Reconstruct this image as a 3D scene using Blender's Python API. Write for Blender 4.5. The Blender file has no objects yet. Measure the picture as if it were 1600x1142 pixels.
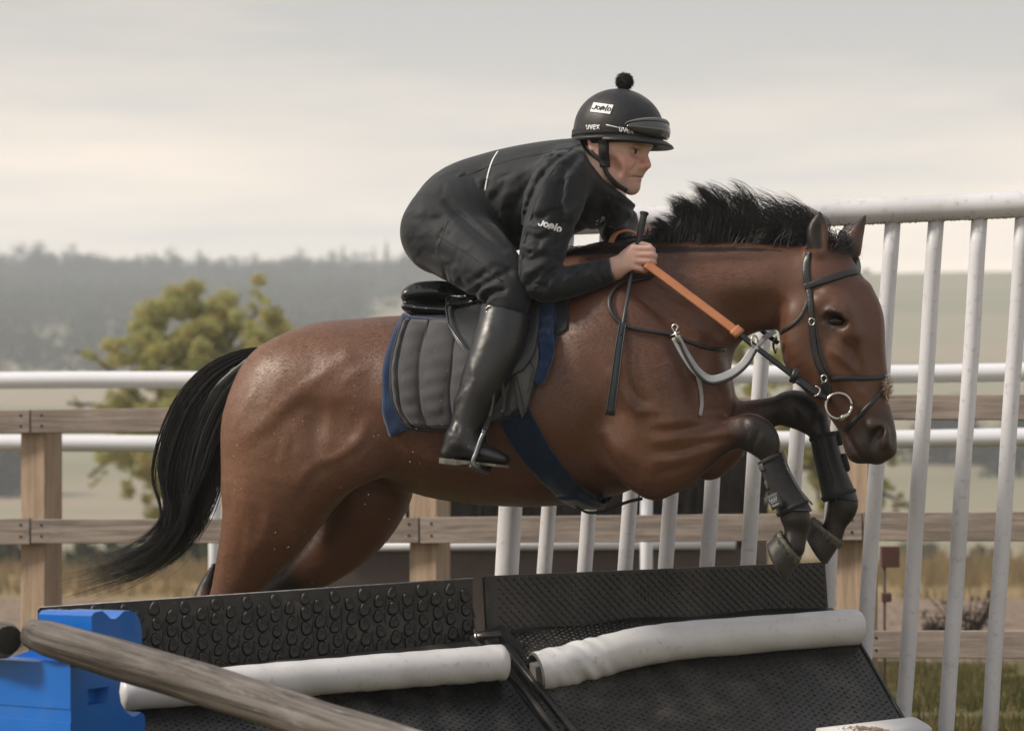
import bpy, bmesh, math, random
import numpy as np
from mathutils import Vector, Matrix
from mathutils.bvhtree import BVHTree

random.seed(7); RNG = np.random.default_rng(7)
SC = bpy.context.scene
COL = SC.collection
R = math.radians

# ---------------------------------------------------------------- camera, sky, sun, exposure
HC, F_PX, HZ, DC = 0.72, 3920.0, 830.0, 7.0      # camera height, focal length in photo pixels, horizon row, distance to the horse
cam_data = bpy.data.cameras.new('camera')
cam = bpy.data.objects.new('camera', cam_data); COL.objects.link(cam)
cam.location = (0, -DC, HC); cam.rotation_euler = (R(90), 0, 0)
cam_data.sensor_width = 36.0; cam_data.lens = F_PX * 36.0 / 1600.0
cam_data.shift_y = (HZ - 571.0) / 1600.0
cam_data.clip_start = 0.1; cam_data.clip_end = 5000
cam_data.dof.use_dof = True; cam_data.dof.focus_distance = 6.85; cam_data.dof.aperture_fstop = 4.0
SC.camera = cam
SUN_EL, SUN_AZ = R(40), R(-101)                    # azimuth measured from +y (away from the camera) towards +x
world = bpy.data.worlds.new('World'); SC.world = world; world.use_nodes = True
wn, wl = world.node_tree.nodes, world.node_tree.links
wn.clear()
w_out = wn.new('ShaderNodeOutputWorld'); w_bg = wn.new('ShaderNodeBackground')
w_bg.inputs['Strength'].default_value = 0.15
w_sky = wn.new('ShaderNodeTexSky'); w_sky.sky_type = 'NISHITA'; w_sky.sun_disc = False
w_sky.sun_elevation = SUN_EL; w_sky.sun_rotation = SUN_AZ; w_sky.dust_density = 4.0; w_sky.air_density = 1.2
w_tc = wn.new('ShaderNodeTexCoord'); w_map = wn.new('ShaderNodeMapping'); w_map.inputs['Scale'].default_value = (1.4, 1.4, 11.0)
w_map.inputs['Rotation'].default_value = (0, R(5), R(20))
w_noise = wn.new('ShaderNodeTexNoise'); w_noise.inputs['Scale'].default_value = 1.6; w_noise.inputs['Detail'].default_value = 5; w_noise.inputs['Roughness'].default_value = 0.55
w_ramp = wn.new('ShaderNodeValToRGB')
w_ramp.color_ramp.elements[0].position = 0.42; w_ramp.color_ramp.elements[0].color = (4.55, 4.26, 3.93, 1)
w_ramp.color_ramp.elements[1].position = 0.74; w_ramp.color_ramp.elements[1].color = (8.8, 7.1, 5.5, 1)
# the overcast sheet is a little darker overhead than towards the horizon
w_sep = wn.new('ShaderNodeSeparateXYZ'); w_el = wn.new('ShaderNodeMapRange')
w_el.inputs['From Min'].default_value = 0.09; w_el.inputs['From Max'].default_value = 0.24; w_el.interpolation_type = 'SMOOTHSTEP'
w_el.inputs['To Min'].default_value = 1.03; w_el.inputs['To Max'].default_value = 0.58
w_mul = wn.new('ShaderNodeMixRGB'); w_mul.blend_type = 'MULTIPLY'; w_mul.inputs['Fac'].default_value = 1.0
w_mix = wn.new('ShaderNodeMixRGB'); w_mix.inputs['Fac'].default_value = 0.93
wl.new(w_tc.outputs['Generated'], w_map.inputs['Vector']); wl.new(w_map.outputs['Vector'], w_noise.inputs['Vector'])
wl.new(w_noise.outputs['Fac'], w_ramp.inputs['Fac'])
wl.new(w_tc.outputs['Generated'], w_sep.inputs[0]); wl.new(w_sep.outputs['Z'], w_el.inputs['Value'])
# higher up the cloud sheet turns from cream to blue grey
w_up = wn.new('ShaderNodeMapRange'); w_up.inputs['From Min'].default_value = 0.15; w_up.inputs['From Max'].default_value = 0.6
w_cool = wn.new('ShaderNodeMixRGB'); w_cool.blend_type = 'MULTIPLY'; w_cool.inputs['Color2'].default_value = (0.96, 1.10, 1.32, 1)
wl.new(w_sep.outputs['Z'], w_up.inputs['Value']); wl.new(w_up.outputs['Result'], w_cool.inputs['Fac'])
wl.new(w_ramp.outputs['Color'], w_cool.inputs['Color1']); wl.new(w_cool.outputs['Color'], w_mul.inputs['Color1']); wl.new(w_el.outputs['Result'], w_mul.inputs['Color2'])
wl.new(w_sky.outputs['Color'], w_mix.inputs['Color1']); wl.new(w_mul.outputs['Color'], w_mix.inputs['Color2'])
wl.new(w_mix.outputs['Color'], w_bg.inputs['Color']); wl.new(w_bg.outputs['Background'], w_out.inputs['Surface'])
sun_data = bpy.data.lights.new('sun', 'SUN'); sun_data.energy = 3.5; sun_data.angle = R(10); sun_data.color = (1.0, 0.90, 0.77)
sun = bpy.data.objects.new('sun', sun_data); COL.objects.link(sun)
_sd = Vector((math.sin(SUN_AZ) * math.cos(SUN_EL), math.cos(SUN_AZ) * math.cos(SUN_EL), math.sin(SUN_EL)))
sun.rotation_euler = _sd.to_track_quat('Z', 'Y').to_euler(); sun.location = (0, 0, 30)
SC.view_settings.view_transform = 'Standard'; SC.view_settings.look = 'None'
SC.view_settings.exposure = 0.36; SC.view_settings.gamma = 1.0; SC.view_settings.use_curve_mapping = False
SC.cycles.use_denoising = True; SC.cycles.max_bounces = 6; SC.cycles.volume_bounces = 2
SC.cycles.transparent_max_bounces = 8

# ---------------------------------------------------------------- surveying helpers: where a photo pixel stands in the place
def U(px, py, d):
    return Vector(((px - 800.0) / F_PX * d, d - DC, HC + (HZ - py) / F_PX * d))
TH = R(14)
CT, ST = math.cos(TH), math.sin(TH)
def H(px, py, w=0.0):
    """pixel -> horse frame (x forward along the horse, y away, z up) on the upright plane y = w"""
    a = (px - 800.0) / F_PX
    d = (w + DC * CT) / (a * ST + CT)
    return (CT * a * d - ST * (d - DC), w, HC + (HZ - py) / F_PX * d)
def PXM(px, w=0.0):
    a = (px - 800.0) / F_PX
    return (w + DC * CT) / (a * ST + CT) / F_PX
def L2W(p):
    return Vector((CT * p[0] + ST * p[1], -ST * p[0] + CT * p[1], p[2]))
def HW(px, py, w=0.0): return L2W(H(px, py, w))
def l2w_np(V):
    V = np.asarray(V, float)
    return np.stack([CT * V[:, 0] + ST * V[:, 1], -ST * V[:, 0] + CT * V[:, 1], V[:, 2]], 1)

# ---------------------------------------------------------------- objects and parts
def tag(o, label=None, cat=None, group=None, kind=None):
    if label: o['label'] = label
    if cat: o['category'] = cat
    if group: o['group'] = group
    if kind: o['kind'] = kind
    return o
def thing(name, label, cat, loc=(0, 0, 0), group=None):
    o = bpy.data.objects.new(name, None); COL.objects.link(o); o.location = loc; o.empty_display_size = 0.1
    return tag(o, label, cat, group)
def put(name, me, parent=None, mat=None, matrix=None):
    o = bpy.data.objects.new(name, me); COL.objects.link(o)
    if mat is not None and not me.materials: me.materials.append(mat)
    if parent is not None:
        o.parent = parent
        o.matrix_parent_inverse = parent_world(parent).inverted()
    if matrix is not None: o.matrix_basis = matrix
    return o
def parent_world(o):
    m = o.matrix_basis.copy() if o.parent is None else parent_world(o.parent) @ o.matrix_parent_inverse @ o.matrix_basis
    return m
def mesh(name, V, Fc, smooth=True):
    me = bpy.data.meshes.new(name)
    if isinstance(Fc, np.ndarray):
        V = np.asarray(V, np.float32); n = Fc.shape[1]
        me.vertices.add(len(V)); me.vertices.foreach_set('co', V.ravel())
        me.loops.add(Fc.size); me.loops.foreach_set('vertex_index', Fc.ravel().astype(np.int32))
        me.polygons.add(len(Fc)); me.polygons.foreach_set('loop_start', np.arange(0, Fc.size, n, dtype=np.int32))
        try: me.polygons.foreach_set('loop_total', np.full(len(Fc), n, np.int32))
        except Exception: pass
        me.update(calc_edges=True); me.validate()
    else:
        me.from_pydata([tuple(v) for v in V], [], Fc); me.update()
    if smooth: me.polygons.foreach_set('use_smooth', np.ones(len(me.polygons), bool))
    return me
def paint(me, col, name='Col'):
    a = me.color_attributes.new(name, 'FLOAT_COLOR', 'POINT')
    c = np.ones((len(me.vertices), 4), np.float32); c[:, :3] = col
    a.data.foreach_set('color', c.ravel())
def verts_of(me):
    v = np.empty(len(me.vertices) * 3, np.float32); me.vertices.foreach_get('co', v); return v.reshape(-1, 3)

# ---------------------------------------------------------------- materials
def new_mat(name):
    m = bpy.data.materials.new(name); m.use_nodes = True
    nt = m.node_tree; b = nt.nodes['Principled BSDF']
    return m, nt, b
def setin(b, key, v):
    if key in b.inputs: b.inputs[key].default_value = v
def M(name, col, rough=0.6, var=0.25, vs=6.0, bump=0.15, bs=60.0, metal=0.0, spec=0.5, coat=0.0, sheen=0.0, attr=False, stretch=(1, 1, 1), col2=None, dist=0.004, detail=5, rvar=0.15, sss=0.0, sweep=None):
    m, nt, b = new_mat(name); N, L = nt.nodes, nt.links
    tc = N.new('ShaderNodeTexCoord'); mp = N.new('ShaderNodeMapping'); mp.inputs['Scale'].default_value = stretch
    L.new(tc.outputs['Object'], mp.inputs['Vector'])
    nz = N.new('ShaderNodeTexNoise'); nz.inputs['Scale'].default_value = vs; nz.inputs['Detail'].default_value = detail; nz.inputs['Roughness'].default_value = 0.6
    L.new(mp.outputs['Vector'], nz.inputs['Vector'])
    mix = N.new('ShaderNodeMixRGB')
    rp = N.new('ShaderNodeMapRange'); rp.inputs['From Min'].default_value = 0.3; rp.inputs['From Max'].default_value = 0.7
    L.new(nz.outputs['Fac'], rp.inputs['Value']); L.new(rp.outputs['Result'], mix.inputs['Fac'])
    if attr:
        at = N.new('ShaderNodeAttribute'); at.attribute_name = 'Col'
        hi = N.new('ShaderNodeMixRGB'); hi.blend_type = 'MULTIPLY'; hi.inputs['Fac'].default_value = 1; hi.inputs['Color2'].default_value = (1 - var, 1 - var, 1 - var, 1)
        L.new(at.outputs['Color'], hi.inputs['Color1']); L.new(at.outputs['Color'], mix.inputs['Color2']); L.new(hi.outputs['Color'], mix.inputs['Color1'])
    else:
        c2 = col2 if col2 else tuple(c * (1 - var) for c in col)
        mix.inputs['Color1'].default_value = (*c2, 1); mix.inputs['Color2'].default_value = (*col, 1)
    L.new(mix.outputs['Color'], b.inputs['Base Color'])
    b.inputs['Roughness'].default_value = rough
    if rvar:
        rr = N.new('ShaderNodeMapRange'); rr.inputs['To Min'].default_value = max(0.02, rough - rvar); rr.inputs['To Max'].default_value = min(1, rough + rvar)
        n3 = N.new('ShaderNodeTexNoise'); n3.inputs['Scale'].default_value = vs * 2.3; n3.inputs['Detail'].default_value = 3
        L.new(mp.outputs['Vector'], n3.inputs['Vector']); L.new(n3.outputs['Fac'], rr.inputs['Value']); L.new(rr.outputs['Result'], b.inputs['Roughness'])
    setin(b, 'Metallic', metal); setin(b, 'Specular IOR Level', spec); setin(b, 'Coat Weight', coat); setin(b, 'Coat Roughness', 0.25)
    setin(b, 'Sheen Weight', sheen); setin(b, 'Sheen Roughness', 0.4)
    if sss: setin(b, 'Subsurface Weight', sss); setin(b, 'Subsurface Radius', (0.012, 0.004, 0.002)); setin(b, 'Subsurface Scale', 1.0)
    if bump:
        bz = N.new('ShaderNodeTexNoise'); bz.inputs['Scale'].default_value = bs; bz.inputs['Detail'].default_value = 4
        L.new(mp.outputs['Vector'], bz.inputs['Vector'])
        bp = N.new('ShaderNodeBump'); bp.inputs['Strength'].default_value = bump; bp.inputs['Distance'].default_value = dist
        L.new(bz.outputs['Fac'], bp.inputs['Height']); L.new(bp.outputs['Normal'], b.inputs['Normal'])
    return m
def wood_mat(name, light, dark, pale=None, crack=.5):
    """planks: grain runs along the object's own x axis"""
    m, nt, b = new_mat(name); N, L = nt.nodes, nt.links
    tc = N.new('ShaderNodeTexCoord'); mp = N.new('ShaderNodeMapping'); mp.inputs['Scale'].default_value = (1.2, 22, 22)
    oi = N.new('ShaderNodeObjectInfo'); ad = N.new('ShaderNodeVectorMath'); ad.operation = 'ADD'
    sc_ = N.new('ShaderNodeVectorMath'); sc_.operation = 'SCALE'; sc_.inputs['Scale'].default_value = 37.0
    cb = N.new('ShaderNodeCombineXYZ'); L.new(oi.outputs['Random'], cb.inputs[0]); L.new(oi.outputs['Random'], cb.inputs[1]); L.new(cb.outputs[0], sc_.inputs[0])
    L.new(tc.outputs['Object'], ad.inputs[0]); L.new(sc_.outputs[0], ad.inputs[1]); L.new(ad.outputs[0], mp.inputs['Vector'])
    nz = N.new('ShaderNodeTexNoise'); nz.inputs['Scale'].default_value = 2.2; nz.inputs['Detail'].default_value = 8; nz.inputs['Roughness'].default_value = 0.65; nz.inputs['Distortion'].default_value = 0.6
    L.new(mp.outputs['Vector'], nz.inputs['Vector'])
    wv = N.new('ShaderNodeTexNoise'); wv.inputs['Scale'].default_value = 3.0; wv.inputs['Detail'].default_value = 3
    m2 = N.new('ShaderNodeMapping'); m2.inputs['Scale'].default_value = (1.5, 6, 6); L.new(ad.outputs[0], m2.inputs['Vector']); L.new(m2.outputs['Vector'], wv.inputs['Vector'])
    kn = N.new('ShaderNodeTexVoronoi'); kn.inputs['Scale'].default_value = 2.6; m3 = N.new('ShaderNodeMapping'); m3.inputs['Scale'].default_value = (0.9, 2.6, 2.6)
    L.new(ad.outputs[0], m3.inputs['Vector']); L.new(m3.outputs['Vector'], kn.inputs['Vector'])
    kr = N.new('ShaderNodeMapRange'); kr.inputs['From Min'].default_value = 0.03; kr.inputs['From Max'].default_value = 0.12; L.new(kn.outputs['Distance'], kr.inputs['Value'])
    mix = N.new('ShaderNodeMixRGB'); mix.inputs['Color1'].default_value = (*dark, 1); mix.inputs['Color2'].default_value = (*light, 1)
    rp = N.new('ShaderNodeMapRange'); rp.inputs['From Min'].default_value = 0.36; rp.inputs['From Max'].default_value = 0.62; L.new(nz.outputs['Fac'], rp.inputs['Value'])
    L.new(rp.outputs['Result'], mix.inputs['Fac'])
    mu = N.new('ShaderNodeMixRGB'); mu.blend_type = 'MULTIPLY'; mu.inputs['Fac'].default_value = 0.5; L.new(mix.outputs['Color'], mu.inputs['Color1']); L.new(wv.outputs['Color'], mu.inputs['Color2'])
    mk = N.new('ShaderNodeMixRGB'); mk.inputs['Color1'].default_value = (dark[0] * .35, dark[1] * .3, dark[2] * .25, 1); L.new(kr.outputs['Result'], mk.inputs['Fac']); L.new(mix.outputs['Color'], mk.inputs['Color2'])
    src = mk.outputs['Color']
    def layer(scale, st, lo, hi, col, amt, src):
        mq = N.new('ShaderNodeMapping'); mq.inputs['Scale'].default_value = st; L.new(ad.outputs[0], mq.inputs['Vector'])
        q = N.new('ShaderNodeTexNoise'); q.inputs['Scale'].default_value = scale; q.inputs['Detail'].default_value = 6; q.inputs['Roughness'].default_value = .7; L.new(mq.outputs[0], q.inputs['Vector'])
        r = N.new('ShaderNodeMapRange'); r.inputs['From Min'].default_value = lo; r.inputs['From Max'].default_value = hi; r.inputs['To Max'].default_value = amt; L.new(q.outputs['Fac'], r.inputs['Value'])
        x = N.new('ShaderNodeMixRGB'); x.inputs['Color2'].default_value = (*col, 1); L.new(r.outputs[0], x.inputs['Fac']); L.new(src, x.inputs['Color1']); return x.outputs[0]
    if pale: src = layer(2.4, (1.6, 7, 7), .55, .68, pale, .75, src)
    src = layer(2.0, (.8, 55, 55), .60, .70, (dark[0] * .25, dark[1] * .22, dark[2] * .2), crack, src)
    src = layer(3.0, (1.0, 2.0, 2.0), .48, .70, (dark[0] * .8, dark[1] * .75, dark[2] * .7), .55, src)
    L.new(src, b.inputs['Base Color']); b.inputs['Roughness'].default_value = 0.8
    bp = N.new('ShaderNodeBump'); bp.inputs['Strength'].default_value = 0.5; bp.inputs['Distance'].default_value = 0.004
    L.new(nz.outputs['Fac'], bp.inputs['Height']); L.new(bp.outputs['Normal'], b.inputs['Normal'])
    return m

# ---------------------------------------------------------------- volume modelling: smooth unions of tapered limbs, meshed with surface nets
def axis_steps(segs):
    out = [segs[0][0]]
    for a, b, h in segs:
        n = max(1, int(round((b - a) / h)))
        out += [a + (b - a) * (i + 1) / n for i in range(n)]
    return np.array(out, np.float32)
def cr(P, n):
    """Catmull-Rom resample of a list of tuples, n steps per span"""
    P = np.array(P, float)
    if len(P) < 3 or n == 1: return _lin(P, n)
    Q = np.vstack([2 * P[0] - P[1], P, 2 * P[-1] - P[-2]]); out = []
    for i in range(len(P) - 1):
        p0, p1, p2, p3 = Q[i], Q[i + 1], Q[i + 2], Q[i + 3]
        for k in range(n):
            t = k / n
            out.append(0.5 * (2 * p1 + (p2 - p0) * t + (2 * p0 - 5 * p1 + 4 * p2 - p3) * t * t + (3 * p1 - p0 - 3 * p2 + p3) * t ** 3))
    out.append(P[-1])
    return np.array(out)
def _lin(P, n):
    out = []
    for i in range(len(P) - 1):
        for k in range(n): out.append(P[i] + (P[i + 1] - P[i]) * k / n)
    out.append(P[-1]); return np.array(out)
class Field:
    def __init__(s, xs, ys, zs):
        s.xs, s.ys, s.zs = xs, ys, zs
        s.F = np.full((len(xs), len(ys), len(zs)), 1.0, np.float32)
    def sl(s, lo, hi):
        r = []
        for a, l, h in ((s.xs, lo[0], hi[0]), (s.ys, lo[1], hi[1]), (s.zs, lo[2], hi[2])):
            i, j = np.searchsorted(a, l), np.searchsorted(a, h); r.append(slice(max(0, i - 1), min(len(a), j + 1)))
        return tuple(r)
    def chain_d(s, st, sub, pad):
        st = np.array([(*p[:3], p[3], p[4] if len(p) > 4 else p[3]) for p in st], float)
        if len(st) > 1 and sub > 1: st = cr(st, sub)
        st[:, 3:] = np.maximum(st[:, 3:], 0.0015)
        rr = np.maximum(st[:, 3], st[:, 4]).max() + pad
        lo, hi = st[:, :3].min(0) - rr, st[:, :3].max(0) + rr
        B = s.sl(lo, hi)
        D = np.full(tuple(b.stop - b.start for b in B), 1.0, np.float32)
        if len(st) == 1: st = np.vstack([st, st + [1e-5, 0, 0, 0, 0]])
        for a, b in zip(st[:-1], st[1:]):
            q = max(a[3], a[4], b[3], b[4]) + pad
            C = s.sl(np.minimum(a[:3], b[:3]) - q, np.maximum(a[:3], b[:3]) + q)
            X = s.xs[C[0]][:, None, None] - np.float32(a[0]); Y = s.ys[C[1]][None, :, None] - np.float32(a[1]); Z = s.zs[C[2]][None, None, :] - np.float32(a[2])
            if X.size == 0 or Y.size == 0 or Z.size == 0: continue
            e = (b - a).astype(np.float32); ll = float(e[0] ** 2 + e[1] ** 2 + e[2] ** 2) + 1e-12
            T = np.clip((X * e[0] + Y * e[1] + Z * e[2]) / np.float32(ll), 0, 1)
            r = np.float32(a[3]) + T * e[3]; w = np.float32(a[4]) + T * e[4]
            P2 = (X - T * e[0]) ** 2 + (Z - T * e[2]) ** 2; Q2 = (Y - T * e[1]) ** 2
            q = np.sqrt(P2 / r ** 2 + Q2 / w ** 2); g = np.sqrt(P2 / r ** 4 + Q2 / w ** 4)
            d = np.where(g > 1e-3, q * (q - 1) / np.maximum(g, 1e-3), -np.minimum(r, w))
            S = tuple(slice(c.start - b_.start, c.stop - b_.start) for c, b_ in zip(C, B))
            D[S] = np.minimum(D[S], d)
        return B, D
    def add(s, st, k=0.03, sub=4):
        B, D = s.chain_d(st, sub, k + 0.025); A = s.F[B]
        h = np.maximum(k - np.abs(A - D), 0) / k
        s.F[B] = np.minimum(A, D) - h * h * k * 0.25
    def cut(s, st, k=0.02, sub=4):
        B, D = s.chain_d(st, sub, k + 0.02); A = s.F[B]; D = -D
        h = np.maximum(k - np.abs(A - D), 0) / k
        s.F[B] = np.maximum(A, D) + h * h * k * 0.25
    def stroke(s, pts, amp, sig, side=0, sub=6, ylim=None):
        """raise (amp < 0) or hollow (amp > 0) the skin along a line drawn on the side view; side -1 near only, 1 far only, 0 both"""
        st = cr([(p[0], p[2]) for p in pts], sub) if len(pts) > 1 else np.array([(pts[0][0], pts[0][2])])
        lo, hi = st.min(0) - 3 * sig, st.max(0) + 3 * sig
        B = s.sl((lo[0], s.ys[0], lo[1]), (hi[0], s.ys[-1], hi[1]))
        X = s.xs[B[0]][:, None]; Z = s.zs[B[2]][None, :]
        D2 = np.full((X.shape[0], Z.shape[1]), 1e9, np.float32)
        if len(st) == 1: D2 = (X - st[0, 0]) ** 2 + (Z - st[0, 1]) ** 2
        n = len(st) - 1; prof = np.ones_like(D2)
        for i, (a, b) in enumerate(zip(st[:-1], st[1:])):
            e = b - a; ll = e @ e + 1e-12
            T = np.clip(((X - a[0]) * e[0] + (Z - a[1]) * e[1]) / ll, 0, 1)
            dd = (X - a[0] - T * e[0]) ** 2 + (Z - a[1] - T * e[1]) ** 2
            pr = np.maximum(np.sin(np.pi * np.clip((i + T) / n, 0, 1)), 0) ** 0.6
            m = dd < D2; D2 = np.where(m, dd, D2); prof = np.where(m, pr, prof)
        G = (amp * prof * np.exp(-D2 / (2 * sig * sig))).astype(np.float32)[:, None, :]
        ys = s.ys[None, :, None]
        if side: G = G * (1 / (1 + np.exp(-side * ys / 0.012))).astype(np.float32)
        if ylim is not None: G = G * ((ys > ylim[0]) & (ys < ylim[1]))
        s.F[B] += G
    def mesh(s, relax=2):
        F = s.F; nx, ny, nz = F.shape; neg = F < 0
        cnt = np.zeros((nx - 1, ny - 1, nz - 1), np.int8)
        for a in (0, 1):
            for b in (0, 1):
                for c in (0, 1): cnt += neg[a:nx - 1 + a, b:ny - 1 + b, c:nz - 1 + c]
        I = np.argwhere((cnt > 0) & (cnt < 8))
        off = np.array([(a, b, c) for a in (0, 1) for b in (0, 1) for c in (0, 1)])
        vals = np.stack([F[I[:, 0] + o[0], I[:, 1] + o[1], I[:, 2] + o[2]] for o in off], 1)
        acc = np.zeros((len(I), 3)); num = np.zeros(len(I))
        for i in range(8):
            for j in range(i + 1, 8):
                if np.abs(off[i] - off[j]).sum() != 1: continue
                va, vb = vals[:, i], vals[:, j]; m = (va < 0) != (vb < 0)
                t = np.where(m, va / np.where(m, va - vb, 1), 0)
                acc[m] += off[i] + t[m, None] * (off[j] - off[i]); num[m] += 1
        V = I + acc / num[:, None]
        vid = np.full(cnt.shape, -1, np.int32); vid[I[:, 0], I[:, 1], I[:, 2]] = np.arange(len(I))
        V = np.stack([np.interp(V[:, 0], np.arange(nx), s.xs), np.interp(V[:, 1], np.arange(ny), s.ys), np.interp(V[:, 2], np.arange(nz), s.zs)], 1)
        quads = []
        for ax in range(3):
            a = neg; sl0 = [slice(1, -1)] * 3; sl0[ax] = slice(0, -1); sl1 = [slice(1, -1)] * 3; sl1[ax] = slice(1, None)
            A, B = a[tuple(sl0)], a[tuple(sl1)]
            E = np.argwhere(A != B)
            flip = A[E[:, 0], E[:, 1], E[:, 2]]
            u, v = (ax + 1) % 3, (ax + 2) % 3
            base = E.copy(); base[:, u] += 1; base[:, v] += 1
            def cell(du, dv):
                c = base.copy(); c[:, u] += du; c[:, v] += dv
                return vid[c[:, 0], c[:, 1], c[:, 2]]
            q = np.stack([cell(-1, -1), cell(0, -1), cell(0, 0), cell(-1, 0)], 1)
            q[~flip] = q[~flip][:, ::-1]
            quads.append(q)
        Q = np.concatenate(quads); Q = Q[(Q >= 0).all(1)]
        e = np.concatenate([Q[:, [0, 1]], Q[:, [1, 2]], Q[:, [2, 3]], Q[:, [3, 0]]])
        for _ in range(relax):
            n = np.bincount(e[:, 0], minlength=len(V)) + np.bincount(e[:, 1], minlength=len(V))
            W = np.stack([np.bincount(e[:, 0], V[e[:, 1], c], len(V)) + np.bincount(e[:, 1], V[e[:, 0], c], len(V)) for c in range(3)], 1)
            V = V * 0.45 + 0.55 * W / np.maximum(n, 1)[:, None]
        return V, Q

def bvh_of(V, Q): return BVHTree.FromPolygons([Vector(v) for v in V.tolist()], Q.tolist())
CAMP = Vector((0, -DC, HC))
def hit(bvh, px, py):
    """where the line of sight through a photo pixel meets a modelled surface (world space): point, normal"""
    d = (U(px, py, 7.0) - CAMP).normalized()
    p, n, i, dist = bvh.ray_cast(CAMP, d, 40)
    if p is None:
        q = U(px, py, 6.85); p, n, i, dist = bvh.find_nearest(q)
    if n.dot(d) > 0: n = -n
    return p, n
def smooth_normals(ns, k=2):
    ns = [n.copy() for n in ns]
    for _ in range(k):
        ns = [(ns[max(0, i - 1)] + ns[i] * 2 + ns[min(len(ns) - 1, i + 1)]).normalized() for i in range(len(ns))]
    return ns
def ribbon(pts, nrm, width, thick, round_=True):
    """strap swept along pts: rounded rectangular section, lying flat on the given normals"""
    V, Fc = [], []
    n = len(pts)
    if not hasattr(width, '__len__'): width = [width] * n
    sec = [(-1, -.5), (-.86, .35), (-.5, .5), (.5, .5), (.86, .35), (1, -.5)]
    m = len(sec)
    for i in range(n):
        t = (pts[min(n - 1, i + 1)] - pts[max(0, i - 1)]).normalized()
        nn = (nrm[i] - t * nrm[i].dot(t)).normalized(); sd = nn.cross(t)
        for a, b in sec: V.append(pts[i] + sd * (a * width[i] * .5) + nn * (b * thick))
    for i in range(n - 1):
        for k in range(m):
            k2 = (k + 1) % m
            Fc.append((i * m + k, i * m + k2, (i + 1) * m + k2, (i + 1) * m + k))
    Fc.append(tuple(range(m))[::-1]); Fc.append(tuple((n - 1) * m + k for k in range(m)))
    return V, Fc
def tube(pts, rad, seg=8, flat=1.0, nrm=None, cap=True):
    V, Fc = [], []; n = len(pts)
    if not hasattr(rad, '__len__'): rad = [rad] * n
    t0 = (pts[1] - pts[0]).normalized()
    up = nrm if nrm is not None else (Vector((0, 0, 1)) if abs(t0.z) < .9 else Vector((0, 1, 0)))
    for i in range(n):
        t = (pts[min(n - 1, i + 1)] - pts[max(0, i - 1)]).normalized()
        a = (up - t * up.dot(t)).normalized(); up = a; b = t.cross(a)
        for k in range(seg):
            th = 2 * math.pi * k / seg
            V.append(pts[i] + a * (math.cos(th) * rad[i] * flat) + b * (math.sin(th) * rad[i]))
    for i in range(n - 1):
        for k in range(seg):
            k2 = (k + 1) % seg; Fc.append((i * seg + k, i * seg + k2, (i + 1) * seg + k2, (i + 1) * seg + k))
    if cap: Fc.append(tuple(range(seg))[::-1]); Fc.append(tuple((n - 1) * seg + k for k in range(seg)))
    return V, Fc
def vcr(pts, n): return [Vector(p) for p in cr([tuple(p) for p in pts], n)]
class MB:
    """collects pieces into one mesh"""
    def __init__(s): s.V, s.F = [], []
    def add(s, VF):
        o = len(s.V); s.V += [tuple(v) for v in VF[0]]; s.F += [tuple(i + o for i in f) for f in VF[1]]; return s
    def mesh(s, name, smooth=True): return mesh(name, s.V, s.F, smooth)
def box_vf(x0, x1, y0, y1, z0, z1, c=0.0):
    """box with chamfered long edges (along x)"""
    if c <= 0:
        V = [(x, y, z) for x in (x0, x1) for y in (y0, y1) for z in (z0, z1)]
        return V, [(0, 1, 3, 2), (4, 6, 7, 5), (0, 4, 5, 1), (2, 3, 7, 6), (0, 2, 6, 4), (1, 5, 7, 3)]
    sec = [(y0 + c, z0), (y1 - c, z0), (y1, z0 + c), (y1, z1 - c), (y1 - c, z1), (y0 + c, z1), (y0, z1 - c), (y0, z0 + c)]
    V = [(x, y, z) for x in (x0, x1) for y, z in sec]
    Fc = [(k, (k + 1) % 8, 8 + (k + 1) % 8, 8 + k) for k in range(8)] + [tuple(range(8))[::-1], tuple(range(8, 16))]
    return V, Fc
def frame(A, B, up=Vector((0, 0, 1))):
    """matrix with x along A->B, z nearest to up, origin at A"""
    x = (B - A).normalized(); y = up.cross(x).normalized(); z = x.cross(y)
    m = Matrix((x, y, z)).transposed().to_4x4(); m.translation = A
    return m
def beam(name, A, B, t, h, mat, parent=None, c=0.004, up=Vector((0, 0, 1))):
    L = (B - A).length
    me = mesh(name, *box_vf(0, L, -t / 2, t / 2, -h / 2, h / 2, c), smooth=False)
    return put(name, me, parent, mat, frame(A, B, up))

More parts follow.
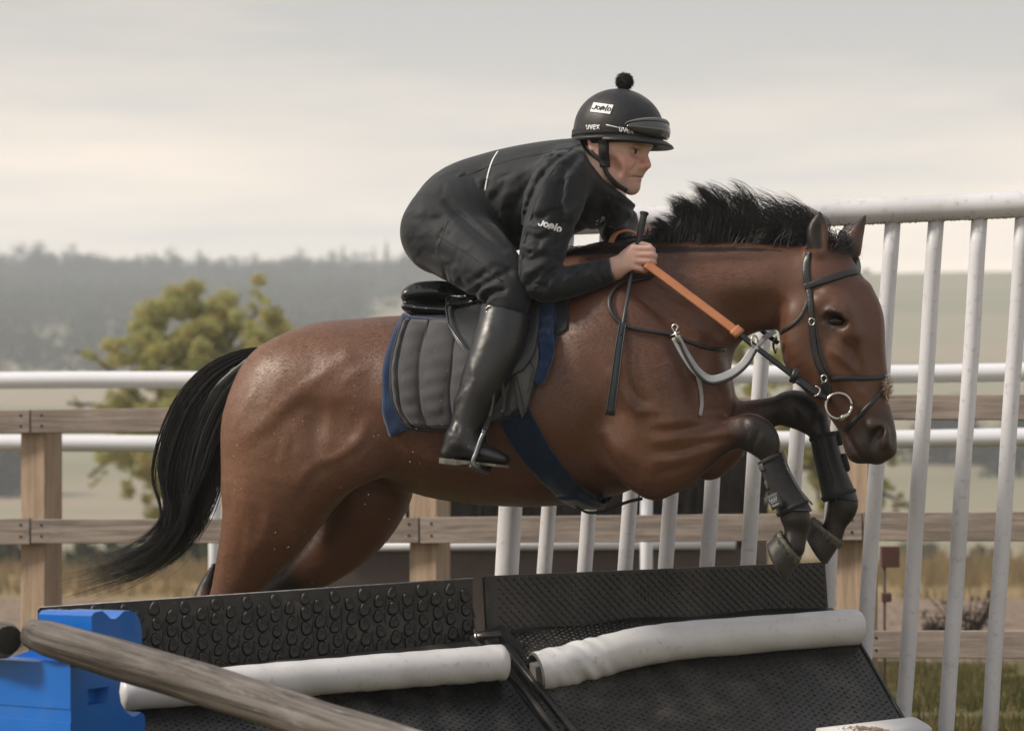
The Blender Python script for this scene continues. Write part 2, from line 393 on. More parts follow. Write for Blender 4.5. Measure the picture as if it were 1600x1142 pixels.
# ================================================================ THE SETTING
def gnoise(x, y, seed=0):
    """cheap smooth value noise"""
    r = np.random.default_rng(seed).uniform(0, 1, (64, 64))
    xi, yi = np.floor(x).astype(int), np.floor(y).astype(int); fx, fy = x - xi, y - yi; fx = fx * fx * (3 - 2 * fx); fy = fy * fy * (3 - 2 * fy)
    g = lambda a, b: r[a % 64, b % 64]
    return (g(xi, yi) * (1 - fx) + g(xi + 1, yi) * fx) * (1 - fy) + (g(xi, yi + 1) * (1 - fx) + g(xi + 1, yi + 1) * fx) * fy
def fbm(x, y, o=4, seed=0): return sum(gnoise(x * 2 ** k, y * 2 ** k, seed + k) / 2 ** (k + 1) for k in range(o))
def terrain(x, y):
    """height of the land: level round the gallop, climbing to a ridge beyond"""
    d = y + 7.0
    flat = 0.05 * (fbm(x * .35, y * .35, 3, 5) - .5) * np.clip((d - 9) / 6, 0, 1)
    crest = 57 - 1.0 * np.clip((-x + 10) / 50, 0, 1) + 2 * (fbm(x * .02, x * 0 + 3.3, 3, 9) - .5)
    yc = 560 + 60 * np.clip((-x + 5) / 30, 0, 1); t = np.clip((d - 130) / (yc - 130), 0, 1.35)
    rise = crest * np.where(t < 1, (t * t * (3 - 2 * t)) * .75 + t * .25, 1 - (t - 1) * .4)
    dip = -1.2 * np.exp(-((d - 110) / 40.0) ** 2)
    return flat + rise + dip
def ground_mat():
    m, nt, b = new_mat('ground'); N, L = nt.nodes, nt.links
    geo = N.new('ShaderNodeNewGeometry'); sp = N.new('ShaderNodeSeparateXYZ'); L.new(geo.outputs['Position'], sp.inputs[0])
    def nz(scale, det=5, st=None):
        n = N.new('ShaderNodeTexNoise'); n.inputs['Scale'].default_value = scale; n.inputs['Detail'].default_value = det
        if st:
            mp = N.new('ShaderNodeMapping'); mp.inputs['Scale'].default_value = st; L.new(geo.outputs['Position'], mp.inputs[0]); L.new(mp.outputs[0], n.inputs['Vector'])
        else: L.new(geo.outputs['Position'], n.inputs['Vector'])
        return n.outputs['Fac']
    def mixc(a, c, f):
        x = N.new('ShaderNodeMixRGB')
        for s, k in ((x.inputs['Color1'], a), (x.inputs['Color2'], c)):
            if isinstance(k, tuple): s.default_value = (*k, 1)
            else: L.new(k, s)
        if isinstance(f, float): x.inputs['Fac'].default_value = f
        else: L.new(f, x.inputs['Fac'])
        return x.outputs['Color']
    def mr(v, a, c, lo=0.0, hi=1.0):
        r = N.new('ShaderNodeMapRange'); r.interpolation_type = 'SMOOTHSTEP'; L.new(v, r.inputs['Value']); r.inputs['From Min'].default_value = a; r.inputs['From Max'].default_value = c; r.inputs['To Min'].default_value = lo; r.inputs['To Max'].default_value = hi; return r.outputs['Result']
    def add(a, b_, op='ADD'):
        x = N.new('ShaderNodeMath'); x.operation = op; L.new(a, x.inputs[0])
        if isinstance(b_, float): x.inputs[1].default_value = b_
        else: L.new(b_, x.inputs[1])
        return x.outputs[0]
    yw = add(sp.outputs['Y'], add(add(nz(.25, 3), -.5), 7.0, 'MULTIPLY'))
    grass = mixc((.075, .072, .026), (.17, .135, .06), mr(nz(3.0), .35, .65)); grass = mixc(grass, (.055, .07, .02), mr(nz(.9), .5, .7))
    dirt = mixc((.13, .095, .072), (.27, .205, .155), mr(nz(5.0, 7), .3, .7)); dirt = mixc(dirt, (.07, .055, .042), mr(nz(1.7, 6, (1, .45, 1)), .56, .72))
    dry = mixc((.30, .21, .11), (.19, .16, .08), mr(nz(.5, 5), .4, .65)); dry = mixc(dry, (.08, .10, .03), mr(nz(.17, 4), .56, .68))
    field = mixc((.27, .225, .165), (.19, .185, .12), mr(nz(.010, 2, (.35, 1.7, 0)), .45, .56)); field = mixc(field, (.225, .215, .145), mr(nz(.02, 3, (.3, 1.4, 0)), .5, .6))
    c = mixc(grass, dirt, mr(yw, 5.2, 7.8)); c = mixc(c, dry, mr(yw, 19.0, 23.0)); c = mixc(c, field, mr(yw, 85.0, 120.0))
    L.new(c, b.inputs['Base Color']); b.inputs['Roughness'].default_value = 0.95; setin(b, 'Specular IOR Level', .15)
    bp = N.new('ShaderNodeBump'); bp.inputs['Strength'].default_value = .8; bp.inputs['Distance'].default_value = .05; L.new(nz(6.0, 7), bp.inputs['Height']); L.new(bp.outputs[0], b.inputs['Normal'])
    return m
def graded(a, c, n, p): t = np.linspace(0, 1, n); return a + (c - a) * t ** p
gx = np.concatenate([-graded(0, 420, 60, 2.2)[::-1], graded(0, 420, 60, 2.2)[1:]]); gy = np.concatenate([np.linspace(-12, 30, 90), graded(31, 690, 90, 1.8)])
GX, GY = np.meshgrid(gx, gy); GZ = terrain(GX, GY); nx_ = len(gx)
Vg = np.stack([GX.ravel(), GY.ravel(), GZ.ravel()], 1); ii = np.arange(len(gx) - 1)[None]; jj = np.arange(len(gy) - 1)[:, None] * nx_
Fg = np.stack([jj + ii, jj + ii + 1, jj + nx_ + ii + 1, jj + nx_ + ii], 2).reshape(-1, 4)
tag(put('ground', mesh('ground', Vg, Fg), None, ground_mat()), kind='structure')
def gz(x, y): return float(terrain(np.array([x]), np.array([y]))[0])

# ---- haze
HAZE_DENS = 0.00105
hm = bpy.data.materials.new('haze'); hm.use_nodes = True; hn = hm.node_tree; hn.nodes.clear()
ho = hn.nodes.new('ShaderNodeOutputMaterial'); hv_ = hn.nodes.new('ShaderNodeVolumePrincipled'); hv_.inputs['Color'].default_value = (.87, .93, 1.0, 1); hv_.inputs['Density'].default_value = HAZE_DENS; hv_.inputs['Anisotropy'].default_value = 0.2
hn.links.new(hv_.outputs['Volume'], ho.inputs['Volume'])
V, Fc = box_vf(-430, 430, -25, 695, -4, 92)
tag(put('haze', mesh('haze', V, Fc, False), None, hm), kind='stuff')

# ---- leaves, trees
def leaf_cloud(centres, radii, n, size, rng, squash=1.0, up=.35):
    """many small folded leaves spread through clumps; returns vertices, quads"""
    centres = np.asarray(centres, float); radii = np.asarray(radii, float); w = radii ** 2.2; w /= w.sum()
    k = rng.choice(len(centres), n, p=w); d = rng.normal(0, 1, (n, 3)); d /= np.linalg.norm(d, axis=1)[:, None]
    rr = rng.uniform(0, 1, n) ** .45 * rng.uniform(.85, 1.18, n)
    P = centres[k] + d * (rr * radii[k])[:, None] * np.array([1, 1, squash])
    a = rng.normal(0, 1, (n, 3)); a[:, 2] *= .6; a /= np.linalg.norm(a, axis=1)[:, None]
    nn = rng.normal(0, 1, (n, 3)); nn[:, 2] = np.abs(nn[:, 2]) + up; b = np.cross(nn, a); b /= np.linalg.norm(b, axis=1)[:, None]
    s = size * rng.uniform(.6, 1.4, n)[:, None]
    V = np.stack([P - a * s, P + b * s * .5, P + a * s, P - b * s * .5], 1).reshape(-1, 3)
    return V, np.arange(n * 4).reshape(-1, 4)
def leaf_mat(name, c1, c2, c3, vs):
    m = M(name, c1, rough=.7, var=.3, vs=vs, bump=0, col2=c2, spec=.25, rvar=0, detail=3)
    nt = m.node_tree; N, L = nt.nodes, nt.links; b = N['Principled BSDF']; src = b.inputs['Base Color'].links[0].from_socket
    n = N.new('ShaderNodeTexNoise'); n.inputs['Scale'].default_value = vs * 4; tc = N.new('ShaderNodeTexCoord'); L.new(tc.outputs['Object'], n.inputs['Vector'])
    r = N.new('ShaderNodeMapRange'); r.inputs['From Min'].default_value = .52; r.inputs['From Max'].default_value = .68; L.new(n.outputs['Fac'], r.inputs['Value'])
    x = N.new('ShaderNodeMixRGB'); L.new(r.outputs[0], x.inputs['Fac']); L.new(src, x.inputs['Color1']); x.inputs['Color2'].default_value = (*c3, 1); L.new(x.outputs[0], b.inputs['Base Color'])
    tr = N.new('ShaderNodeBsdfTranslucent'); ms = N.new('ShaderNodeMixShader'); ms.inputs[0].default_value = .42; L.new(x.outputs[0], tr.inputs['Color']); L.new(b.outputs[0], ms.inputs[1]); L.new(tr.outputs[0], ms.inputs[2]); L.new(ms.outputs[0], N['Material Output'].inputs['Surface'])
    return m
BARK = M('bark', (.10, .08, .062), rough=.9, var=.5, vs=8, bump=.6, bs=20, dist=.02)
LEAF = leaf_mat('hawthorn_leaf', (.50, .48, .19), (.33, .36, .14), (.50, .38, .17), 1.6)
LEAFG = leaf_mat('hedge_leaf', (.055, .075, .028), (.03, .045, .018), (.09, .09, .03), 1.2)
FAR = leaf_mat('woodland_leaf', (.026, .036, .024), (.020, .029, .019), (.034, .038, .022), .04)
def limb_tree(name, label, d, px_base, branches, clumps, nleaf, size, group, seed, mat=LEAF):
    """branches: lists of photo pixels at distance d; clumps: (px, py, radius px)"""
    rng = np.random.default_rng(seed); k = d / F_PX
    base = U(px_base, 830, d); base.z = gz(base.x, base.y)
    t = thing(name, label, 'tree', base, group)
    mb = MB()
    for br in branches:
        rad = [max(.008, .05 * (1 - i / len(br)) + .006) * k / .0102 for i in range(len(br))]
        P = [U(a, b, d + rng.normal(0, .5) * (i > 0)) for i, (a, b) in enumerate(br)]
        if br is branches[0]: P[0] = base - Vector((0, 0, .05))
        n = 4; pts = vcr(P, n); rr = np.interp(np.linspace(0, 1, len(pts)), np.linspace(0, 1, len(rad)), rad)
        mb.add(tube(pts, list(rr), 6))
    put('trunk', mb.mesh('trunk'), t, BARK)
    C, Rr = [], []
    for a, b, r in clumps:
        for q in range(9):
            c = U(a + rng.normal(0, r * .80), b + rng.normal(0, r * .6), d + rng.normal(0, r * k * 1.2)); C.append(tuple(c)); Rr.append(r * k * rng.uniform(.22, .55))
    V, Q = leaf_cloud(C, Rr, nleaf, size, rng, .8); cr_ = put('crown', mesh('crown', V, Q, False), t, mat); cr_['kind'] = 'stuff'
    return t
limb_tree('hawthorn_tree', 'olive green hawthorn tree behind the white rails and the horse tail', 40, 255,
    [[(255, 905), (258, 820), (270, 720), (290, 620), (298, 540), (300, 500)], [(262, 760), (220, 690), (170, 720), (140, 745)], [(270, 700), (220, 630), (150, 560), (118, 550)], [(285, 640), (340, 560), (400, 490), (436, 480)], [(290, 600), (250, 530), (235, 490)], [(262, 690), (200, 640), (105, 630)]],
    [(225, 555, 34), (205, 600, 26), (190, 655, 34), (230, 665, 40), (270, 665, 46), (300, 520, 52), (300, 515, 44), (340, 508, 36), (370, 522, 44), (250, 540, 40), (285, 560, 52), (350, 560, 52), (400, 530, 34), (300, 600, 55), (340, 610, 46), (240, 590, 34), (260, 500, 36), (345, 505, 46), (395, 492, 30), (232, 520, 30), (320, 560, 60), (380, 545, 45), (270, 570, 50), (215, 560, 30), (160, 552, 17), (135, 552, 10), (425, 482, 12), (250, 630, 50), (300, 640, 60), (210, 640, 30), (160, 634, 16), (118, 630, 8), (230, 690, 45), (200, 720, 40), (175, 700, 24), (152, 742, 12), (240, 750, 45), (285, 720, 50), (290, 780, 40), (345, 600, 40), (215, 770, 22)],
    70000, .036, 'bushy hawthorn trees', 11)
limb_tree('hawthorn_tree', 'hawthorn tree mostly hidden behind the bay horse head', 40, 1290,
    [[(1290, 905), (1285, 820), (1270, 720), (1250, 640)], [(1280, 760), (1340, 720), (1410, 705)], [(1275, 700), (1200, 620), (1165, 560)], [(1285, 790), (1370, 770), (1415, 790)]],
    [(1165, 545, 22), (1190, 560, 30), (1180, 605, 26), (1230, 600, 42), (1280, 600, 40), (1250, 660, 50), (1240, 740, 45), (1255, 790, 35), (1290, 720, 45), (1330, 700, 30), (1385, 700, 14), (1400, 722, 10), (1385, 760, 12), (1405, 790, 14), (1330, 770, 30), (1225, 690, 30)],
    24000, .050, 'bushy hawthorn trees', 12)
def bush(name, label, px, d, wpx, hpx, n, size, mat, seed, cat='bush', group=None, base_z=None, lone=True):
    rng = np.random.default_rng(seed); k = d / F_PX; x = (px - 800) * k; y = d - DC; z = gz(x, y)
    t = thing(name, label, cat, (x, y, z), group); C, Rr = [], []
    for q in range(26):
        a = rng.uniform(-1, 1); h = rng.uniform(.1, 1) * math.sqrt(max(.05, 1 - a * a)); r = rng.uniform(.18, .34)
        C.append((x + a * wpx * k * .42, y + rng.normal(0, wpx * k * .2), z + h * hpx * k * .82)); Rr.append(r * min(wpx, hpx) * k * .9)
    V, Q = leaf_cloud(C, Rr, n, size, rng); cr_ = put('crown', mesh('crown', V, Q, False), t, mat); cr_['kind'] = 'stuff'
    mb = MB()
    for q in range(3): mb.add(tube([Vector((x + rng.normal(0, .05), y, z - .05)), Vector((x + rng.normal(0, wpx * k * .08), y, z + hpx * k * .35)), Vector((x + rng.normal(0, wpx * k * .16), y, z + hpx * k * .65))], [hpx * k * .03, hpx * k * .02, hpx * k * .008], 6))
    put('trunk', mb.mesh('trunk'), t, BARK)
    return t
bush('hedge_bush', 'low green bush in the mist behind the left wooden fence post', 160, 62, 190, 58, 2600, .09, LEAFG, 21, group='low bushes beyond the dirt track')
bush('hedge_bush', 'low green bush between hawthorn trunk and horse hind leg', 320, 58, 150, 70, 2600, .09, LEAFG, 22, group='low bushes beyond the dirt track')
bush('hedge_bush', 'low green bush in the mist at the far left edge', -10, 66, 140, 66, 2000, .09, LEAFG, 23, group='low bushes beyond the dirt track')
bush('hedge_bush', 'pale misty bush behind the white pickets right of the wooden post', 1432, 110, 90, 62, 1500, .16, LEAFG, 24, group='low bushes beyond the dirt track')
bush('hedge_bush', 'low dark bush behind the second wide gap in the white pickets', 1545, 75, 130, 50, 1500, .11, LEAFG, 25, group='low bushes beyond the dirt track')
bush('field_tree', 'misty round grey tree behind the third gap of the white pickets', 1475, 210, 118, 108, 2600, .30, FAR, 31, 'tree', 'misty trees at the field edge')
bush('field_tree', 'misty round grey tree at the right edge of the pickets', 1592, 200, 130, 118, 2600, .30, FAR, 32, 'tree', 'misty trees at the field edge')
bush('field_tree', 'misty dark bushy tree beyond the fence at the left edge', 20, 190, 120, 105, 2400, .28, FAR, 33, 'tree', 'misty trees at the field edge')
bush('field_tree', 'tiny round tree alone on the skyline beside the horse ear', 1353, 575, 24, 34, 1500, .55, FAR, 34, 'tree')
# trees along the skyline of the wooded hill
def ridge_pt(px):
    best = None
    for d in np.linspace(560, 660, 21):
        k = d / F_PX; x = (px - 800) * k; z = gz(x, d - DC); v = HZ - (z - HC) / k
        if best is None or v < best[0]: best = (v, d)
    return best
SKY_L = [(-15, 400, 40, 0), (22, 392, 46, 0), (66, 394, 44, 0), (108, 386, 50, 0), (75, 388, 40, 0), (150, 402, 44, 0), (192, 410, 34, 0), (212, 407, 14, 0), (246, 397, 40, 0), (272, 420, 34, 0), (312, 403, 30, 1), (338, 410, 34, 0), (372, 428, 36, 0), (404, 407, 22, 0), (432, 412, 40, 0), (474, 396, 46, 0), (508, 404, 36, 0), (536, 395, 26, 1), (560, 402, 38, 0), (584, 396, 22, 1), (604, 388, 24, 1), (630, 397, 40, 0), (655, 400, 40, 0), (690, 402, 46, 0), (735, 405, 46, 0), (780, 408, 46, 0)]
shapes = []
for s_ in range(4):
    rng = np.random.default_rng(70 + s_); C, Rr = [], []
    if s_ < 3:
        for q in range(34):
            a, b = rng.uniform(-1, 1), rng.uniform(-1, 1); h = rng.uniform(.12, 1) * math.sqrt(max(.03, 1 - a * a * .9)); C.append((a * .45, b * .35, h * .84)); Rr.append(rng.uniform(.10, .19))
    else:
        for q in range(30):
            h = rng.uniform(.05, 1); C.append((rng.normal(0, .2) * (1.05 - h), rng.normal(0, .2) * (1.05 - h), h * .95)); Rr.append(.13 * (1.1 - h) + .02)
    V, Q = leaf_cloud(C, Rr, 4200, .028, rng); shapes.append(mesh('crown', V, Q, False)); shapes[-1].materials.append(FAR)
trunk_me = mesh('trunk', *tube([Vector((0, 0, -.1)), Vector((.01, 0, .3)), Vector((0, 0, .7))], [.03, .025, .01], 6)); trunk_me.materials.append(BARK)
SKY_LAB = ['skyline tree cut by the left edge of the photo', 'rounded skyline tree second from the left edge', 'broad skyline tree above the left wooden fence post', 'highest broad domed tree on the left skyline', 'skyline tree wedged between the two highest domed trees',
    'skyline tree on the right shoulder of the highest domed tree', 'low skyline tree left of the small lone treetop', 'small separate treetop beside the first gap in the skyline', 'round domed skyline tree standing alone right of the first gap', 'low skyline tree right of the round domed one',
    'pointed skyline conifer above the hawthorn top', 'low round skyline tree leaning on the pointed conifer', 'lowest skyline tree in the dip right of the hawthorn top', 'narrow skyline treetop rising right of the dip', 'low skyline tree left of the broad dome over the horse croup',
    'broad domed skyline tree above the horse croup', 'skyline tree on the right flank of the broad dome', 'short pointed conifer left of the taller conifers beside the rider', 'round skyline tree between the short and middle conifers', 'middle pointed conifer on the skyline beside the rider',
    'tallest pointed conifer on the skyline close to the rider seat', 'skyline tree touching the rider seat', 'skyline tree just behind the rider seat', 'skyline tree behind the rider thigh', 'skyline tree behind the rider knee', 'skyline tree behind the rider elbow']
for i, (px, top, w, kind) in enumerate(SKY_L):
    v, d = ridge_pt(px); d -= 4; k = d / F_PX; x = (px - 800) * k; y = d - DC; z = gz(x, y); h = (max(v - top, 14) + 24) * k
    t = thing('skyline_tree', SKY_LAB[i], 'tree', (x, y, z - h * .2), 'trees along the misty skyline')
    c = put('crown', shapes[3 if kind else i % 3], t); c.matrix_basis = Matrix.Translation((x, y, z - h * .2)) @ Matrix.Rotation(i * 1.3, 4, 'Z') @ Matrix.Diagonal((w * k * (1.1 if kind else 2.0), w * k * (1.1 if kind else 2.0), h * 1.12, 1)); c['kind'] = 'stuff'
    c = put('trunk', trunk_me, t); c.matrix_basis = Matrix.Translation((x, y, z - h * .2)) @ Matrix.Diagonal((h, h, h, 1))
# woods covering the slope under the skyline: one mass
rng = np.random.default_rng(91); C, Rr = [], []
for q in range(2000):
    px = rng.uniform(-120, 800); d = rng.uniform(330, 618) if q < 1500 else rng.uniform(588, 618); 
    if px > 560 and d < 560 and rng.random() < .8: continue
    if d < 440 and rng.random() < .4: continue
    k = d / F_PX; x = (px - 800) * k; y = d - DC; r = rng.uniform(2.0, 3.8) * (1 + .9 * (d > 585)); C.append((x, y, gz(x, y) + r * .6)); Rr.append(r)
V, Q = leaf_cloud(C, Rr, 150000, .70, rng); tag(put('woods', mesh('woods', V, Q, False), None, FAR), 'dark misty woodland covering the far hillside', 'woodland', kind='stuff')

# ---- grass: blades in the near turf, dry stalks further off
def blades(n, xr, yr, h, w, rng, keep=None, lean=.4):
    x = rng.uniform(*xr, n); y = rng.uniform(*yr, n)
    if keep is not None: m = keep(x, y); x, y = x[m], y[m]
    n = len(x); z = terrain(x, y); hh = h * rng.uniform(.5, 1.4, n); a = rng.uniform(0, 2 * np.pi, n); b = rng.uniform(0, 2 * np.pi, n); l = rng.uniform(0, lean, n) * hh
    B = np.stack([x, y, z - .01], 1); s = np.stack([np.cos(a), np.sin(a), np.zeros(n)], 1) * (w * rng.uniform(.6, 1.4, n))[:, None]; t = np.stack([np.cos(b) * l, np.sin(b) * l, hh], 1)
    V = np.stack([B - s, B + s, B + t * .55 + s * .7 + np.array([0, 0, .0]), B + t], 1)
    return V.reshape(-1, 3), np.arange(n * 4).reshape(-1, 4)
GRASSM = leaf_mat('turf_blade', (.13, .115, .042), (.062, .072, .022), (.24, .18, .085), 1.1)
DRYM = leaf_mat('dry_stalk', (.31, .22, .12), (.21, .16, .085), (.11, .13, .05), .35)
rng = np.random.default_rng(5)
V, Q = blades(52000, (-2.2, 3.2), (1.4, 6.6), .055, .0035, rng, lambda x, y: fbm(x * 1.1, y * 1.1, 3, 40) > .36); tag(put('grass', mesh('grass', V, Q, False), None, GRASSM), kind='stuff')
V, Q = blades(30000, (-16, 16), (20, 44), .30, .012, rng, lambda x, y: fbm(x * .25, y * .25, 3, 44) > .40, .5); tag(put('dry_grass', mesh('dry_grass', V, Q, False), None, DRYM), kind='stuff')
V, Q = blades(16000, (-30, 30), (44, 80), .55, .03, rng, lambda x, y: fbm(x * .12, y * .12, 3, 47) > .42, .5); tag(put('dry_grass', mesh('dry_grass', V, Q, False), None, DRYM), kind='stuff')
# clods and stones on the dirt track
rng = np.random.default_rng(8); mb = MB()
for q in range(700):
    x, y = rng.uniform(-6, 6), rng.uniform(6.5, 20); r = rng.uniform(.012, .05); V, Fc = ([Vector((x + r * math.cos(a) * rng.uniform(.6, 1.2), y + r * math.sin(a) * rng.uniform(.6, 1.2), gz(x, y) - .01)) for a in np.arange(6) * 1.047] + [Vector((x + rng.normal(0, r * .2), y, gz(x, y) + r * rng.uniform(.4, .9)))], [(i, (i + 1) % 6, 6) for i in range(6)])
    mb.add((V, Fc))
tag(put('clods', mb.mesh('clods', False), None, M('dry_clod', (.24, .18, .14), rough=.95, var=.4, vs=9, bump=.4)), kind='stuff')
# dark withered weeds on the dirt
WEED = M('withered_weed', (.045, .032, .026), rough=.9, var=.4, bump=0)
for (px, d, hpx, n, lab) in ((1515, 15.0, 95, 26, 'tall dark withered weed on the dirt behind the white pickets'), (1462, 15.4, 66, 16, 'small dark withered weed left of the taller one on the dirt')):
    k = d / F_PX; x, y = (px - 800) * k, d - DC; z = gz(x, y); t = thing('withered_weed', lab, 'weed', (x, y, z), 'withered weeds on the dirt track'); mb = MB(); C = []
    for q in range(n):
        a = rng.normal(0, .45); h = hpx * k * rng.uniform(.4, 1); P = [Vector((x + rng.normal(0, .03), y + rng.normal(0, .03), z - .02)), Vector((x + a * h * .3, y, z + h * .5)), Vector((x + a * h * .7, y + rng.normal(0, .03), z + h))]
        mb.add(tube(vcr(P, 3), .004, 4)); C += [tuple(P[1]), tuple(P[2]), tuple((P[1] + P[2]) / 2)]
    put('stem', mb.mesh('stem'), t, WEED); V, Q = leaf_cloud(C, [.03] * len(C), 260, .018, rng); c = put('foliage', mesh('foliage', V, Q, False), t, WEED); c['kind'] = 'stuff'

# ---- wooden post and rail fence
PLANK = wood_mat('weathered_plank', (.31, .26, .225), (.15, .122, .105)); POSTM = wood_mat('sawn_post', (.40, .30, .215), (.26, .185, .13))
def dW(px): return 10.35 - 1.1 * px / 1600.0
fence = thing('wooden_fence', 'brown three rail wooden fence behind the horse and the white pickets', 'fence', U(672, 1200, dW(672)))
NAIL = M('rusty_nail', (.05, .038, .03), rough=.7, metal=.5, bump=0)
def zrow(px, py): return U(px, py, dW(px))
posts = [(65, 60), (672, 65), (1340, 72)]
for px, wpx in posts + [(2000, 72), (-560, 58)]:
    d = dW(px) + .10; p = U(px, 900, d); w = .125; top = U(px, 662 if px < 300 else 645, d).z
    me = mesh('post', *box_vf(-.25, top, -w / 2, w / 2, -w / 2, w / 2, .006), smooth=False)
    o = put('post', me, fence, POSTM); o.matrix_basis = Matrix.Translation((p.x, p.y, 0)) @ Matrix.Rotation(R(-24), 4, 'Z') @ Matrix.Rotation(R(-90), 4, 'Y')
rows = [((645, 680), (640, 677), (633, 672), (617, 656), (616, 656)), ((812, 851), (811, 849), (808, 849), (800, 845), (800, 845)), ((1000, 1040), (998, 1038), (994, 1036), (985, 1028), (985, 1028))]
joints = [-640, 50, 657, 1349, 2000]
for row in rows:
    for i in range(4):
        a, b = joints[i], joints[i + 1]; ta, tb = row[i], row[i + 1]
        if i == 0: ta = (650 + (ta[0] - 645), 685 + (ta[1] - 680))
        A, B = U(a + 1.5, sum(ta) / 2, dW(a)), U(b - 1.5, sum(tb if i < 3 else row[4]) / 2, dW(b)); h = (ta[1] - ta[0]) * dW(a) / F_PX
        pl = beam('rail', A, B, .036, h, PLANK, fence, .003)
        for e, sg in ((A, 1), (B, -1)):
            dr = (B - A).normalized()
            for q in (-.2, .25):
                c = e + dr * sg * .042 + Vector((0, 0, q * h)); mbn = tube([c - Vector((0, .021, 0)), c - Vector((0, .0165, 0))], .0055, 8)
                put('nail', mesh('nail', *mbn, False), pl, NAIL)

# ---- white plastic running rails
PVC = M('white_rail_plastic', (.70, .71, .76), rough=.35, var=.06, vs=3, bump=.03, spec=.5)
def dR(px): return 11.9 - 1.0 * px / 1600.0
rr_ = thing('running_rail', 'white two bar plastic racecourse rail behind the wooden fence', 'rail', U(335, 1160, dR(335)))
for rowL, rowR in ((599, 580), (694, 684)):
    A, B = U(-700, rowL + 4, dR(-700)), U(1850, rowR - 2, dR(1850)); k = .037
    pts = [A + (B - A) * (i / 20) + Vector((0, 0, .006 * math.sin(i * .9 + rowL))) for i in range(21)]
    V, Fc = tube(pts, .040, 14); put('bar', mesh('bar', V, Fc), rr_, PVC)
for px in (-380, 335, 1010, 1690):
    d = dR(px) + .06; T = U(px, 590, d); T2 = Vector((T.x, T.y, -.2)); V, Fc = tube([T2, T], .028, 12); put('post', mesh('post', V, Fc), rr_, PVC)
    for q in (599, 694):
        c = U(px, q, d - .045); V, Fc = tube([c + Vector((-.03, 0, 0)), c + Vector((.03, 0, 0))], .047, 12); put('clamp', mesh('clamp', V, Fc), rr_, PVC)

# ---- dark brush fence with a white ground tube, further back
BRUSH = M('dark_birch', (.035, .027, .024), rough=.9, var=.5, vs=12, bump=.5, bs=60); BROWN = M('brown_board', (.085, .062, .055), rough=.8, var=.25, vs=5, bump=.15, bs=300)
dB_ = 13.2
bfn = thing('brush_fence', 'dark brown brush fence with a white tube along its front', 'jump', U(830, 1045, dB_))
def fb(px, d=dB_): return (px - 800) * d / F_PX
zt = U(0, 700, dB_).z; zm = U(0, 852, dB_).z
put('backing', mesh('backing', *box_vf(fb(640), fb(1195), dB_ - DC + .05, dB_ - DC + .40, .05, zt - .06), False), bfn, BRUSH)
V = []; rng = np.random.default_rng(15); n = 9000
x = rng.uniform(fb(636), fb(1198), n); y = rng.uniform(dB_ - DC - .02, dB_ - DC + .45, n); h = rng.uniform(zt - .22, zt + .02, n); z0 = rng.uniform(zm, zt - .15, n)
s = .004; P0 = np.stack([x, y, z0], 1); P1 = P0 + np.stack([rng.normal(0, .03, n), rng.normal(0, .03, n) - .02, h - z0], 1)
Vb = np.stack([P0 - [s, 0, 0], P0 + [s, 0, 0], P1 + [s * .5, 0, 0], P1 - [s * .5, 0, 0]], 1).reshape(-1, 3); o = put('twigs', mesh('twigs', Vb, np.arange(n * 4).reshape(-1, 4), False), bfn, BRUSH); o['kind'] = 'stuff'
put('board', mesh('board', *box_vf(fb(512), fb(1178), dB_ - DC - .10, dB_ - DC - .02, .0, zm - .02, .01), False), bfn, BROWN)
V, Fc = tube([Vector((fb(516), dB_ - DC - .12, zm)), Vector((fb(1146), dB_ - DC - .12, zm + .01))], .028, 14); put('ground_tube', mesh('ground_tube', V, Fc), bfn, PVC)
put('stake', mesh('stake', *box_vf(fb(1178), fb(1196), dB_ - DC - .1, dB_ - DC + .0, .0, zm + .05, .005), False), bfn, BROWN)

# ---- brown wooden block on a stake beside the fence post
bx_ = thing('wooden_marker', 'small brown block on a thin iron stake beside the right fence post', 'marker', (fb(1390, 10.4), 10.4 - DC, 0))
k = 10.4 / F_PX
def bb(name, x0, x1, y0, y1, t, m):
    a, b = U(x0, y0, 10.4), U(x1, y1, 10.4); return put(name, mesh(name, *box_vf(a.x, b.x, 10.4 - DC - t / 2, 10.4 - DC + t / 2, b.z, a.z, .003), False), bx_, m)
RUST = M('rusty_iron', (.075, .052, .045), rough=.8, var=.4, vs=30, bump=.3)
BLK = M('brown_painted_block', (.11, .05, .036), rough=.7, var=.3, bump=.2)
bb('block', 1376, 1404, 853, 886, .06, BLK); bb('lower_block', 1378, 1392, 926, 940, .04, BLK)
V, Fc = tube([Vector((fb(1382, 10.4), 10.4 - DC, -.1)), U(1382, 886, 10.4)], .006, 8); put('stake', mesh('stake', V, Fc), bx_, RUST)

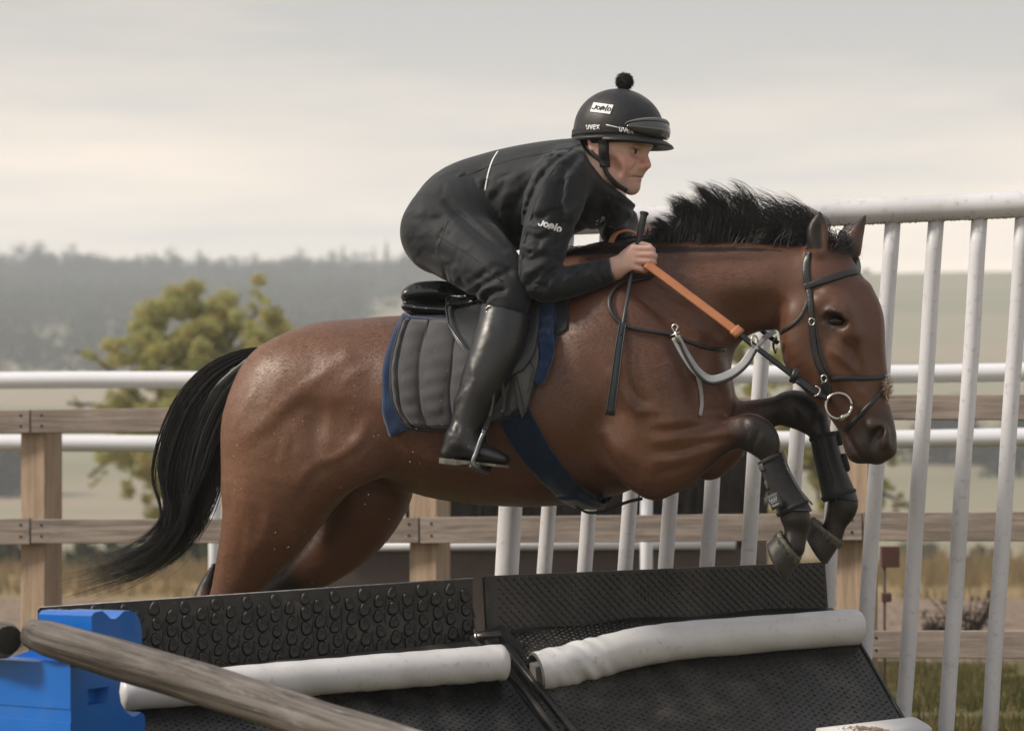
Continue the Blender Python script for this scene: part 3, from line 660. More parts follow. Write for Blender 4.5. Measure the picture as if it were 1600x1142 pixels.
# ---- white picket wing beside the jump
PICK = M('weathered_white_tube', (.64, .64, .68), rough=.5, var=.14, vs=5, bump=.08, bs=60, stretch=(1, 1, .35))
def dirty(m, amt=.5, col=(.30, .27, .22), scale=46, lo=.57, hi=.74, st=(1, 1, 1)):
    nt = m.node_tree; N, L = nt.nodes, nt.links; b = N['Principled BSDF']; src = b.inputs['Base Color'].links[0].from_socket
    n = N.new('ShaderNodeTexNoise'); n.inputs['Scale'].default_value = scale; n.inputs['Detail'].default_value = 8; tc = N.new('ShaderNodeTexCoord'); mq = N.new('ShaderNodeMapping'); mq.inputs['Scale'].default_value = st; L.new(tc.outputs['Object'], mq.inputs['Vector']); L.new(mq.outputs[0], n.inputs['Vector'])
    r = N.new('ShaderNodeMapRange'); r.inputs['From Min'].default_value = lo; r.inputs['From Max'].default_value = hi; r.inputs['To Max'].default_value = amt; L.new(n.outputs['Fac'], r.inputs['Value'])
    x = N.new('ShaderNodeMixRGB'); L.new(r.outputs[0], x.inputs['Fac']); L.new(src, x.inputs['Color1']); x.inputs['Color2'].default_value = (*col, 1); L.new(x.outputs[0], b.inputs['Base Color'])
dirty(PICK, .5); dirty(PICK, .45, (.36, .36, .34), 4.0, .45, .75, (1, 1, .5))
MOSS = M('green_algae', (.16, .17, .07), rough=.95, var=.5, vs=30, bump=.5, bs=120)
def dP(px): return 7.62 - .40 * (px - 800) / 800.0
wing = thing('picket_wing', 'tall white picket wing of the jump, right of and behind the bay horse', 'fence', U(1300, 1205, dP(1300)))
def picket(px, r, top):
    d = dP(px)
    bot = U(px - .066 * 360, 840 + 365, d); T = U(px + .066 * (840 - top), top, d)
    n = 12; pts = [bot + (T - bot) * (i / n) + Vector((.0012 * math.sin(i * 1.3 + px), 0, 0)) for i in range(n + 1)]
    V, Fc = tube(pts, r, 14); return put('picket', mesh('picket', V, Fc), wing, PICK)
def rail_v(px): return np.interp(px, [780, 1000, 1300, 1600, 1800], [352, 343, 333, 319, 308])
picket(795, .037, rail_v(820))
for px in (854, 917, 980, 1043, 1107, 1171, 1235, 1298, 1362, 1430, 1498, 1566, 1634): picket(px, .0232, rail_v(px + 34))
pts = [U(px, rail_v(px), dP(px)) for px in np.linspace(806, 1760, 16)]; V, Fc = tube(pts, .0385, 18); top_rail = put('top_rail', mesh('top_rail', V, Fc), wing, PICK)
mb = MB(); rng = np.random.default_rng(4)                              # algae along the underside of the rail
for q in range(520):
    px = rng.uniform(1010, 1640); p = U(px, rail_v(px), dP(px)); a = rng.normal(0, .35); c = p + Vector((0, -math.sin(a) * .038, -math.cos(a) * .038)); r = rng.uniform(.001, .0035)
    mb.add(([c + Vector((r, 0, 0)), c + Vector((-r * .5, r, 0)), c + Vector((-r * .5, -r, 0)), c - Vector((0, 0, r))], [(0, 1, 3), (1, 2, 3), (2, 0, 3)]))
o = put('algae', mb.mesh('algae'), top_rail, MOSS); o['kind'] = 'stuff'

# ================================================================ THE HORSE
def cs(u, v, r, hw=None, yc=0.0):
    """station of a limb: centre and radius in photo pixels, half width and offset (away from the camera) in metres"""
    x, y, z = H(u, v, yc); k = PXM(u, yc)
    return (x, yc, z, r * k, hw if hw is not None else r * k)
def hp(u, v, w=0.0): return H(u, v, w)

xs = axis_steps([(-1.02, 0.62, 0.0058), (0.62, 1.16, 0.0046)])
ys = axis_steps([(-0.36, 0.36, 0.0068)])
zs = axis_steps([(0.0, 0.36, 0.009), (0.36, 1.66, 0.0056)])
hf = Field(xs, ys, zs)
# trunk: rump, loin, barrel, girth, chest
hf.add([cs(462, 606, 82, .19), cs(515, 613, 109, .255), cs(575, 617, 119, .27), cs(630, 624, 130, .275), cs(700, 637, 143, .29), cs(780, 640, 150, .30), cs(860, 634, 156, .29), cs(930, 610, 165, .265), cs(985, 597, 152, .23), cs(1022, 597, 120, .19)], k=.04, sub=6)
# withers and neck
hf.add([cs(862, 520, 108, .15), cs(930, 495, 112, .15), cs(1010, 486, 107, .125), cs(1090, 466, 89, .105), cs(1155, 451, 74, .092), cs(1212, 447, 67, .088), cs(1258, 447, 62, .085)], k=.09, sub=6)
# breast muscles, one each side
for s_ in (-1, 1):
    hf.add([cs(1040, 600, 92, .11, s_ * .11), cs(1078, 630, 66, .09, s_ * .10)], k=.06)
# near quarter and thigh
for s_ in (-1, 1):
    hf.add([cs(452, 620, 82, .12, s_ * .12), cs(437, 668, 88, .125, s_ * .13)], k=.06)
hf.add([cs(452, 655, 96, .13, -.13), cs(441, 735, 97, .135, -.13), cs(418, 812, 72, .105, -.13), cs(386, 878, 49, .07, -.12), cs(357, 937, 31, .05, -.115), cs(330, 992, 27, .038, -.11)], k=.05, sub=5)
hf.add([cs(500, 705, 66, .10, -.15), cs(478, 770, 34, .07, -.14)], k=.06)          # stifle and flank fold
hf.add([cs(560, 705, 50, .06, -.20), cs(505, 735, 44, .06, -.18)], k=.07)
hf.add([cs(336, 884, 5, .02, -.03), cs(326, 912, 13, .026, -.03), cs(318, 940, 17, .03, -.04), cs(318, 968, 17, .03, -.07), cs(330, 995, 24, .03, -.11)], k=.012)   # point of hock
hf.add([cs(330, 992, 25, .036, -.11), cs(322, 1060, 18, .026, -.11), cs(308, 1130, 17, .025, -.11), cs(302, 1160, 22, .03, -.11), cs(312, 1190, 18, .028, -.11)], k=.03)
# far hind leg
hf.add([cs(520, 690, 95, .12, .13), cs(566, 738, 82, .13, .13), cs(569, 786, 64, .11, .13), cs(541, 836, 52, .085, .13), cs(484, 889, 37, .065, .12), cs(420, 936, 26, .045, .12), cs(372, 985, 24, .036, .12)], k=.05, sub=5)
hf.add([cs(372, 985, 24, .034, .12), cs(362, 1060, 17, .025, .12), cs(348, 1130, 16, .024, .12), cs(342, 1158, 21, .03, .12), cs(352, 1186, 17, .027, .12)], k=.03)
# shoulder, near foreleg
hf.add([cs(955, 540, 82, .07, -.19), cs(1000, 600, 72, .075, -.20), cs(1035, 655, 58, .08, -.19)], k=.06)
hf.add([cs(990, 690, 62, .085, -.18), cs(1030, 716, 60, .085, -.165), cs(1080, 700, 43, .066, -.16), cs(1128, 681, 27, .044, -.16), cs(1154, 675, 26, .040, -.16), cs(1174, 676, 30, .043, -.16), cs(1191, 688, 27, .038, -.16), cs(1201, 708, 17, .028, -.16), cs(1207, 724, 14.5, .024, -.16), cs(1226, 768, 15, .024, -.16), cs(1243, 806, 23, .033, -.16), cs(1244, 830, 18, .026, -.16), cs(1240, 856, 18, .030, -.16)], k=.035, sub=5)
hf.add([cs(1022, 755, 24, .045, -.15), cs(1006, 720, 34, .05, -.15)], k=.03)
# far foreleg
hf.add([cs(1085, 690, 56, .075, .13), cs(1112, 690, 52, .07, .13), cs(1140, 668, 38, .055, .13), cs(1180, 651, 27, .040, .13), cs(1213, 642, 23, .035, .13), cs(1240, 639, 30, .041, .13), cs(1262, 648, 29, .037, .13), cs(1278, 670, 19, .028, .13), cs(1291, 704, 15, .024, .13), cs(1312, 762, 15, .024, .13), cs(1317, 788, 24, .032, .13), cs(1306, 816, 18, .026, .13), cs(1298, 838, 19, .03, .13)], k=.035, sub=5)
hf.add([cs(1108, 722, 25, .045, .12)], k=.03)
# head
hf.add([cs(1292, 428, 46, .075), cs(1292, 470, 66, .088), cs(1300, 520, 76, .092), cs(1313, 572, 64, .082), cs(1336, 622, 50, .063), cs(1353, 660, 43, .052), cs(1361, 684, 40, .05)], k=.04, sub=6)
hf.add([cs(1258, 500, 40, .098), cs(1256, 550, 36, .096), cs(1285, 590, 26, .075)], k=.04)        # cheek plate
for s_ in (-1, 1): hf.add([cs(1290, 470, 14, .02, s_ * .085), cs(1316, 488, 15, .022, s_ * .088), cs(1330, 520, 12, .02, s_ * .078)], k=.035)   # brow
hf.add([cs(1352, 452, 10, .04), cs(1371, 490, 8, .035), cs(1374, 540, 7, .03), cs(1382, 610, 6, .022)], k=.025)     # line of the nasal bone
hf.add([cs(1340, 705, 18, .035), cs(1332, 690, 14, .03)], k=.02)                                    # chin
hf.add([cs(1388, 703, 13, .035), cs(1372, 712, 13, .035)], k=.015)                                  # upper lip
for s_ in (-1, 1):
    hf.add([cs(1362, 664, 7, .014, s_ * .045), cs(1380, 672, 8, .014, s_ * .042), cs(1384, 692, 7, .012, s_ * .042)], k=.014)
    hf.cut([cs(1364, 699, 6, .016, s_ * .056), cs(1366, 685, 10, .022, s_ * .056), cs(1375, 673, 7, .016, s_ * .050)], k=.007)
    hf.cut([cs(1301, 502, 11, .013, s_ * .098), cs(1315, 503, 10, .013, s_ * .096)], k=.012)
hf.stroke([hp(1324, 668), hp(1331, 690), hp(1342, 708), hp(1354, 722)], .010, .0032)
hf.stroke([hp(1334, 672), hp(1342, 692), hp(1352, 708)], -.003, .005)                               # mouth line
hf.stroke([hp(1288, 499), hp(1303, 490), hp(1322, 495), hp(1332, 508)], -.006, .004)                # upper lid
hf.stroke([hp(1291, 509), hp(1306, 515), hp(1324, 511)], -.005, .004)
hf.stroke([hp(1288, 484), hp(1306, 478), hp(1326, 484)], .004, .005)                               # lower lid
hf.stroke([hp(1330, 530), hp(1345, 575), hp(1352, 610)], .009, .012)
hf.stroke([hp(1300, 548), hp(1326, 566), hp(1350, 590)], -.010, .009)                               # facial crest
hf.stroke([hp(1290, 590), hp(1312, 610), hp(1330, 640)], .006, .014)
hf.stroke([hp(1236, 470), hp(1222, 500), hp(1218, 540), hp(1240, 580)], .010, .012)
hf.stroke([hp(1300, 536), hp(1316, 545), hp(1328, 560)], -.005, .007)
hf.stroke([hp(1276, 600), hp(1300, 622), hp(1322, 650)], -.004, .007)
hf.stroke([hp(1262, 445), hp(1290, 462), hp(1312, 478)], .005, .010)
hf.stroke([hp(1344, 640), hp(1350, 665), hp(1346, 690)], .005, .008)                 # throat and jaw edge
hf.stroke([hp(1343, 520), hp(1352, 560), hp(1360, 600)], -.004, .006)
# ears
def ear(base, mid, tip, yc, op):
    hf.add([cs(*base, .026, yc), cs(*mid, .024, yc + op), cs(*tip, .005, yc + op * 1.6)], k=.02, sub=6)
ear((1280, 392, 16), (1277, 362, 17.5), (1281, 333, 4), -.06, -.006)
ear((1330, 392, 16), (1336, 368, 13.5), (1352, 338, 3), .06, .006)
hf.cut([cs(1284, 386, 6, .012, -.09), cs(1280, 362, 9, .014, -.09), cs(1281, 344, 4, .01, -.09)], k=.008)
# muscles and hollows of the near side drawn as strokes (both sides alike)
for pts, a, sg in [
    # quarter: ridge from the back of the thigh up to the hip, hollows beside it, flank fold
    ([(384, 695), (432, 666), (468, 632), (493, 612), (532, 582), (555, 558)], -.0058, .011), ([(400, 715), (450, 682), (488, 645), (508, 628)], .0040, .012),
    ([(516, 622), (512, 660), (514, 700), (516, 735)], .0068, .014), ([(536, 612), (536, 660), (532, 705)], -.0040, .010), ([(552, 628), (556, 660), (560, 690)], .0040, .012),
    ([(556, 604), (575, 588), (598, 574)], -.0038, .009), ([(596, 650), (588, 678), (572, 698), (545, 716), (515, 728)], -.0058, .0075), ([(576, 648), (572, 670), (560, 690)], .0042, .010),
    ([(548, 722), (515, 742), (490, 775), (470, 805)], .0036, .009), ([(530, 712), (505, 732), (484, 762)], -.0034, .009),
    ([(458, 690), (454, 708), (450, 724)], .0035, .006), ([(470, 684), (468, 704), (462, 724)], -.0030, .006), ([(480, 690), (478, 712)], .0030, .006),
    ([(364, 650), (378, 622), (394, 598)], -.0026, .007), ([(374, 664), (388, 634), (404, 604)], .0028, .007), ([(386, 668), (400, 640), (416, 612)], -.0022, .007),
    ([(352, 700), (358, 740), (358, 790)], -.0026, .008), ([(372, 700), (378, 750), (374, 800)], .0032, .009), ([(396, 730), (402, 780), (392, 830)], -.0028, .010),
    ([(420, 760), (424, 800), (408, 850)], .0034, .010), ([(398, 800), (392, 840), (378, 890)], .0038, .008), ([(445, 790), (432, 826), (410, 868)], -.0026, .009), ([(360, 830), (358, 870), (350, 910)], -.0022, .007),
    ([(545, 545), (558, 556), (562, 572)], -.0046, .012), ([(575, 560), (596, 590), (606, 630)], .0040, .016),
    ([(480, 540), (505, 560), (520, 590)], .0026, .016), ([(440, 570), (430, 610), (420, 650)], .0026, .014),
    # shoulder, chest, elbow
    ([(962, 578), (984, 612), (1004, 640), (1024, 650)], -.0050, .010), ([(978, 585), (1002, 618), (1030, 640)], .0052, .010), ([(1000, 560), (1040, 590), (1072, 612)], -.0034, .016),
    ([(930, 560), (965, 620), (990, 655)], .0042, .014), ([(1054, 528), (1074, 575), (1088, 620), (1092, 648)], .0075, .010), ([(1100, 560), (1116, 600), (1118, 640)], -.0046, .012),
    ([(943, 681), (962, 715), (985, 742), (1008, 756)], .0055, .009), ([(955, 672), (978, 700), (1005, 730)], -.0040, .010), ([(905, 660), (930, 710), (958, 750)], -.0030, .014), ([(880, 690), (905, 735), (935, 765)], .0032, .012),
    ([(1008, 650), (1026, 642), (1044, 652)], -.0042, .008), ([(1030, 664), (1062, 662), (1098, 658)], -.0026, .006), ([(1022, 676), (1060, 674), (1095, 670), (1135, 668)], .0040, .0055),
    ([(1026, 694), (1060, 690), (1100, 682), (1145, 676)], -.0042, .0065), ([(1036, 706), (1072, 706), (1110, 694), (1155, 686)], .0052, .0055), ([(1024, 722), (1060, 720), (1095, 710), (1125, 698)], -.0044, .007), ([(1030, 742), (1060, 736), (1092, 724)], .0036, .006), ([(1010, 745), (1030, 758), (1050, 756)], -.0036, .007),
    ([(962, 440), (985, 480), (1010, 520)], -.0030, .012), ([(880, 520), (905, 580), (915, 650)], .0028, .016),
    # belly and ribs: faint veins and folds
    ([(640, 700), (690, 722), (740, 738), (800, 748)], -.0022, .0055), ([(870, 770), (820, 762), (760, 760), (700, 752)], -.0018, .0045), ([(620, 640), (630, 680), (655, 715)], .0026, .014),
    ([(1000, 450), (1060, 500), (1120, 530)], .008, .018),
    ([(1020, 405), (1080, 408), (1160, 404), (1240, 400)], .005, .010),
    ([(1040, 392), (1120, 393), (1220, 392)], -.004, .010),
    ([(1060, 440), (1140, 440), (1210, 430)], -.006, .022),
    ([(1120, 490), (1170, 480), (1220, 462)], .007, .020),
    ([(990, 460), (1018, 484), (1052, 503)], .0045, .0055),
    ([(1002, 455), (1030, 478), (1062, 494)], -.0035, .0055),
    ([(1012, 448), (1042, 470), (1076, 486)], .0040, .0055),
    ([(1024, 442), (1056, 462), (1090, 476)], -.0030, .0055),
    ([(880, 690), (930, 740), (960, 765)], -.005, .020),
    ([(1170, 660), (1188, 668), (1200, 690)], -.003, .008),
    ([(640, 720), (720, 745), (820, 755)], -.004, .030),
    ([(1164, 652), (1172, 676), (1168, 700)], .005, .006), ([(1196, 664), (1186, 684), (1178, 704)], .004, .005), ([(1120, 668), (1150, 664), (1170, 668)], .004, .006), ([(1216, 626), (1226, 645), (1224, 664)], .004, .006), ([(1270, 630), (1258, 650), (1250, 668)], .004, .006),
    ([(1206, 806), (1236, 812), (1262, 806)], -.003, .008), ([(1228, 830), (1240, 850), (1242, 868)], -.003, .007),
    ([(700, 700), (760, 720), (850, 735)], .003, .02), ([(900, 560), (915, 640), (905, 720)], -.004, .025), ([(1330, 530), (1338, 555), (1330, 585)], -.003, .0045), ([(1336, 600), (1350, 622), (1354, 645)], -.003, .005),
    ]:
    hf.stroke([hp(*p, -.15) for p in pts], a * (.70 if pts[0][0] < 625 else 1.15), sg * (1.2 if pts[0][0] < 625 else 1.15))
for i in range(6):                                                         # faint ribs behind the girth
    x0 = 640 + i * 34
    hf.stroke([hp(x0 + 16, 560, -.2), hp(x0 + 4, 630, -.2), hp(x0, 700, -.2)], .0022, .009)
HV, HQ = hf.mesh(relax=2)
HVW = l2w_np(HV); H_BVH = bvh_of(HVW, HQ)
H_MIR = None

def sstep(a, b, x): t = np.clip((x - a) / (b - a), 0, 1); return t * t * (3 - 2 * t)
def seg_d2(V, a, b):
    a, b = np.array(a), np.array(b); e = b - a; t = np.clip(((V - a) @ e) / (e @ e), 0, 1)[:, None]
    return ((V - a - t * e) ** 2).sum(1)
# bay coat with black points
bay = np.array((0.112, 0.046, 0.025)); black = np.array((0.0065, 0.0055, 0.0055)); tan = np.array((0.235, 0.112, 0.056))
pts_black = np.zeros(len(HV))
def points_along(path, r, soft):
    global pts_black
    d = np.full(len(HV), 9.0)
    for a, b in zip(path[:-1], path[1:]): d = np.minimum(d, np.sqrt(seg_d2(HV, a, b)))
    pts_black = np.maximum(pts_black, 1 - sstep(r, r + soft, d))
points_along([hp(1190, 686, -.16), hp(1203, 704, -.16), hp(1240, 800, -.16), hp(1238, 880, -.16)], .045, .085)
points_along([hp(1090, 722, -.16), hp(1150, 690, -.16), hp(1190, 690, -.16)], .010, .045)
points_along([hp(1238, 650, .13), hp(1262, 652, .13), hp(1300, 720, .13), hp(1310, 870, .13)], .048, .085)
points_along([hp(328, 985, -.11), hp(305, 1180, -.11)], .055, .06)
points_along([hp(334, 884, -.02), hp(318, 930, -.02), hp(312, 970, -.03)], .036, .012)
points_along([hp(440, 930, .12), hp(410, 955, .12), hp(372, 990, .12), hp(345, 1180, .12)], .07, .08)
muz = np.zeros(len(HV))
d = np.sqrt(((HV - np.array(hp(1368, 695))) ** 2).sum(1)); muz = 1 - sstep(.04, .165, d)
d = np.sqrt(((HV[:, [0, 2]] - np.array(hp(1307, 503))[[0, 2]]) ** 2).sum(1)); muz = np.maximum(muz, .75 * (1 - sstep(.02, .055, d)))
earb = np.zeros(len(HV))
for e_, w_ in (((1278, 352), -.066), ((1345, 352), .066)):
    pass
tipz = sstep(hp(1280, 376)[2], hp(1280, 340)[2], HV[:, 2]) * (HV[:, 0] > hp(1245, 400)[0]); earb = tipz * .85
near_ear_in = .92 * sstep(hp(1289, 360, -.08)[0], hp(1281, 360, -.08)[0], HV[:, 0]) * (HV[:, 1] < -.055) * (HV[:, 2] > hp(1280, 394)[2]); earb = np.maximum(earb, near_ear_in)
coat = np.tile(bay, (len(HV), 1))
light = sstep(-.15, -.70, HV[:, 0]) * .75 * sstep(.45, .9, HV[:, 2])  # haunch highlight, painted into the coat as lighter tan
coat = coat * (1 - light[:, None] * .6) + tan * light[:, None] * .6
nlight = np.exp(-((HV[:, 0] - hp(1060, 690)[0]) / .12) ** 2 - ((HV[:, 2] - hp(1060, 690)[2]) / .07) ** 2) * .45  # forearm highlight, painted into the coat the same way
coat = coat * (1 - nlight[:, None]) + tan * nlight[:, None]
dk = sstep(hp(1130, 425)[2], hp(1130, 378)[2], HV[:, 2]) * (HV[:, 0] > .2) * (HV[:, 0] < hp(1255, 400)[0]) * .35
crest_ln = dk[:, None]; coat = coat * (1 - crest_ln) + black * crest_ln
d = np.minimum(np.sqrt(seg_d2(HV, hp(1364, 697, -.05), hp(1374, 675, -.045))), np.sqrt(seg_d2(HV, hp(1364, 697, .05), hp(1374, 675, .045)))); muz = np.maximum(muz, 1.1 * (1 - sstep(.008, .018, d)))  # nostril hollows painted dark inside so they look deeper
muzz = (np.clip(muz, 0, 1.1) * .88)[:, None]; coat = coat * (1 - muzz) + np.array((.017, .014, .0135)) * muzz
bl = np.clip(np.maximum(pts_black * .95, earb), 0, 1)[:, None]; coat = coat * (1 - bl) + black * bl

COAT = M('bay_coat', (0, 0, 0), rough=0.43, var=0.22, vs=11, bump=0.3, bs=520, dist=0.0013, spec=0.5, attr=True, sheen=0.0, rvar=.09, stretch=(1, 1, 1.7))
COATH = M('bay_hair', (0, 0, 0), rough=0.58, var=0.2, vs=11, bump=0, spec=0.36, attr=True, rvar=.06)
HAIR = M('black_hair', (0.008, 0.0075, 0.008), rough=0.36, var=0.3, vs=40, bump=0, spec=0.6, rvar=0.1)
horse = thing('horse', 'bay horse with black mane and tail jumping to the right over the black rubber boards', 'horse', L2W((0, 0, 0.0)))
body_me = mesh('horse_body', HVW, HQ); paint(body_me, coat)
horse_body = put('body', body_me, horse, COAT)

def coat_hair(n, seed):
    """short lying hair over the whole skin, coloured as the skin under it"""
    rng = np.random.default_rng(seed); A, B, C, D = (HVW[HQ[:, k]] for k in range(4))
    N_ = np.cross(C - A, D - B); ar = np.linalg.norm(N_, axis=1) + 1e-12; N_ = N_ / ar[:, None]
    f = rng.choice(len(HQ), n, p=ar / ar.sum()); a, b = rng.uniform(0, 1, (2, n, 1))
    P = (A[f] * (1 - a) + B[f] * a) * (1 - b) + (D[f] * (1 - a) + C[f] * a) * b; Nf = N_[f]
    L = HV[HQ[f, 0]]; leg = sstep(.62, .45, L[:, 2])[:, None]; head = sstep(.66, .80, L[:, 0])[:, None]
    fl = np.array([-.85, 0, -.5]) * (1 - leg) + np.array([-.15, 0, -1.0]) * leg; fl = fl * (1 - head) + np.array([.35, 0, -.95]) * head
    rump = np.exp(-((L[:, 0] + .35) / .14) ** 2 - ((L[:, 2] - 1.1) / .18) ** 2)[:, None]; fl = fl + rump * np.array([.0, 0, -.55])
    ph = fbm(L[:, 0] * 5 + 9, L[:, 2] * 5 + 9, 3, 77) - .5; c_, s_ = np.cos(ph * 1.1), np.sin(ph * 1.1)
    fl = np.stack([fl[:, 0] * c_ - fl[:, 2] * s_, fl[:, 1], fl[:, 0] * s_ + fl[:, 2] * c_], 1); fl = l2w_np(fl)
    fl = fl + rng.normal(0, .16, fl.shape); T = fl - Nf * (fl * Nf).sum(1)[:, None]; T /= np.linalg.norm(T, axis=1)[:, None] + 1e-9
    S_ = np.cross(T, Nf); ln = rng.uniform(.005, .0105, n)[:, None] * (1 - .45 * head) * (1 - .3 * leg); w = rng.uniform(.00028, .0005, n)[:, None]
    tip = P + T * ln + Nf * ln * rng.uniform(.05, .16, n)[:, None]; root = P - Nf * .0004
    V = np.stack([root - S_ * w, root + S_ * w, tip + S_ * w * .3, tip - S_ * w * .3], 1).reshape(-1, 3)
    me = mesh('coat_hair', V, np.arange(n * 4).reshape(-1, 4)); col = coat[HQ[f, 0]] * rng.choice([.72, .88, 1.0, 1.12, 1.32], n)[:, None]
    paint(me, np.repeat(col, 4, 0)); o = put('coat_hair', me, horse, COATH); o['kind'] = 'stuff'; return o

def strand_mesh(name, strands, mat, parent, nr=3):
    """many hairs in one mesh: each strand = (points Nx3, root radius)"""
    Vs, Fs = [], []; o = 0
    for P, r in strands:
        P = np.asarray(P, float); n = len(P)
        T = np.gradient(P, axis=0); T /= np.linalg.norm(T, axis=1)[:, None] + 1e-9
        A = np.cross(T, np.array([0.13, 0.97, 0.2])); A /= np.linalg.norm(A, axis=1)[:, None] + 1e-9; B = np.cross(T, A)
        rad = r * (1 - np.linspace(0, 1, n) ** 2.2 * .93)
        ang = 2 * np.pi * np.arange(nr) / nr
        V = P[:, None] + (A[:, None] * np.cos(ang)[None, :, None] + B[:, None] * np.sin(ang)[None, :, None]) * rad[:, None, None]
        Vs.append(V.reshape(-1, 3))
        i = np.arange(n - 1)[:, None] * nr; k = np.arange(nr)[None]; k2 = (k + 1) % nr
        Fs.append((np.stack([i + k, i + k2, i + nr + k2, i + nr + k], 2).reshape(-1, 4)) + o); o += n * nr
    me = mesh(name, np.concatenate(Vs), np.concatenate(Fs))
    return put(name, me, parent, mat)

coat_hair(420000, 51)
# tail
G0 = cr([(424, 544), (383, 549), (330, 574), (288, 620), (262, 680), (251, 740), (262, 790), (254, 828), (214, 862), (152, 884), (92, 896)], 8)
G1 = cr([(424, 556), (402, 588), (372, 638), (354, 694), (341, 752), (325, 796), (302, 836), (262, 876), (205, 904), (140, 922), (88, 934)], 8)
def lerp_tail(s, t):
    i = np.clip(t * (len(G0) - 1), 0, len(G0) - 1.001); k = i.astype(int); f = (i - k)[:, None]
    a = G0[k] * (1 - f) + G0[k + 1] * f; b = G1[k] * (1 - f) + G1[k + 1] * f
    return a * (1 - s)[:, None] + b * s[:, None]
strands = []
for c_ in range(64):
    s_c = RNG.uniform(0, 1); e_c = RNG.choice([RNG.uniform(.55, .85), RNG.uniform(.86, 1.0)], p=[.62, .38]); w_c = RNG.normal(0, .028); oc = RNG.normal(0, 1, 2); ph = RNG.uniform(0, 6); dr = RNG.normal(0, .13)
    for i in range(42):
        n = 22; s0 = s_c + RNG.normal(0, .075); t = np.linspace(RNG.uniform(0, .05), e_c * RNG.uniform(.82, 1.0), n); fr = np.linspace(0, 1, n)
        sv = s0 * (1 - fr * .75) + s_c * fr * .75 + dr * fr
        P2 = lerp_tail(np.clip(sv, -.1, 1.1), t)
        P2 = P2 + np.outer(fr ** 2.0, oc * [8, 11]) + np.stack([np.sin(fr * 8 + ph), np.cos(fr * 7 + ph)], 1) * (fr ** 1.4)[:, None] * 4.0 + np.outer(fr ** 3, RNG.normal(0, 1, 2) * [3, 3])
        w = (w_c + RNG.normal(0, .010) * (1 - fr * .6)) * (0.5 + 1.0 * np.sin(np.pi * np.clip(t, 0, .75))) + .01
        strands.append(([H(p[0], p[1], ww) for p, ww in zip(P2, w)], RNG.uniform(.0006, .0012)))
for i in range(130):                                                        # loose wisps
    n = 16; s0 = RNG.uniform(0, 1); t = np.linspace(RNG.uniform(.2, .6), RNG.uniform(.85, 1.0), n); P2 = lerp_tail(np.full(n, s0), t)
    fr = np.linspace(0, 1, n); a = RNG.normal(0, 1, 2); P2 = P2 + np.outer(fr ** 1.6, [a[0] * 22, a[1] * 20 - 8])
    strands.append(([H(p[0], p[1], .01) for p in P2], .0008))
for i in range(26):
    x0, y0 = RNG.uniform(352, 372), RNG.uniform(600, 690)
    P2 = cr([(x0, y0), (x0 - 12, y0 + 50), (x0 - 12 + RNG.normal(0, 4), y0 + 95), (x0 - 22 + RNG.normal(0, 7), y0 + 130)], 5)
    strands.append(([H(p[0], p[1], .0) for p in P2], .0009))
strands = [(l2w_np(np.array(P)), r) for P, r in strands]
tail = strand_mesh('tail', strands, HAIR, horse)
core = [H(*(lerp_tail(np.array([.5]), np.array([t]))[0]), .012) for t in np.linspace(0, .62, 14)]
put('tail_core', mesh('tail_core', *tube([L2W(p) for p in core], [.022, .035, .042, .046, .05, .05, .048, .045, .04, .034, .03, .024, .016, .005], 10, flat=.7)), horse, HAIR)

# mane: stands up along the crest and blows back at the tips
top_env = [(1005, 352), (1030, 335), (1055, 310), (1085, 300), (1120, 286), (1160, 284), (1190, 296), (1215, 315), (1240, 305), (1262, 325), (1275, 350)]
strands = []
def crest(u):
    return np.interp(u, [870, 930, 1000, 1060, 1150, 1220, 1262, 1285], [418, 398, 386, 382, 383, 386, 392, 396])
for c_ in range(95):
    uc = RNG.uniform(1003, 1268); thin = 1205 < uc < 1262; hf_ = RNG.choice([RNG.uniform(.45, .85), RNG.uniform(.82, 1.10)], p=[.35, .65]); bk = RNG.uniform(.6, 1.5); lc = RNG.normal(0, 5); wc = RNG.normal(0, .016); wt = RNG.normal(0, .022); ph = RNG.uniform(0, 6)
    tvc = np.interp(uc, *zip(*top_env))
    for i in range(24 if thin else 46):
        u = uc + RNG.normal(0, 9); v = crest(u) + RNG.uniform(-2, 8); hgt = (v - tvc) * hf_ * (RNG.uniform(.55, 1.0) if RNG.random() < .55 else RNG.uniform(.9, 1.04)); q = RNG.normal(0, 1, 3)
        lean = np.interp(u, [1003, 1050, 1100, 1268], [24, 10, 8, 18]) + lc; back = np.interp(u, [1003, 1045, 1080, 1268], [2, -8, -18, -28]) * bk
        tx = uc + (u - uc) * .35
        P2 = cr([(u, v), (u * .7 + tx * .3 + lean * .55 + 5, v - hgt * .34), (u * .4 + tx * .6 + lean + 6 + q[0] * 1.5, v - hgt * .66), (tx + lean * .7 + back * .35 + q[1] * 2, v - hgt * .90), (tx + lean * .2 + back + q[2] * 3, v - hgt * (1.03 - .02 * bk))], 4)
        fr = np.linspace(0, 1, len(P2)); P2[:, 0] += np.sin(fr * 7 + ph) * 2.2 * fr
        w0 = wc + RNG.normal(0, .008)
        strands.append(([H(p[0], p[1], w0 + wt * f + math.sin(f * 5 + ph) * .004 * f) for p, f in zip(P2, fr)], RNG.uniform(.0005, .0010)))
for i in range(900):                                                      # short dense hair at the roots
    u = RNG.uniform(1003, 1268); v = crest(u) + RNG.uniform(-1, 8); h_ = RNG.uniform(14, 40); P2 = cr([(u, v), (u + 4, v - h_ * .5), (u + 8 + RNG.normal(0, 4), v - h_)], 3); w0 = RNG.normal(0, .018)
    strands.append(([H(p[0], p[1], w0) for p in P2], .0016))
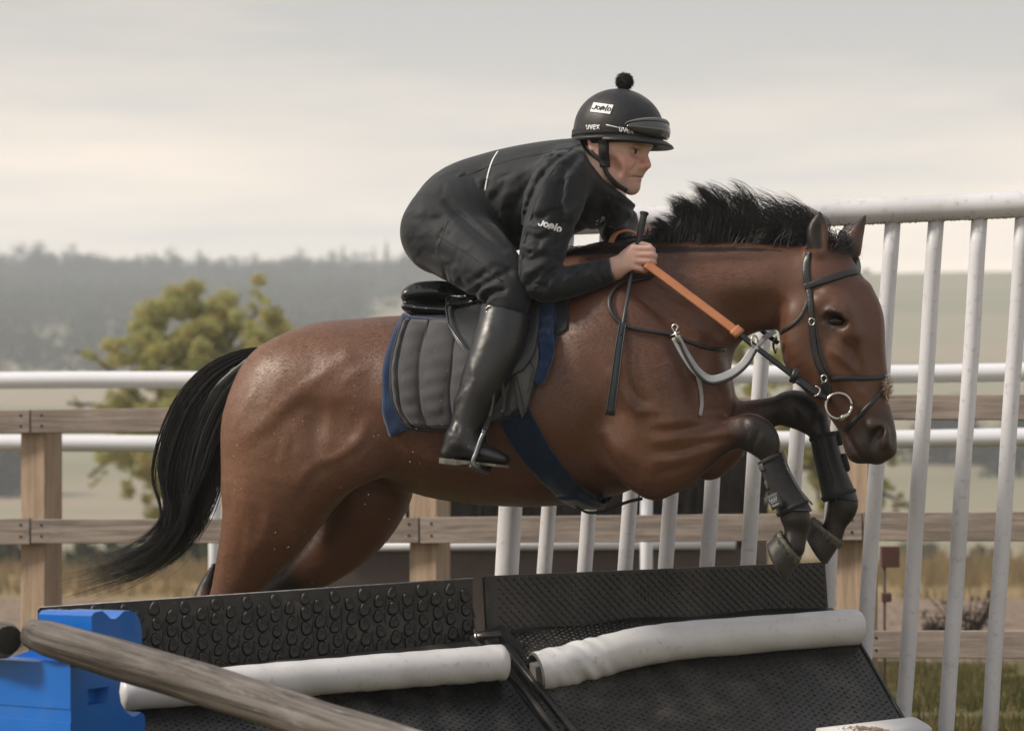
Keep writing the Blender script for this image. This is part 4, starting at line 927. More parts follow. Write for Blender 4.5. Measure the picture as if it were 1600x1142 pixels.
for i in range(420):                                                      # lower mane, flattened back towards the rider
    u = RNG.uniform(880, 1015); v = crest(u) + RNG.uniform(-4, 16); ln = RNG.uniform(30, 75)
    P2 = cr([(u, v), (u - ln * .3, v - RNG.uniform(2, 12)), (u - ln * .7, v - RNG.uniform(-4, 12)), (u - ln, v + RNG.uniform(-8, 12))], 4)
    w0 = RNG.normal(-.01, .03)
    strands.append(([H(p[0], p[1], w0) for p in P2], RNG.uniform(.0011, .0018)))
strands = [(l2w_np(np.array(P)), r) for P, r in strands]
strand_mesh('mane', strands, HAIR, horse)
cap = [L2W(H(u, crest(u) - 12, 0)) for u in np.linspace(880, 1266, 24)]
put('mane_root', mesh('mane_root', *tube(cap, [.012] * 22 + [.014, .006], 8)), horse, HAIR)
strands = []
for i in range(200):                                                      # forelock between the ears
    u = RNG.uniform(1290, 1322); v = RNG.uniform(380, 396)
    P2 = cr([(u, v), (u + RNG.uniform(-10, 14), v - RNG.uniform(2, 24)), (u + RNG.uniform(0, 26), v - RNG.uniform(-12, 18)), (u + RNG.uniform(4, 34), v + RNG.uniform(-12, 24))], 4)
    w0 = RNG.normal(-.01, .03)
    strands.append(([H(p[0], p[1], w0) for p in P2], RNG.uniform(.0009, .0014)))
strands = [(l2w_np(np.array(P)), r) for P, r in strands]
strand_mesh('forelock', strands, HAIR, horse)

# eyes and hooves
EYE = M('dark_eye', (0.010, 0.007, 0.006), rough=0.07, var=0, bump=0, spec=0.32, rvar=0)
def ellipsoid(c, r, B=None, nu=20, nv=12):
    V, Fc = [], []
    for j in range(nv + 1):
        ph = math.pi * j / nv
        for i in range(nu):
            th = 2 * math.pi * i / nu; p = Vector((r[0] * math.sin(ph) * math.cos(th), r[1] * math.sin(ph) * math.sin(th), r[2] * math.cos(ph)))
            V.append(Vector(c) + (B @ p if B is not None else p))
    for j in range(nv):
        for i in range(nu):
            i2 = (i + 1) % nu; Fc.append((j * nu + i, j * nu + i2, (j + 1) * nu + i2, (j + 1) * nu + i))
    return V, Fc
for s_ in (-1, 1):
    V, Fc = ellipsoid(H(1307, 502.5, s_ * .0745), (.027, .0215, .0185)); put('eye', mesh('eye', [L2W(v) for v in V], Fc), horse, EYE)
HOOF = M('hoof_horn', (0.035, 0.031, 0.028), rough=0.55, var=0.5, vs=14, bump=0.3, bs=90, stretch=(1, 1, .3))
HAIRB = M('dusty_coronet', (0.20, 0.19, 0.155), rough=0.9, var=0.6, vs=60, bump=.6, bs=300)
def hoof(cor_a, cor_b, sole_a, sole_b, w, hw=.056):
    A, B, C, D = (np.array(H(*p, w)) for p in (cor_a, cor_b, sole_a, sole_b)); V, Fc = [], []; n = 26
    rings = [(0, .80), (.06, .86), (.14, .85), (.5, .93), (.90, 1.0), (1.0, .985), (1.08, .93), (1.17, .78), (1.22, .5), (1.23, .0)]
    for t, sc in rings:
        a = A * (1 - t) + C * t; b = B * (1 - t) + D * t; c = (a + b) / 2; e = (b - a) / 2
        for k in range(n):
            th = 2 * math.pi * k / n
            V.append(L2W(c + e * math.cos(th) * (1 if t <= 1 else sc) + np.array((0, hw * sc * math.sin(th), 0))))
    for j in range(len(rings) - 1):
        for k in range(n):
            k2 = (k + 1) % n; Fc.append((j * n + k, j * n + k2, (j + 1) * n + k2, (j + 1) * n + k))
    h = put('hoof', mesh('hoof', V, Fc), horse, HOOF)
    ring = [L2W((A + B) / 2 + (B - A) / 2 * math.cos(2 * math.pi * k / 24) * .96 + np.array((0, hw * .80 * math.sin(2 * math.pi * k / 24), 0))) for k in range(25)]
    put('coronet', mesh('coronet', *tube(ring, .0065, 8)), h, HAIRB)
    strands = []
    for k in range(520):
        a = RNG.uniform(0, 2 * math.pi); q = RNG.uniform(-.5, .25)
        p = np.array((A + B) / 2 + (B - A) / 2 * math.cos(a) * 1.02 + np.array((0, hw * .84 * math.sin(a), 0)))
        dn = ((C + D) - (A + B)) / 2; dn = dn / np.linalg.norm(dn)
        o = p - (A + B) / 2; o = o / np.linalg.norm(o)
        p = p + dn * q * .02
        e = p + dn * RNG.uniform(.006, .020) + o * RNG.uniform(.0, .004) + RNG.normal(0, .003, 3)
        strands.append((l2w_np(np.array([p, (p + e) / 2 + o * .001, e])), .0011))
    strand_mesh('coronet_hair', strands, HAIRB, h)
hoof((1217, 833), (1248, 874), (1199, 848), (1231, 907), -.16)
hoof((1269, 812), (1314, 848), (1259, 832), (1293, 880), .13)
hoof((318, 1186), (338, 1200), (296, 1222), (352, 1222), -.11)
hoof((358, 1182), (378, 1196), (336, 1218), (392, 1218), .12)

# ================================================================ THE RIDER
person = thing('person', 'rider in black jacket and black helmet crouching forward on the jumping bay horse', 'person', L2W(H(760, 470, 0)))
# ---- head frame: X where the face looks, Y to the rider's left, Z up
HO = np.array(H(958, 222, -.01))
_ph, _yw = R(14), R(17)
hX = np.array((math.cos(_yw) * math.cos(_ph), -math.sin(_yw) * math.cos(_ph), -math.sin(_ph)))
hY = np.array((math.sin(_yw), math.cos(_yw), 0)); hZ = np.cross(hX, hY)
def hd(x, y, z): return tuple(HO + hX * x + hY * y + hZ * z)
def hs(x, y, z, r): return (*hd(x, y, z), r, r)
def TORSO(o):      # o = how far the layer sits outside the jacket's own surface (negative: inside)
    return [cs(699, 364, 65 + o, .17 + o / 560), cs(727, 335, 77 + o, .172 + o / 560), cs(778, 317, 79 + o, .158 + o / 560), cs(838, 303, 78 + o, .175 + o / 560), cs(892, 289, 70 + o, .175 + o / 560), cs(925, 276, 52 + o, .13 + o / 560)]
def ARM_N(o):
    q = o / 560
    return [cs(893, 272, 42 + o, .075 + q, -.13), cs(872, 290, 47 + o, .078 + q, -.185), cs(854, 352, 42 + o, .07 + q, -.225), cs(845, 410, 36 + o, .062 + q, -.245), cs(846, 437, 34 + o, .058 + q, -.25), cs(872, 443, 27 + o, .05 + q, -.24), cs(915, 434, 23.5 + o, .042 + q, -.205), cs(955, 422, 19.5 + o, .033 + q, -.172)]
def ARM_F(o):
    q = o / 560
    return [cs(915, 272, 40 + o, .075 + q, .13), cs(938, 285, 46 + o, .075 + q, .18), cs(958, 325, 37 + o, .066 + q, .21), cs(968, 358, 30 + o, .055 + q, .20), cs(975, 378, 24 + o, .042 + q, .14), cs(985, 388, 18 + o, .033 + q, .09)]
def THIGH(o, s):
    q = o / 560
    return [cs(692, 362, 62 + o, .10 + q, s * .10), cs(742, 400, 57 + o, .095 + q, s * .17), cs(776, 430, 46 + o, .078 + q, s * .225), cs(794, 452, 38 + o, .066 + q, s * .245)]
def CALF(o, s):
    q = o / 560
    return [cs(793, 462, 38 + o, .064 + q, s * .25), cs(789, 492, 38.5 + o, .063 + q, s * .275), cs(777, 540, 39 + o, .064 + q, s * .315), cs(757, 592, 35 + o, .058 + q, s * .335), cs(737, 640, 28 + o, .048 + q, s * .345), cs(724, 682, 24 + o, .043 + q, s * .35)]
# ---- body: one continuous figure, fine where skin shows
hx = [H(903, 0, 0)[0], H(1048, 0, 0)[0]]
zf = [H(985, 442, -.16)[2], H(960, 138, 0)[2]]
zhand = H(985, 366, -.16)[2]; zneck = H(960, 312, 0)[2]
bf = Field(axis_steps([(-.40, hx[0], .011), (hx[0], hx[1], .0027)]), axis_steps([(-.42, -.20, .011), (-.20, .11, .0034), (.11, .42, .011)]), axis_steps([(.84, zf[0], .012), (zf[0], zhand, .003), (zhand, zneck, .009), (zneck, zf[1], .0027)]))
bf.add(TORSO(-14), k=.03); bf.add(ARM_N(-14), k=.02); bf.add(ARM_F(-13), k=.02)
for s_ in (-1, 1):
    bf.add(THIGH(-18, s_), k=.03); bf.add(CALF(-16, s_), k=.02)
    bf.add([cs(722, 690, 18, .036, s_ * .35), cs(708, 704, 13, .034, s_ * .35), cs(750, 708, 12, .038, s_ * .355), cs(782, 718, 9, .034, s_ * .36)], k=.02)
# neck and head
bf.add([(*H(922, 284, 0), .052, .052), hs(-.035, 0, -.07, .058), hs(-.015, 0, -.02, .055)], k=.02)
bf.add([hs(-.030, 0, .040, .088), hs(.012, 0, .045, .090)], k=.03)
bf.add([hs(.040, 0, .010, .068), hs(.042, 0, -.040, .058), hs(.050, 0, -.075, .045)], k=.03)
for s_ in (-1, 1):
    bf.add([hs(-.008, s_ * .056, -.028, .016), hs(.000, s_ * .052, -.066, .017), hs(.045, s_ * .036, -.096, .016), hs(.080, s_ * .012, -.108, .017)], k=.025)
    bf.add([hs(.066, s_ * .044, -.028, .020), hs(.040, s_ * .058, -.024, .017), hs(.01, s_ * .062, -.02, .015)], k=.028)       # cheekbone
    bf.add([hs(.074, s_ * .034, -.058, .022)], k=.03)
    bf.add([hs(.095, s_ * .010, .0045, .0085), hs(.0965, s_ * .028, .0085, .0092), hs(.082, s_ * .047, .0025, .0095)], k=.014)      # brow ridge
    bf.cut([hs(.104, s_ * .031, -0.0150, .0145), hs(.098, s_ * .044, -0.0160, .010)], k=.014)                                        # eye hollow
    bf.add([hs(.0765, s_ * .031, -.0160, .0130)], k=.006)
    bf.add([hs(.0890, s_ * .019, -.0085, .0036), hs(.0925, s_ * .031, -.0045, .0044), hs(.0915, s_ * .038, -.0055, .0042), hs(.081, s_ * .047, -.0120, .0038)], k=.004)  # upper lid
    bf.add([hs(.089, s_ * .020, -0.0210, .003), hs(.0895, s_ * .032, -0.0245, .0032), hs(.080, s_ * .045, -0.0180, .003)], k=.005)  # lower lid
    bf.add([hs(.109, s_ * .0140, -.0505, .0092), hs(.103, s_ * .0165, -.0490, .0075)], k=.006)                                        # nostril wing
    bf.add([hs(-.010, s_ * .076, 0.0080, .010), hs(-.020, s_ * .080, 0.0120, .009), hs(-.026, s_ * .080, -0.0080, .009), hs(-.016, s_ * .076, -0.0320, .009)], k=.008)   # ear
bf.add([hs(.068, 0, .0200, .034), hs(.070, 0, .0400, .034)], k=.03)
bf.add([hs(.0955, 0, -.0040, .0088), hs(.110, 0, -.0250, .0092), hs(.1205, 0, -.0440, .0116)], k=.010)                                # nose
bf.add([hs(.112, 0, -0.0540, .007)], k=.008)
for s_ in (-1, 1):
    bf.cut([hs(.116, s_ * .0085, -.0600, .0038)], k=.004)                                                      # nostril
    bf.cut([hs(.103, s_ * .0265, -.0500, .0030), hs(.0965, s_ * .0345, -.0660, .0022)], k=.012)   # smile fold
    bf.cut([hs(.045, s_ * .073, -.066, .007), hs(.066, s_ * .063, -.074, .006)], k=.03)                       # hollow of the cheek
bf.add([hs(.090, 0, -0.0716, .022)], k=.02)                                                                                        # muzzle
bf.add([hs(.098, -.018, -0.0753, .0045), hs(.1055, 0, -0.0733, .0052), hs(.098, .018, -0.0753, .0045)], k=.006)                     # upper lip
bf.add([hs(.096, -.016, -0.0843, .005), hs(.1015, 0, -0.0855, .0062), hs(.096, .016, -0.0843, .005)], k=.006)                       # lower lip
bf.cut([hs(.093, -.028, -.0865, .0024), hs(.106, -.013, -.0815, .0022), hs(.111, 0, -.0810, .0022), hs(.106, .013, -.0815, .0022), hs(.093, .028, -.0865, .0024)], k=.004)
bf.add([hs(.091, 0, -.1110, .0180)], k=.018)                                                                                      # chin
# hands
def hand(w, du=0, dv=0, mirror=1):
    m = mirror
    kn = [(989, 388), (991, 398), (991, 408), (988, 417)]; pip = [(1015, 389.5), (1018, 399), (1017, 409), (1004, 421)]
    for (a, b), (c, d), r in zip(kn, pip, (.0102, .0106, .0100, .0088)):
        a += du; c += du; b += dv; d += dv
        bf.add([cs(962 + du, 418 + dv, 12, .015, w - m * .004), cs((962 + du + a) / 2, (418 + dv + b) / 2 + 1, 9, .014, w - m * .010), cs(a, b, r * 545, r, w - m * .014)], k=.012)
        bf.add([(*hp(a, b, w - m * .014), r * 1.08, r * 1.08), (*hp((a + c) / 2, (b + d) / 2, w - m * .013), r * .94, r * .94), (*hp(c, d, w - m * .005), r * 1.02, r * 1.02), (*hp(c + 4, d + 2, w + m * .012), r * .95, r * .95), (*hp(c - 6, d + 2, w + m * .028), r * .9, r * .9), (*hp(c - 19, d + 1, w + m * .026), r * .85, r * .85)], k=.0035, sub=3)
    bf.add([cs(960 + du, 421 + dv, 17, .022, w)], k=.015)
    bf.add([(*hp(966 + du, 408 + dv, w + m * .008), .013, .013), (*hp(983 + du, 392 + dv, w + m * .017), .012, .012), (*hp(998 + du, 383 + dv, w + m * .012), .0105, .0105), (*hp(1014 + du, 385 + dv, w + m * .018), .009, .009)], k=.010)
hand(-.152)
hand(.105, 16, -26, -1)
BV, BQ = bf.mesh(relax=1)
SKIN = M('skin', (0, 0, 0), rough=0.45, var=0.14, vs=70, bump=0.12, bs=420, dist=0.001, spec=0.4, attr=True, sss=0.12, rvar=.08)
cB = np.tile(np.array((.68, .44, .375)), (len(BV), 1))
rel = BV - HO; q = np.stack([rel @ hX, rel @ hY, rel @ hZ], 1)
face = (q[:, 0] > -.06) & (np.abs(q[:, 1]) < .1) & (q[:, 2] > -.16) & (q[:, 2] < .16)
def blob(c, r, ex=1.0):
    return np.exp(-(((q - np.array(c)) / np.array(r)) ** 2).sum(1) * ex) * face
def tint(col, m): 
    global cB
    m = np.clip(m, 0, 1)[:, None]; cB = cB * (1 - m) + np.array(col) * m
for s_ in (-1, 1):
    tint((.62, .26, .21), .75 * blob((.068, s_ * .046, -.050), (.032, .024, .026)))
    tint((.36, .17, .14), .6 * blob((.088, s_ * .032, -.028), (.02, .018, .008)))
    tint((.075, .045, .03), .95 * blob((.090, s_ * .033, .0065), (.024, .024, .0065)))     # eyebrow
    tint((.04, .022, .02), .95 * blob((.089, s_ * .034, -.0088), (.014, .017, .0028)))    # lash line
    tint((.60, .22, .18), .5 * blob((-.02, s_ * .08, -.005), (.03, .02, .035)))
tint((.60, .22, .18), .75 * blob((.116, 0, -.044), (.020, .020, .016)))
stub = np.maximum(.42 * blob((.085, 0, -.105), (.05, .06, .022)), .55 * blob((.10, 0, -.066), (.02, .026, .008))); tint((.20, .13, .10), stub)
tint((.42, .13, .11), .9 * blob((.100, 0, -.0745), (.016, .020, .0045))); tint((.46, .15, .13), .9 * blob((.098, 0, -.0865), (.016, .019, .0055)))
tint((.10, .03, .025), .95 * blob((.101, 0, -.0802), (.02, .023, .0018)))
hr = (q[:, 2] > .025 + .0 * q[:, 0]) & (q[:, 0] < .045) & face | (q[:, 0] < -.028) & (q[:, 2] > -.03) & face
hairm = sstep(.055, .038, q[:, 0]) * sstep(-.012, .006, q[:, 2] - .0) * face * sstep(.0, .0, q[:, 2] + 1)
tint((.02, .014, .011), hairm * (np.abs(q[:, 1]) < .078))
hk = np.array(H(1004, 404, -.17)); dk = np.sqrt(((BV - hk) ** 2).sum(1)); tint((.62, .27, .21), .35 * np.exp(-(dk / .03) ** 2))
pme = mesh('person_body', l2w_np(BV), BQ); paint(pme, cB); put('body', pme, person, SKIN)
# eyes: white, iris and pupil as three nested caps
EYEM = M('eye_white', (0, 0, 0), rough=0.12, var=0, bump=0, attr=True, rvar=0)
gaze = (hX * .92 + np.array((0.20, -.06, 0.16))); gaze /= np.linalg.norm(gaze)
for s_ in (-1, 1):
    V, Fc = ellipsoid((0, 0, 0), (.0122,) * 3, None, 28, 24); V = np.array([tuple(v) for v in V])
    dt = (V / .0118) @ gaze; c = np.where(dt[:, None] > .90, (.008, .008, .009), np.where(dt[:, None] > .70, (.045, .06, .07), (.46, .42, .40)))
    me = mesh('eye', l2w_np(V + np.array(hd(.0845, s_ * .0315, -.0155))), np.array([f for f in Fc])); paint(me, c); put('eye', me, person, EYEM)

# ---- jacket
jf = Field(axis_steps([(-.36, .46, .0040)]), axis_steps([(-.34, .32, .0050)]), axis_steps([(H(845, 480, -.25)[2], H(905, 200, 0)[2], .0040)]))
jf.add(TORSO(0), k=.05, sub=6); jf.add(ARM_N(0), k=.028, sub=5); jf.add(ARM_F(0), k=.03, sub=5)
jf.add([cs(915, 272, 52, .12), cs(930, 262, 41, .078), cs(943, 250, 36, .070, -.005), cs(955, 238, 35, .068, -.008)], k=.03)      # stand-up collar
jf.add([cs(955, 300, 40, .10), cs(960, 322, 34, .10, .02)], k=.05)
S = lambda pts, a, sg, side=0: jf.stroke(pts, a * 1.7, sg, side)
def J(*p): return [hp(a, b, -.2) for a, b in p]
# arm seam, folds on back, belly and sleeve
for pts, a, sg, sd in [
    ([(893, 232), (866, 262), (838, 310), (818, 380), (812, 440)], .007, .006, -1),
    ([(905, 235), (885, 285), (880, 340), (876, 390)], .009, .009, -1),
    ([(820, 320), (806, 360), (802, 420)], .006, .008, -1), ([(800, 300), (788, 350), (790, 410)], .006, .010, -1), ([(775, 300), (760, 345), (770, 400)], .005, .010, -1),
    ([(760, 262), (748, 300), (738, 330)], .005, .007, -1), ([(724, 268), (700, 300), (690, 330)], .005, .009, -1), ([(735, 332), (760, 310), (790, 290), (830, 262)], .004, .009, -1),
    ([(690, 300), (712, 312), (740, 330)], .005, .007, -1), ([(840, 250), (800, 280), (770, 315)], -.004, .010, -1), ([(860, 250), (820, 290), (795, 330)], .004, .008, -1),
    ([(880, 330), (860, 345), (836, 348)], .004, .006, -1), ([(872, 372), (855, 378), (828, 372)], .006, .006, -1), ([(872, 388), (846, 396), (822, 392)], -.004, .006, -1),
    ([(870, 402), (846, 412), (824, 408)], .006, .006, -1), ([(868, 416), (850, 428), (828, 432)], -.003, .006, -1), ([(862, 424), (848, 444), (836, 458)], .005, .006, -1),
    ([(880, 424), (868, 440), (862, 462)], .005, .006, -1), ([(905, 420), (890, 436), (884, 456)], .003, .006, -1), ([(925, 416), (912, 432), (908, 450)], .003, .006, -1),
    ([(936, 408), (938, 424), (943, 442)], .004, .0035, -1),
    ([(940, 305), (918, 335), (905, 365)], .006, .006, 0), ([(925, 300), (905, 330), (893, 352)], -.005, .008, 0), ([(968, 300), (950, 335), (934, 362)], .004, .006, 0),
    ([(912, 225), (922, 262), (948, 290), (985, 303)], .006, .005, 0), ([(945, 300), (965, 312), (985, 318)], .004, .006, 0),
    ([(905, 222), (880, 232), (850, 236)], .003, .006, 0), ([(750, 262), (700, 292), (664, 318)], .003, .012, -1),
    ([(862, 280), (858, 310), (850, 340)], -.004, .012, -1), ([(845, 300), (838, 330), (832, 352)], .003, .006, -1), ([(960, 340), (975, 348), (985, 345)], .005, .006, 0),
    ]: S(J(*pts), a, sg, side=sd)
rw = np.random.default_rng(3)
for i in range(70):      # small creases
    u, v = rw.uniform(690, 900), rw.uniform(255, 360); an = rw.normal(2.2, .5); ln = rw.uniform(14, 40)
    S(J((u, v), (u + ln * .5 * math.cos(an) + 2, v + ln * .5 * math.sin(an)), (u + ln * math.cos(an), v + ln * math.sin(an))), rw.choice([-1, 1]) * rw.uniform(.001, .0026), rw.uniform(.0032, .006), side=-1)
for cx_, cy_, n_, rad in ((848, 440, 26, 26), (850, 380, 20, 30), (880, 350, 12, 20), (912, 432, 14, 26), (760, 345, 22, 40), (700, 300, 14, 34), (870, 250, 14, 30), (930, 330, 16, 28)):
    for i in range(n_):      # crisp crumples at elbow, armpit, waist
        u, v = cx_ + rw.normal(0, rad * .6), cy_ + rw.normal(0, rad * .6); an = rw.normal(2.5, .7); ln = rw.uniform(10, 30)
        S(J((u, v), (u + ln * .5 * math.cos(an) + 1.5, v + ln * .5 * math.sin(an) + 1.5), (u + ln * math.cos(an), v + ln * math.sin(an))), rw.choice([-.8, 1]) * rw.uniform(.0012, .0028), rw.uniform(.0028, .0042), side=-1)
# hem: cut the jacket along the waist line so that the breeches show below it
X, Y, Z = jf.xs[:, None, None], jf.ys[None, :, None], jf.zs[None, None, :]
hem = [hp(648, 300), hp(690, 325), hp(735, 358), hp(775, 395), hp(812, 425)]
a_, b_ = np.array(hem[0]), np.array(hem[-1]); nrm_ = np.array((-(b_[2] - a_[2]), (b_[0] - a_[0]))); nrm_ /= np.linalg.norm(nrm_)
dl = (X - a_[0]) * nrm_[0] + (Z - a_[2]) * nrm_[1]          # above the hem line is positive
keep_arm = ((X > hp(806, 0, -.2)[0])).astype(np.float32)
jf.F = np.where(keep_arm > 0, jf.F, np.maximum(jf.F, -dl - .004)).astype(np.float32)
# cuffs and collar open
cuff = (X - hp(957, 0, -.17)[0]) - .25 * (hp(957, 422, -.17)[2] - Z)
jf.F = np.where((Y < -.1) & (Z < hp(957, 380, -.17)[2]), np.maximum(jf.F, cuff), jf.F).astype(np.float32)
ev = [200, 214, 242, 262, 285, 300, 312, 330]; ex_ = [903, 904, 915, 925, 945, 967, 988, 1100]
zz_ = np.array([hp(a, b, -.05)[2] for a, b in zip(ex_, ev)]); xx_ = np.array([hp(a, b, -.05)[0] for a, b in zip(ex_, ev)])
cd = ((X - np.interp(-Z.ravel(), -zz_, xx_).reshape(Z.shape).astype(np.float32)) * .72 + .12 * (Y + .05)).astype(np.float32)
jf.F = np.where(X > hp(897, 216)[0], np.maximum(jf.F, cd), jf.F).astype(np.float32)
JV, JQ = jf.mesh(relax=1)
SHELL = M('black_softshell', (0.0130, 0.0158, 0.0200), rough=0.72, var=0.3, vs=9, bump=0.35, bs=30, dist=0.007, spec=0.35, sheen=0.14, rvar=.12)
J_BVH = bvh_of(l2w_np(JV), JQ)
jacket = put('jacket', mesh('jacket', l2w_np(JV), JQ), person, SHELL)
# ---- breeches
qf = Field(axis_steps([(-.38, .17, .0046)]), axis_steps([(-.36, .36, .007)]), axis_steps([(H(790, 520, -.26)[2], H(730, 240, 0)[2], .0046)]))
qf.add([cs(700, 366, 66, .178), cs(729, 336, 77, .178), cs(770, 324, 74, .155)], k=.04)
for s_ in (-1, 1): qf.add(THIGH(0, s_) + [cs(792, 478, 34, .058, s_ * .262)], k=.05, sub=6)
S = lambda pts, a, sg, side=0: qf.stroke(pts, a * 1.7, sg, side)
for pts, a, sg in [([(800, 400), (760, 372), (715, 335), (690, 312)], .008, .008), ([(650, 395), (690, 398), (735, 420)], .003, .012), ([(700, 440), (735, 448), (760, 440), (790, 425)], .004, .006),
    ([(735, 466), (760, 455), (790, 440), (815, 425)], .006, .006), ([(752, 474), (770, 458), (800, 448)], -.005, .006), ([(762, 482), (778, 466), (806, 458)], .006, .005), ([(772, 486), (790, 470), (812, 470)], -.003, .005),
    ([(660, 330), (680, 345), (720, 350)], .003, .010), ([(640, 340), (668, 350), (710, 372)], .003, .006), ([(700, 352), (694, 365), (684, 386)], .003, .004), ([(780, 420), (800, 425), (815, 440)], .005, .006)]:
    S(J(*pts), a, sg, side=-1)
X, Z = qf.xs[:, None, None], qf.zs[None, None, :]
cut = np.maximum((hp(790, 500, -.26)[2] - Z), -1); qf.F = np.maximum(qf.F, cut).astype(np.float32)
rw = np.random.default_rng(12)
for cx_, cy_, n_, rad in ((780, 450, 26, 22), (700, 330, 14, 34), (720, 410, 12, 40), (660, 370, 10, 26)):
    for i in range(n_):
        u, v = cx_ + rw.normal(0, rad * .6), cy_ + rw.normal(0, rad * .6); an = rw.normal(2.6, .6); ln = rw.uniform(12, 36)
        S(J((u, v), (u + ln * .5 * math.cos(an) + 1.5, v + ln * .5 * math.sin(an) + 1.5), (u + ln * math.cos(an), v + ln * math.sin(an))), rw.choice([-.8, 1]) * rw.uniform(.001, .0022), rw.uniform(.0034, .0055), side=-1)
QV, QQ = qf.mesh(relax=1)
BREECH = M('black_breeches', (0.0140, 0.0158, 0.0200), rough=0.7, var=0.3, vs=7, bump=0.25, bs=26, dist=0.006, spec=0.3, sheen=0.12)
put('breeches', mesh('breeches', l2w_np(QV), QQ), person, BREECH)
# ---- boots
LEATHER = M('black_leather', (0.0075, 0.0090, 0.0112), rough=0.40, var=0.45, vs=16, bump=0.2, bs=50, dist=0.004, spec=0.6, rvar=.14)
SOLE = M('worn_sole', (0.16, 0.15, 0.13), rough=0.85, var=0.7, vs=60, bump=0.5, bs=150)
STEEL = M('worn_steel', (0.56, 0.55, 0.53), rough=0.3, var=0.25, vs=50, bump=0.05, metal=1.0)
for s_ in (-1, 1):
    tf = Field(axis_steps([(hp(672, 0, -.35)[0], hp(842, 0, -.3)[0], .0042)]), axis_steps([(-.43, -.16, .0048)] if s_ < 0 else [(.16, .43, .0048)]), axis_steps([(H(740, 748, -.36)[2], H(790, 446, -.24)[2], .0042)]))
    tf.add([(p[0], p[1], p[2], p[3] * 1.0, p[4]) for p in CALF(1, s_)], k=.02, sub=6)
    tf.add([cs(722, 684, 24, .043, s_ * .352), cs(712, 700, 20, .039, s_ * .352), cs(703, 708, 15, .036, s_ * .352)], k=.02)
    tf.add([cs(722, 694, 22, .042, s_ * .352), cs(748, 705, 16.5, .043, s_ * .355), cs(770, 712, 13, .043, s_ * .358), cs(788, 718, 8.5, .036, s_ * .36)], k=.022)
    S = lambda pts, a, sg, side=0: tf.stroke(pts, a * .65, sg, side)
    for pts, a, sg in [([(704, 660), (722, 668), (745, 655)], .006, .006), ([(712, 645), (730, 650), (752, 630)], .005, .006), ([(716, 625), (735, 632), (760, 610)], -.004, .007), ([(745, 690), (722, 672), (712, 700), (712, 712)], .0035, .0028), ([(728, 612), (748, 610), (768, 590)], .004, .007),
        ([(740, 655), (746, 672), (742, 688)], .004, .004), ([(757, 560), (768, 600), (750, 650)], -.003, .008), ([(800, 480), (796, 540), (775, 600)], .003, .010), ([(725, 700), (736, 690), (748, 694)], .003, .003)]:
        S(J(*pts), a, sg)
    X, Z = tf.xs[:, None, None], tf.zs[None, None, :]
    t1, t2 = np.array(hp(756, 474, -.27)), np.array(hp(832, 492, -.27)); n2 = np.array((-(t2[2] - t1[2]), t2[0] - t1[0])); n2 /= np.linalg.norm(n2)
    top = (X - t1[0]) * n2[0] + (Z - t1[2]) * n2[1]
    ins = Field(tf.xs, tf.ys, tf.zs); ins.add([(p[0], p[1], p[2], p[3] - .004, p[4] - .004) for p in CALF(0, s_)][:2], k=.01)
    tf.F = np.maximum(tf.F, top)
    tf.F = np.where(top > -.012, np.maximum(tf.F, -ins.F), tf.F).astype(np.float32)
    b1, b2 = np.array(hp(684, 716, -.35)), np.array(hp(795, 727, -.35)); n2 = np.array((-(b2[2] - b1[2]), b2[0] - b1[0])); n2 /= np.linalg.norm(n2)
    tf.F = np.maximum(tf.F, -((X - b1[0]) * n2[0] + (Z - b1[2]) * n2[1])).astype(np.float32)
    TV, TQ = tf.mesh(relax=1)
    boot = put('riding_boot', mesh('riding_boot', l2w_np(TV), TQ), person, LEATHER)
    # sole and heel
    V, Fc = [], []
    prof = [(686, .026), (695, .034), (712, .036), (735, .034), (755, .041), (775, .041), (788, .032), (795, .014)]
    for th_, w_ in ((0, 0), (1, 0)):
        for sgn in (1, -1):
            for u, hw in (prof if sgn == 1 else prof[::-1]):
                v = np.interp(u, [684, 797], [714.5, 727.5]) + (th_ * (4 if u > 716 else 9))
                V.append(L2W(hp(u, v, s_ * .354 + sgn * hw)))
    n = len(V) // 2; Fc = [tuple(range(n)), tuple(range(2 * n - 1, n - 1, -1))] + [(k, n + k, n + (k + 1) % n, (k + 1) % n) for k in range(n)]
    put('sole', mesh('sole', V, Fc, False), boot, SOLE)
put('boot_buckle', mesh('boot_buckle', *tube(vcr([HW(758, 484, -.335), HW(765, 478, -.338), HW(770, 482, -.338), HW(766, 488, -.338), HW(759, 487, -.335)], 4), .0022, 6)), person, STEEL)

# ---- helmet with silk, peak, pompom, badge and harness
RAX, RAY, RAZ = .130, .104, .112
def dome(phi, z, off=0.0):
    """point of the helmet shell: phi from straight ahead towards the rider's right (near side), z up the dome in head frame"""
    zz = np.clip((z - .035) / (RAZ + off), -1, 1); s = math.sqrt(max(0.0, 1 - zz * zz)) if zz > 0 else math.sqrt(1 - (zz * .55) ** 2)
    return L2W(hd(.010 + (RAX + off) * s * math.cos(phi), -(RAY + off) * s * math.sin(phi), z))
def rimz(phi): return .004 + .024 * math.cos(phi)
SILK = M('black_silk_cover', (0.009, 0.0102, 0.0125), rough=0.5, var=0.3, vs=14, bump=0.18, bs=40, dist=0.003, spec=0.4, sheen=0.12)
V, Fc = [], []; nu, nv = 72, 26
for j in range(nv + 1):
    for i in range(nu):
        ph = 2 * math.pi * i / nu; t = j / nv; z = rimz(ph) + (.035 + RAZ - rimz(ph)) * math.sin(t * math.pi / 2)
        seam = .0016 * max(0, 1 - abs(math.sin(ph * 3 + .5)) * 9) * (1 - t)
        V.append(dome(ph, z, -seam + .0012 * math.sin(ph * 23 + 3 * math.sin(ph * 5)) * (1 - t) ** 3))
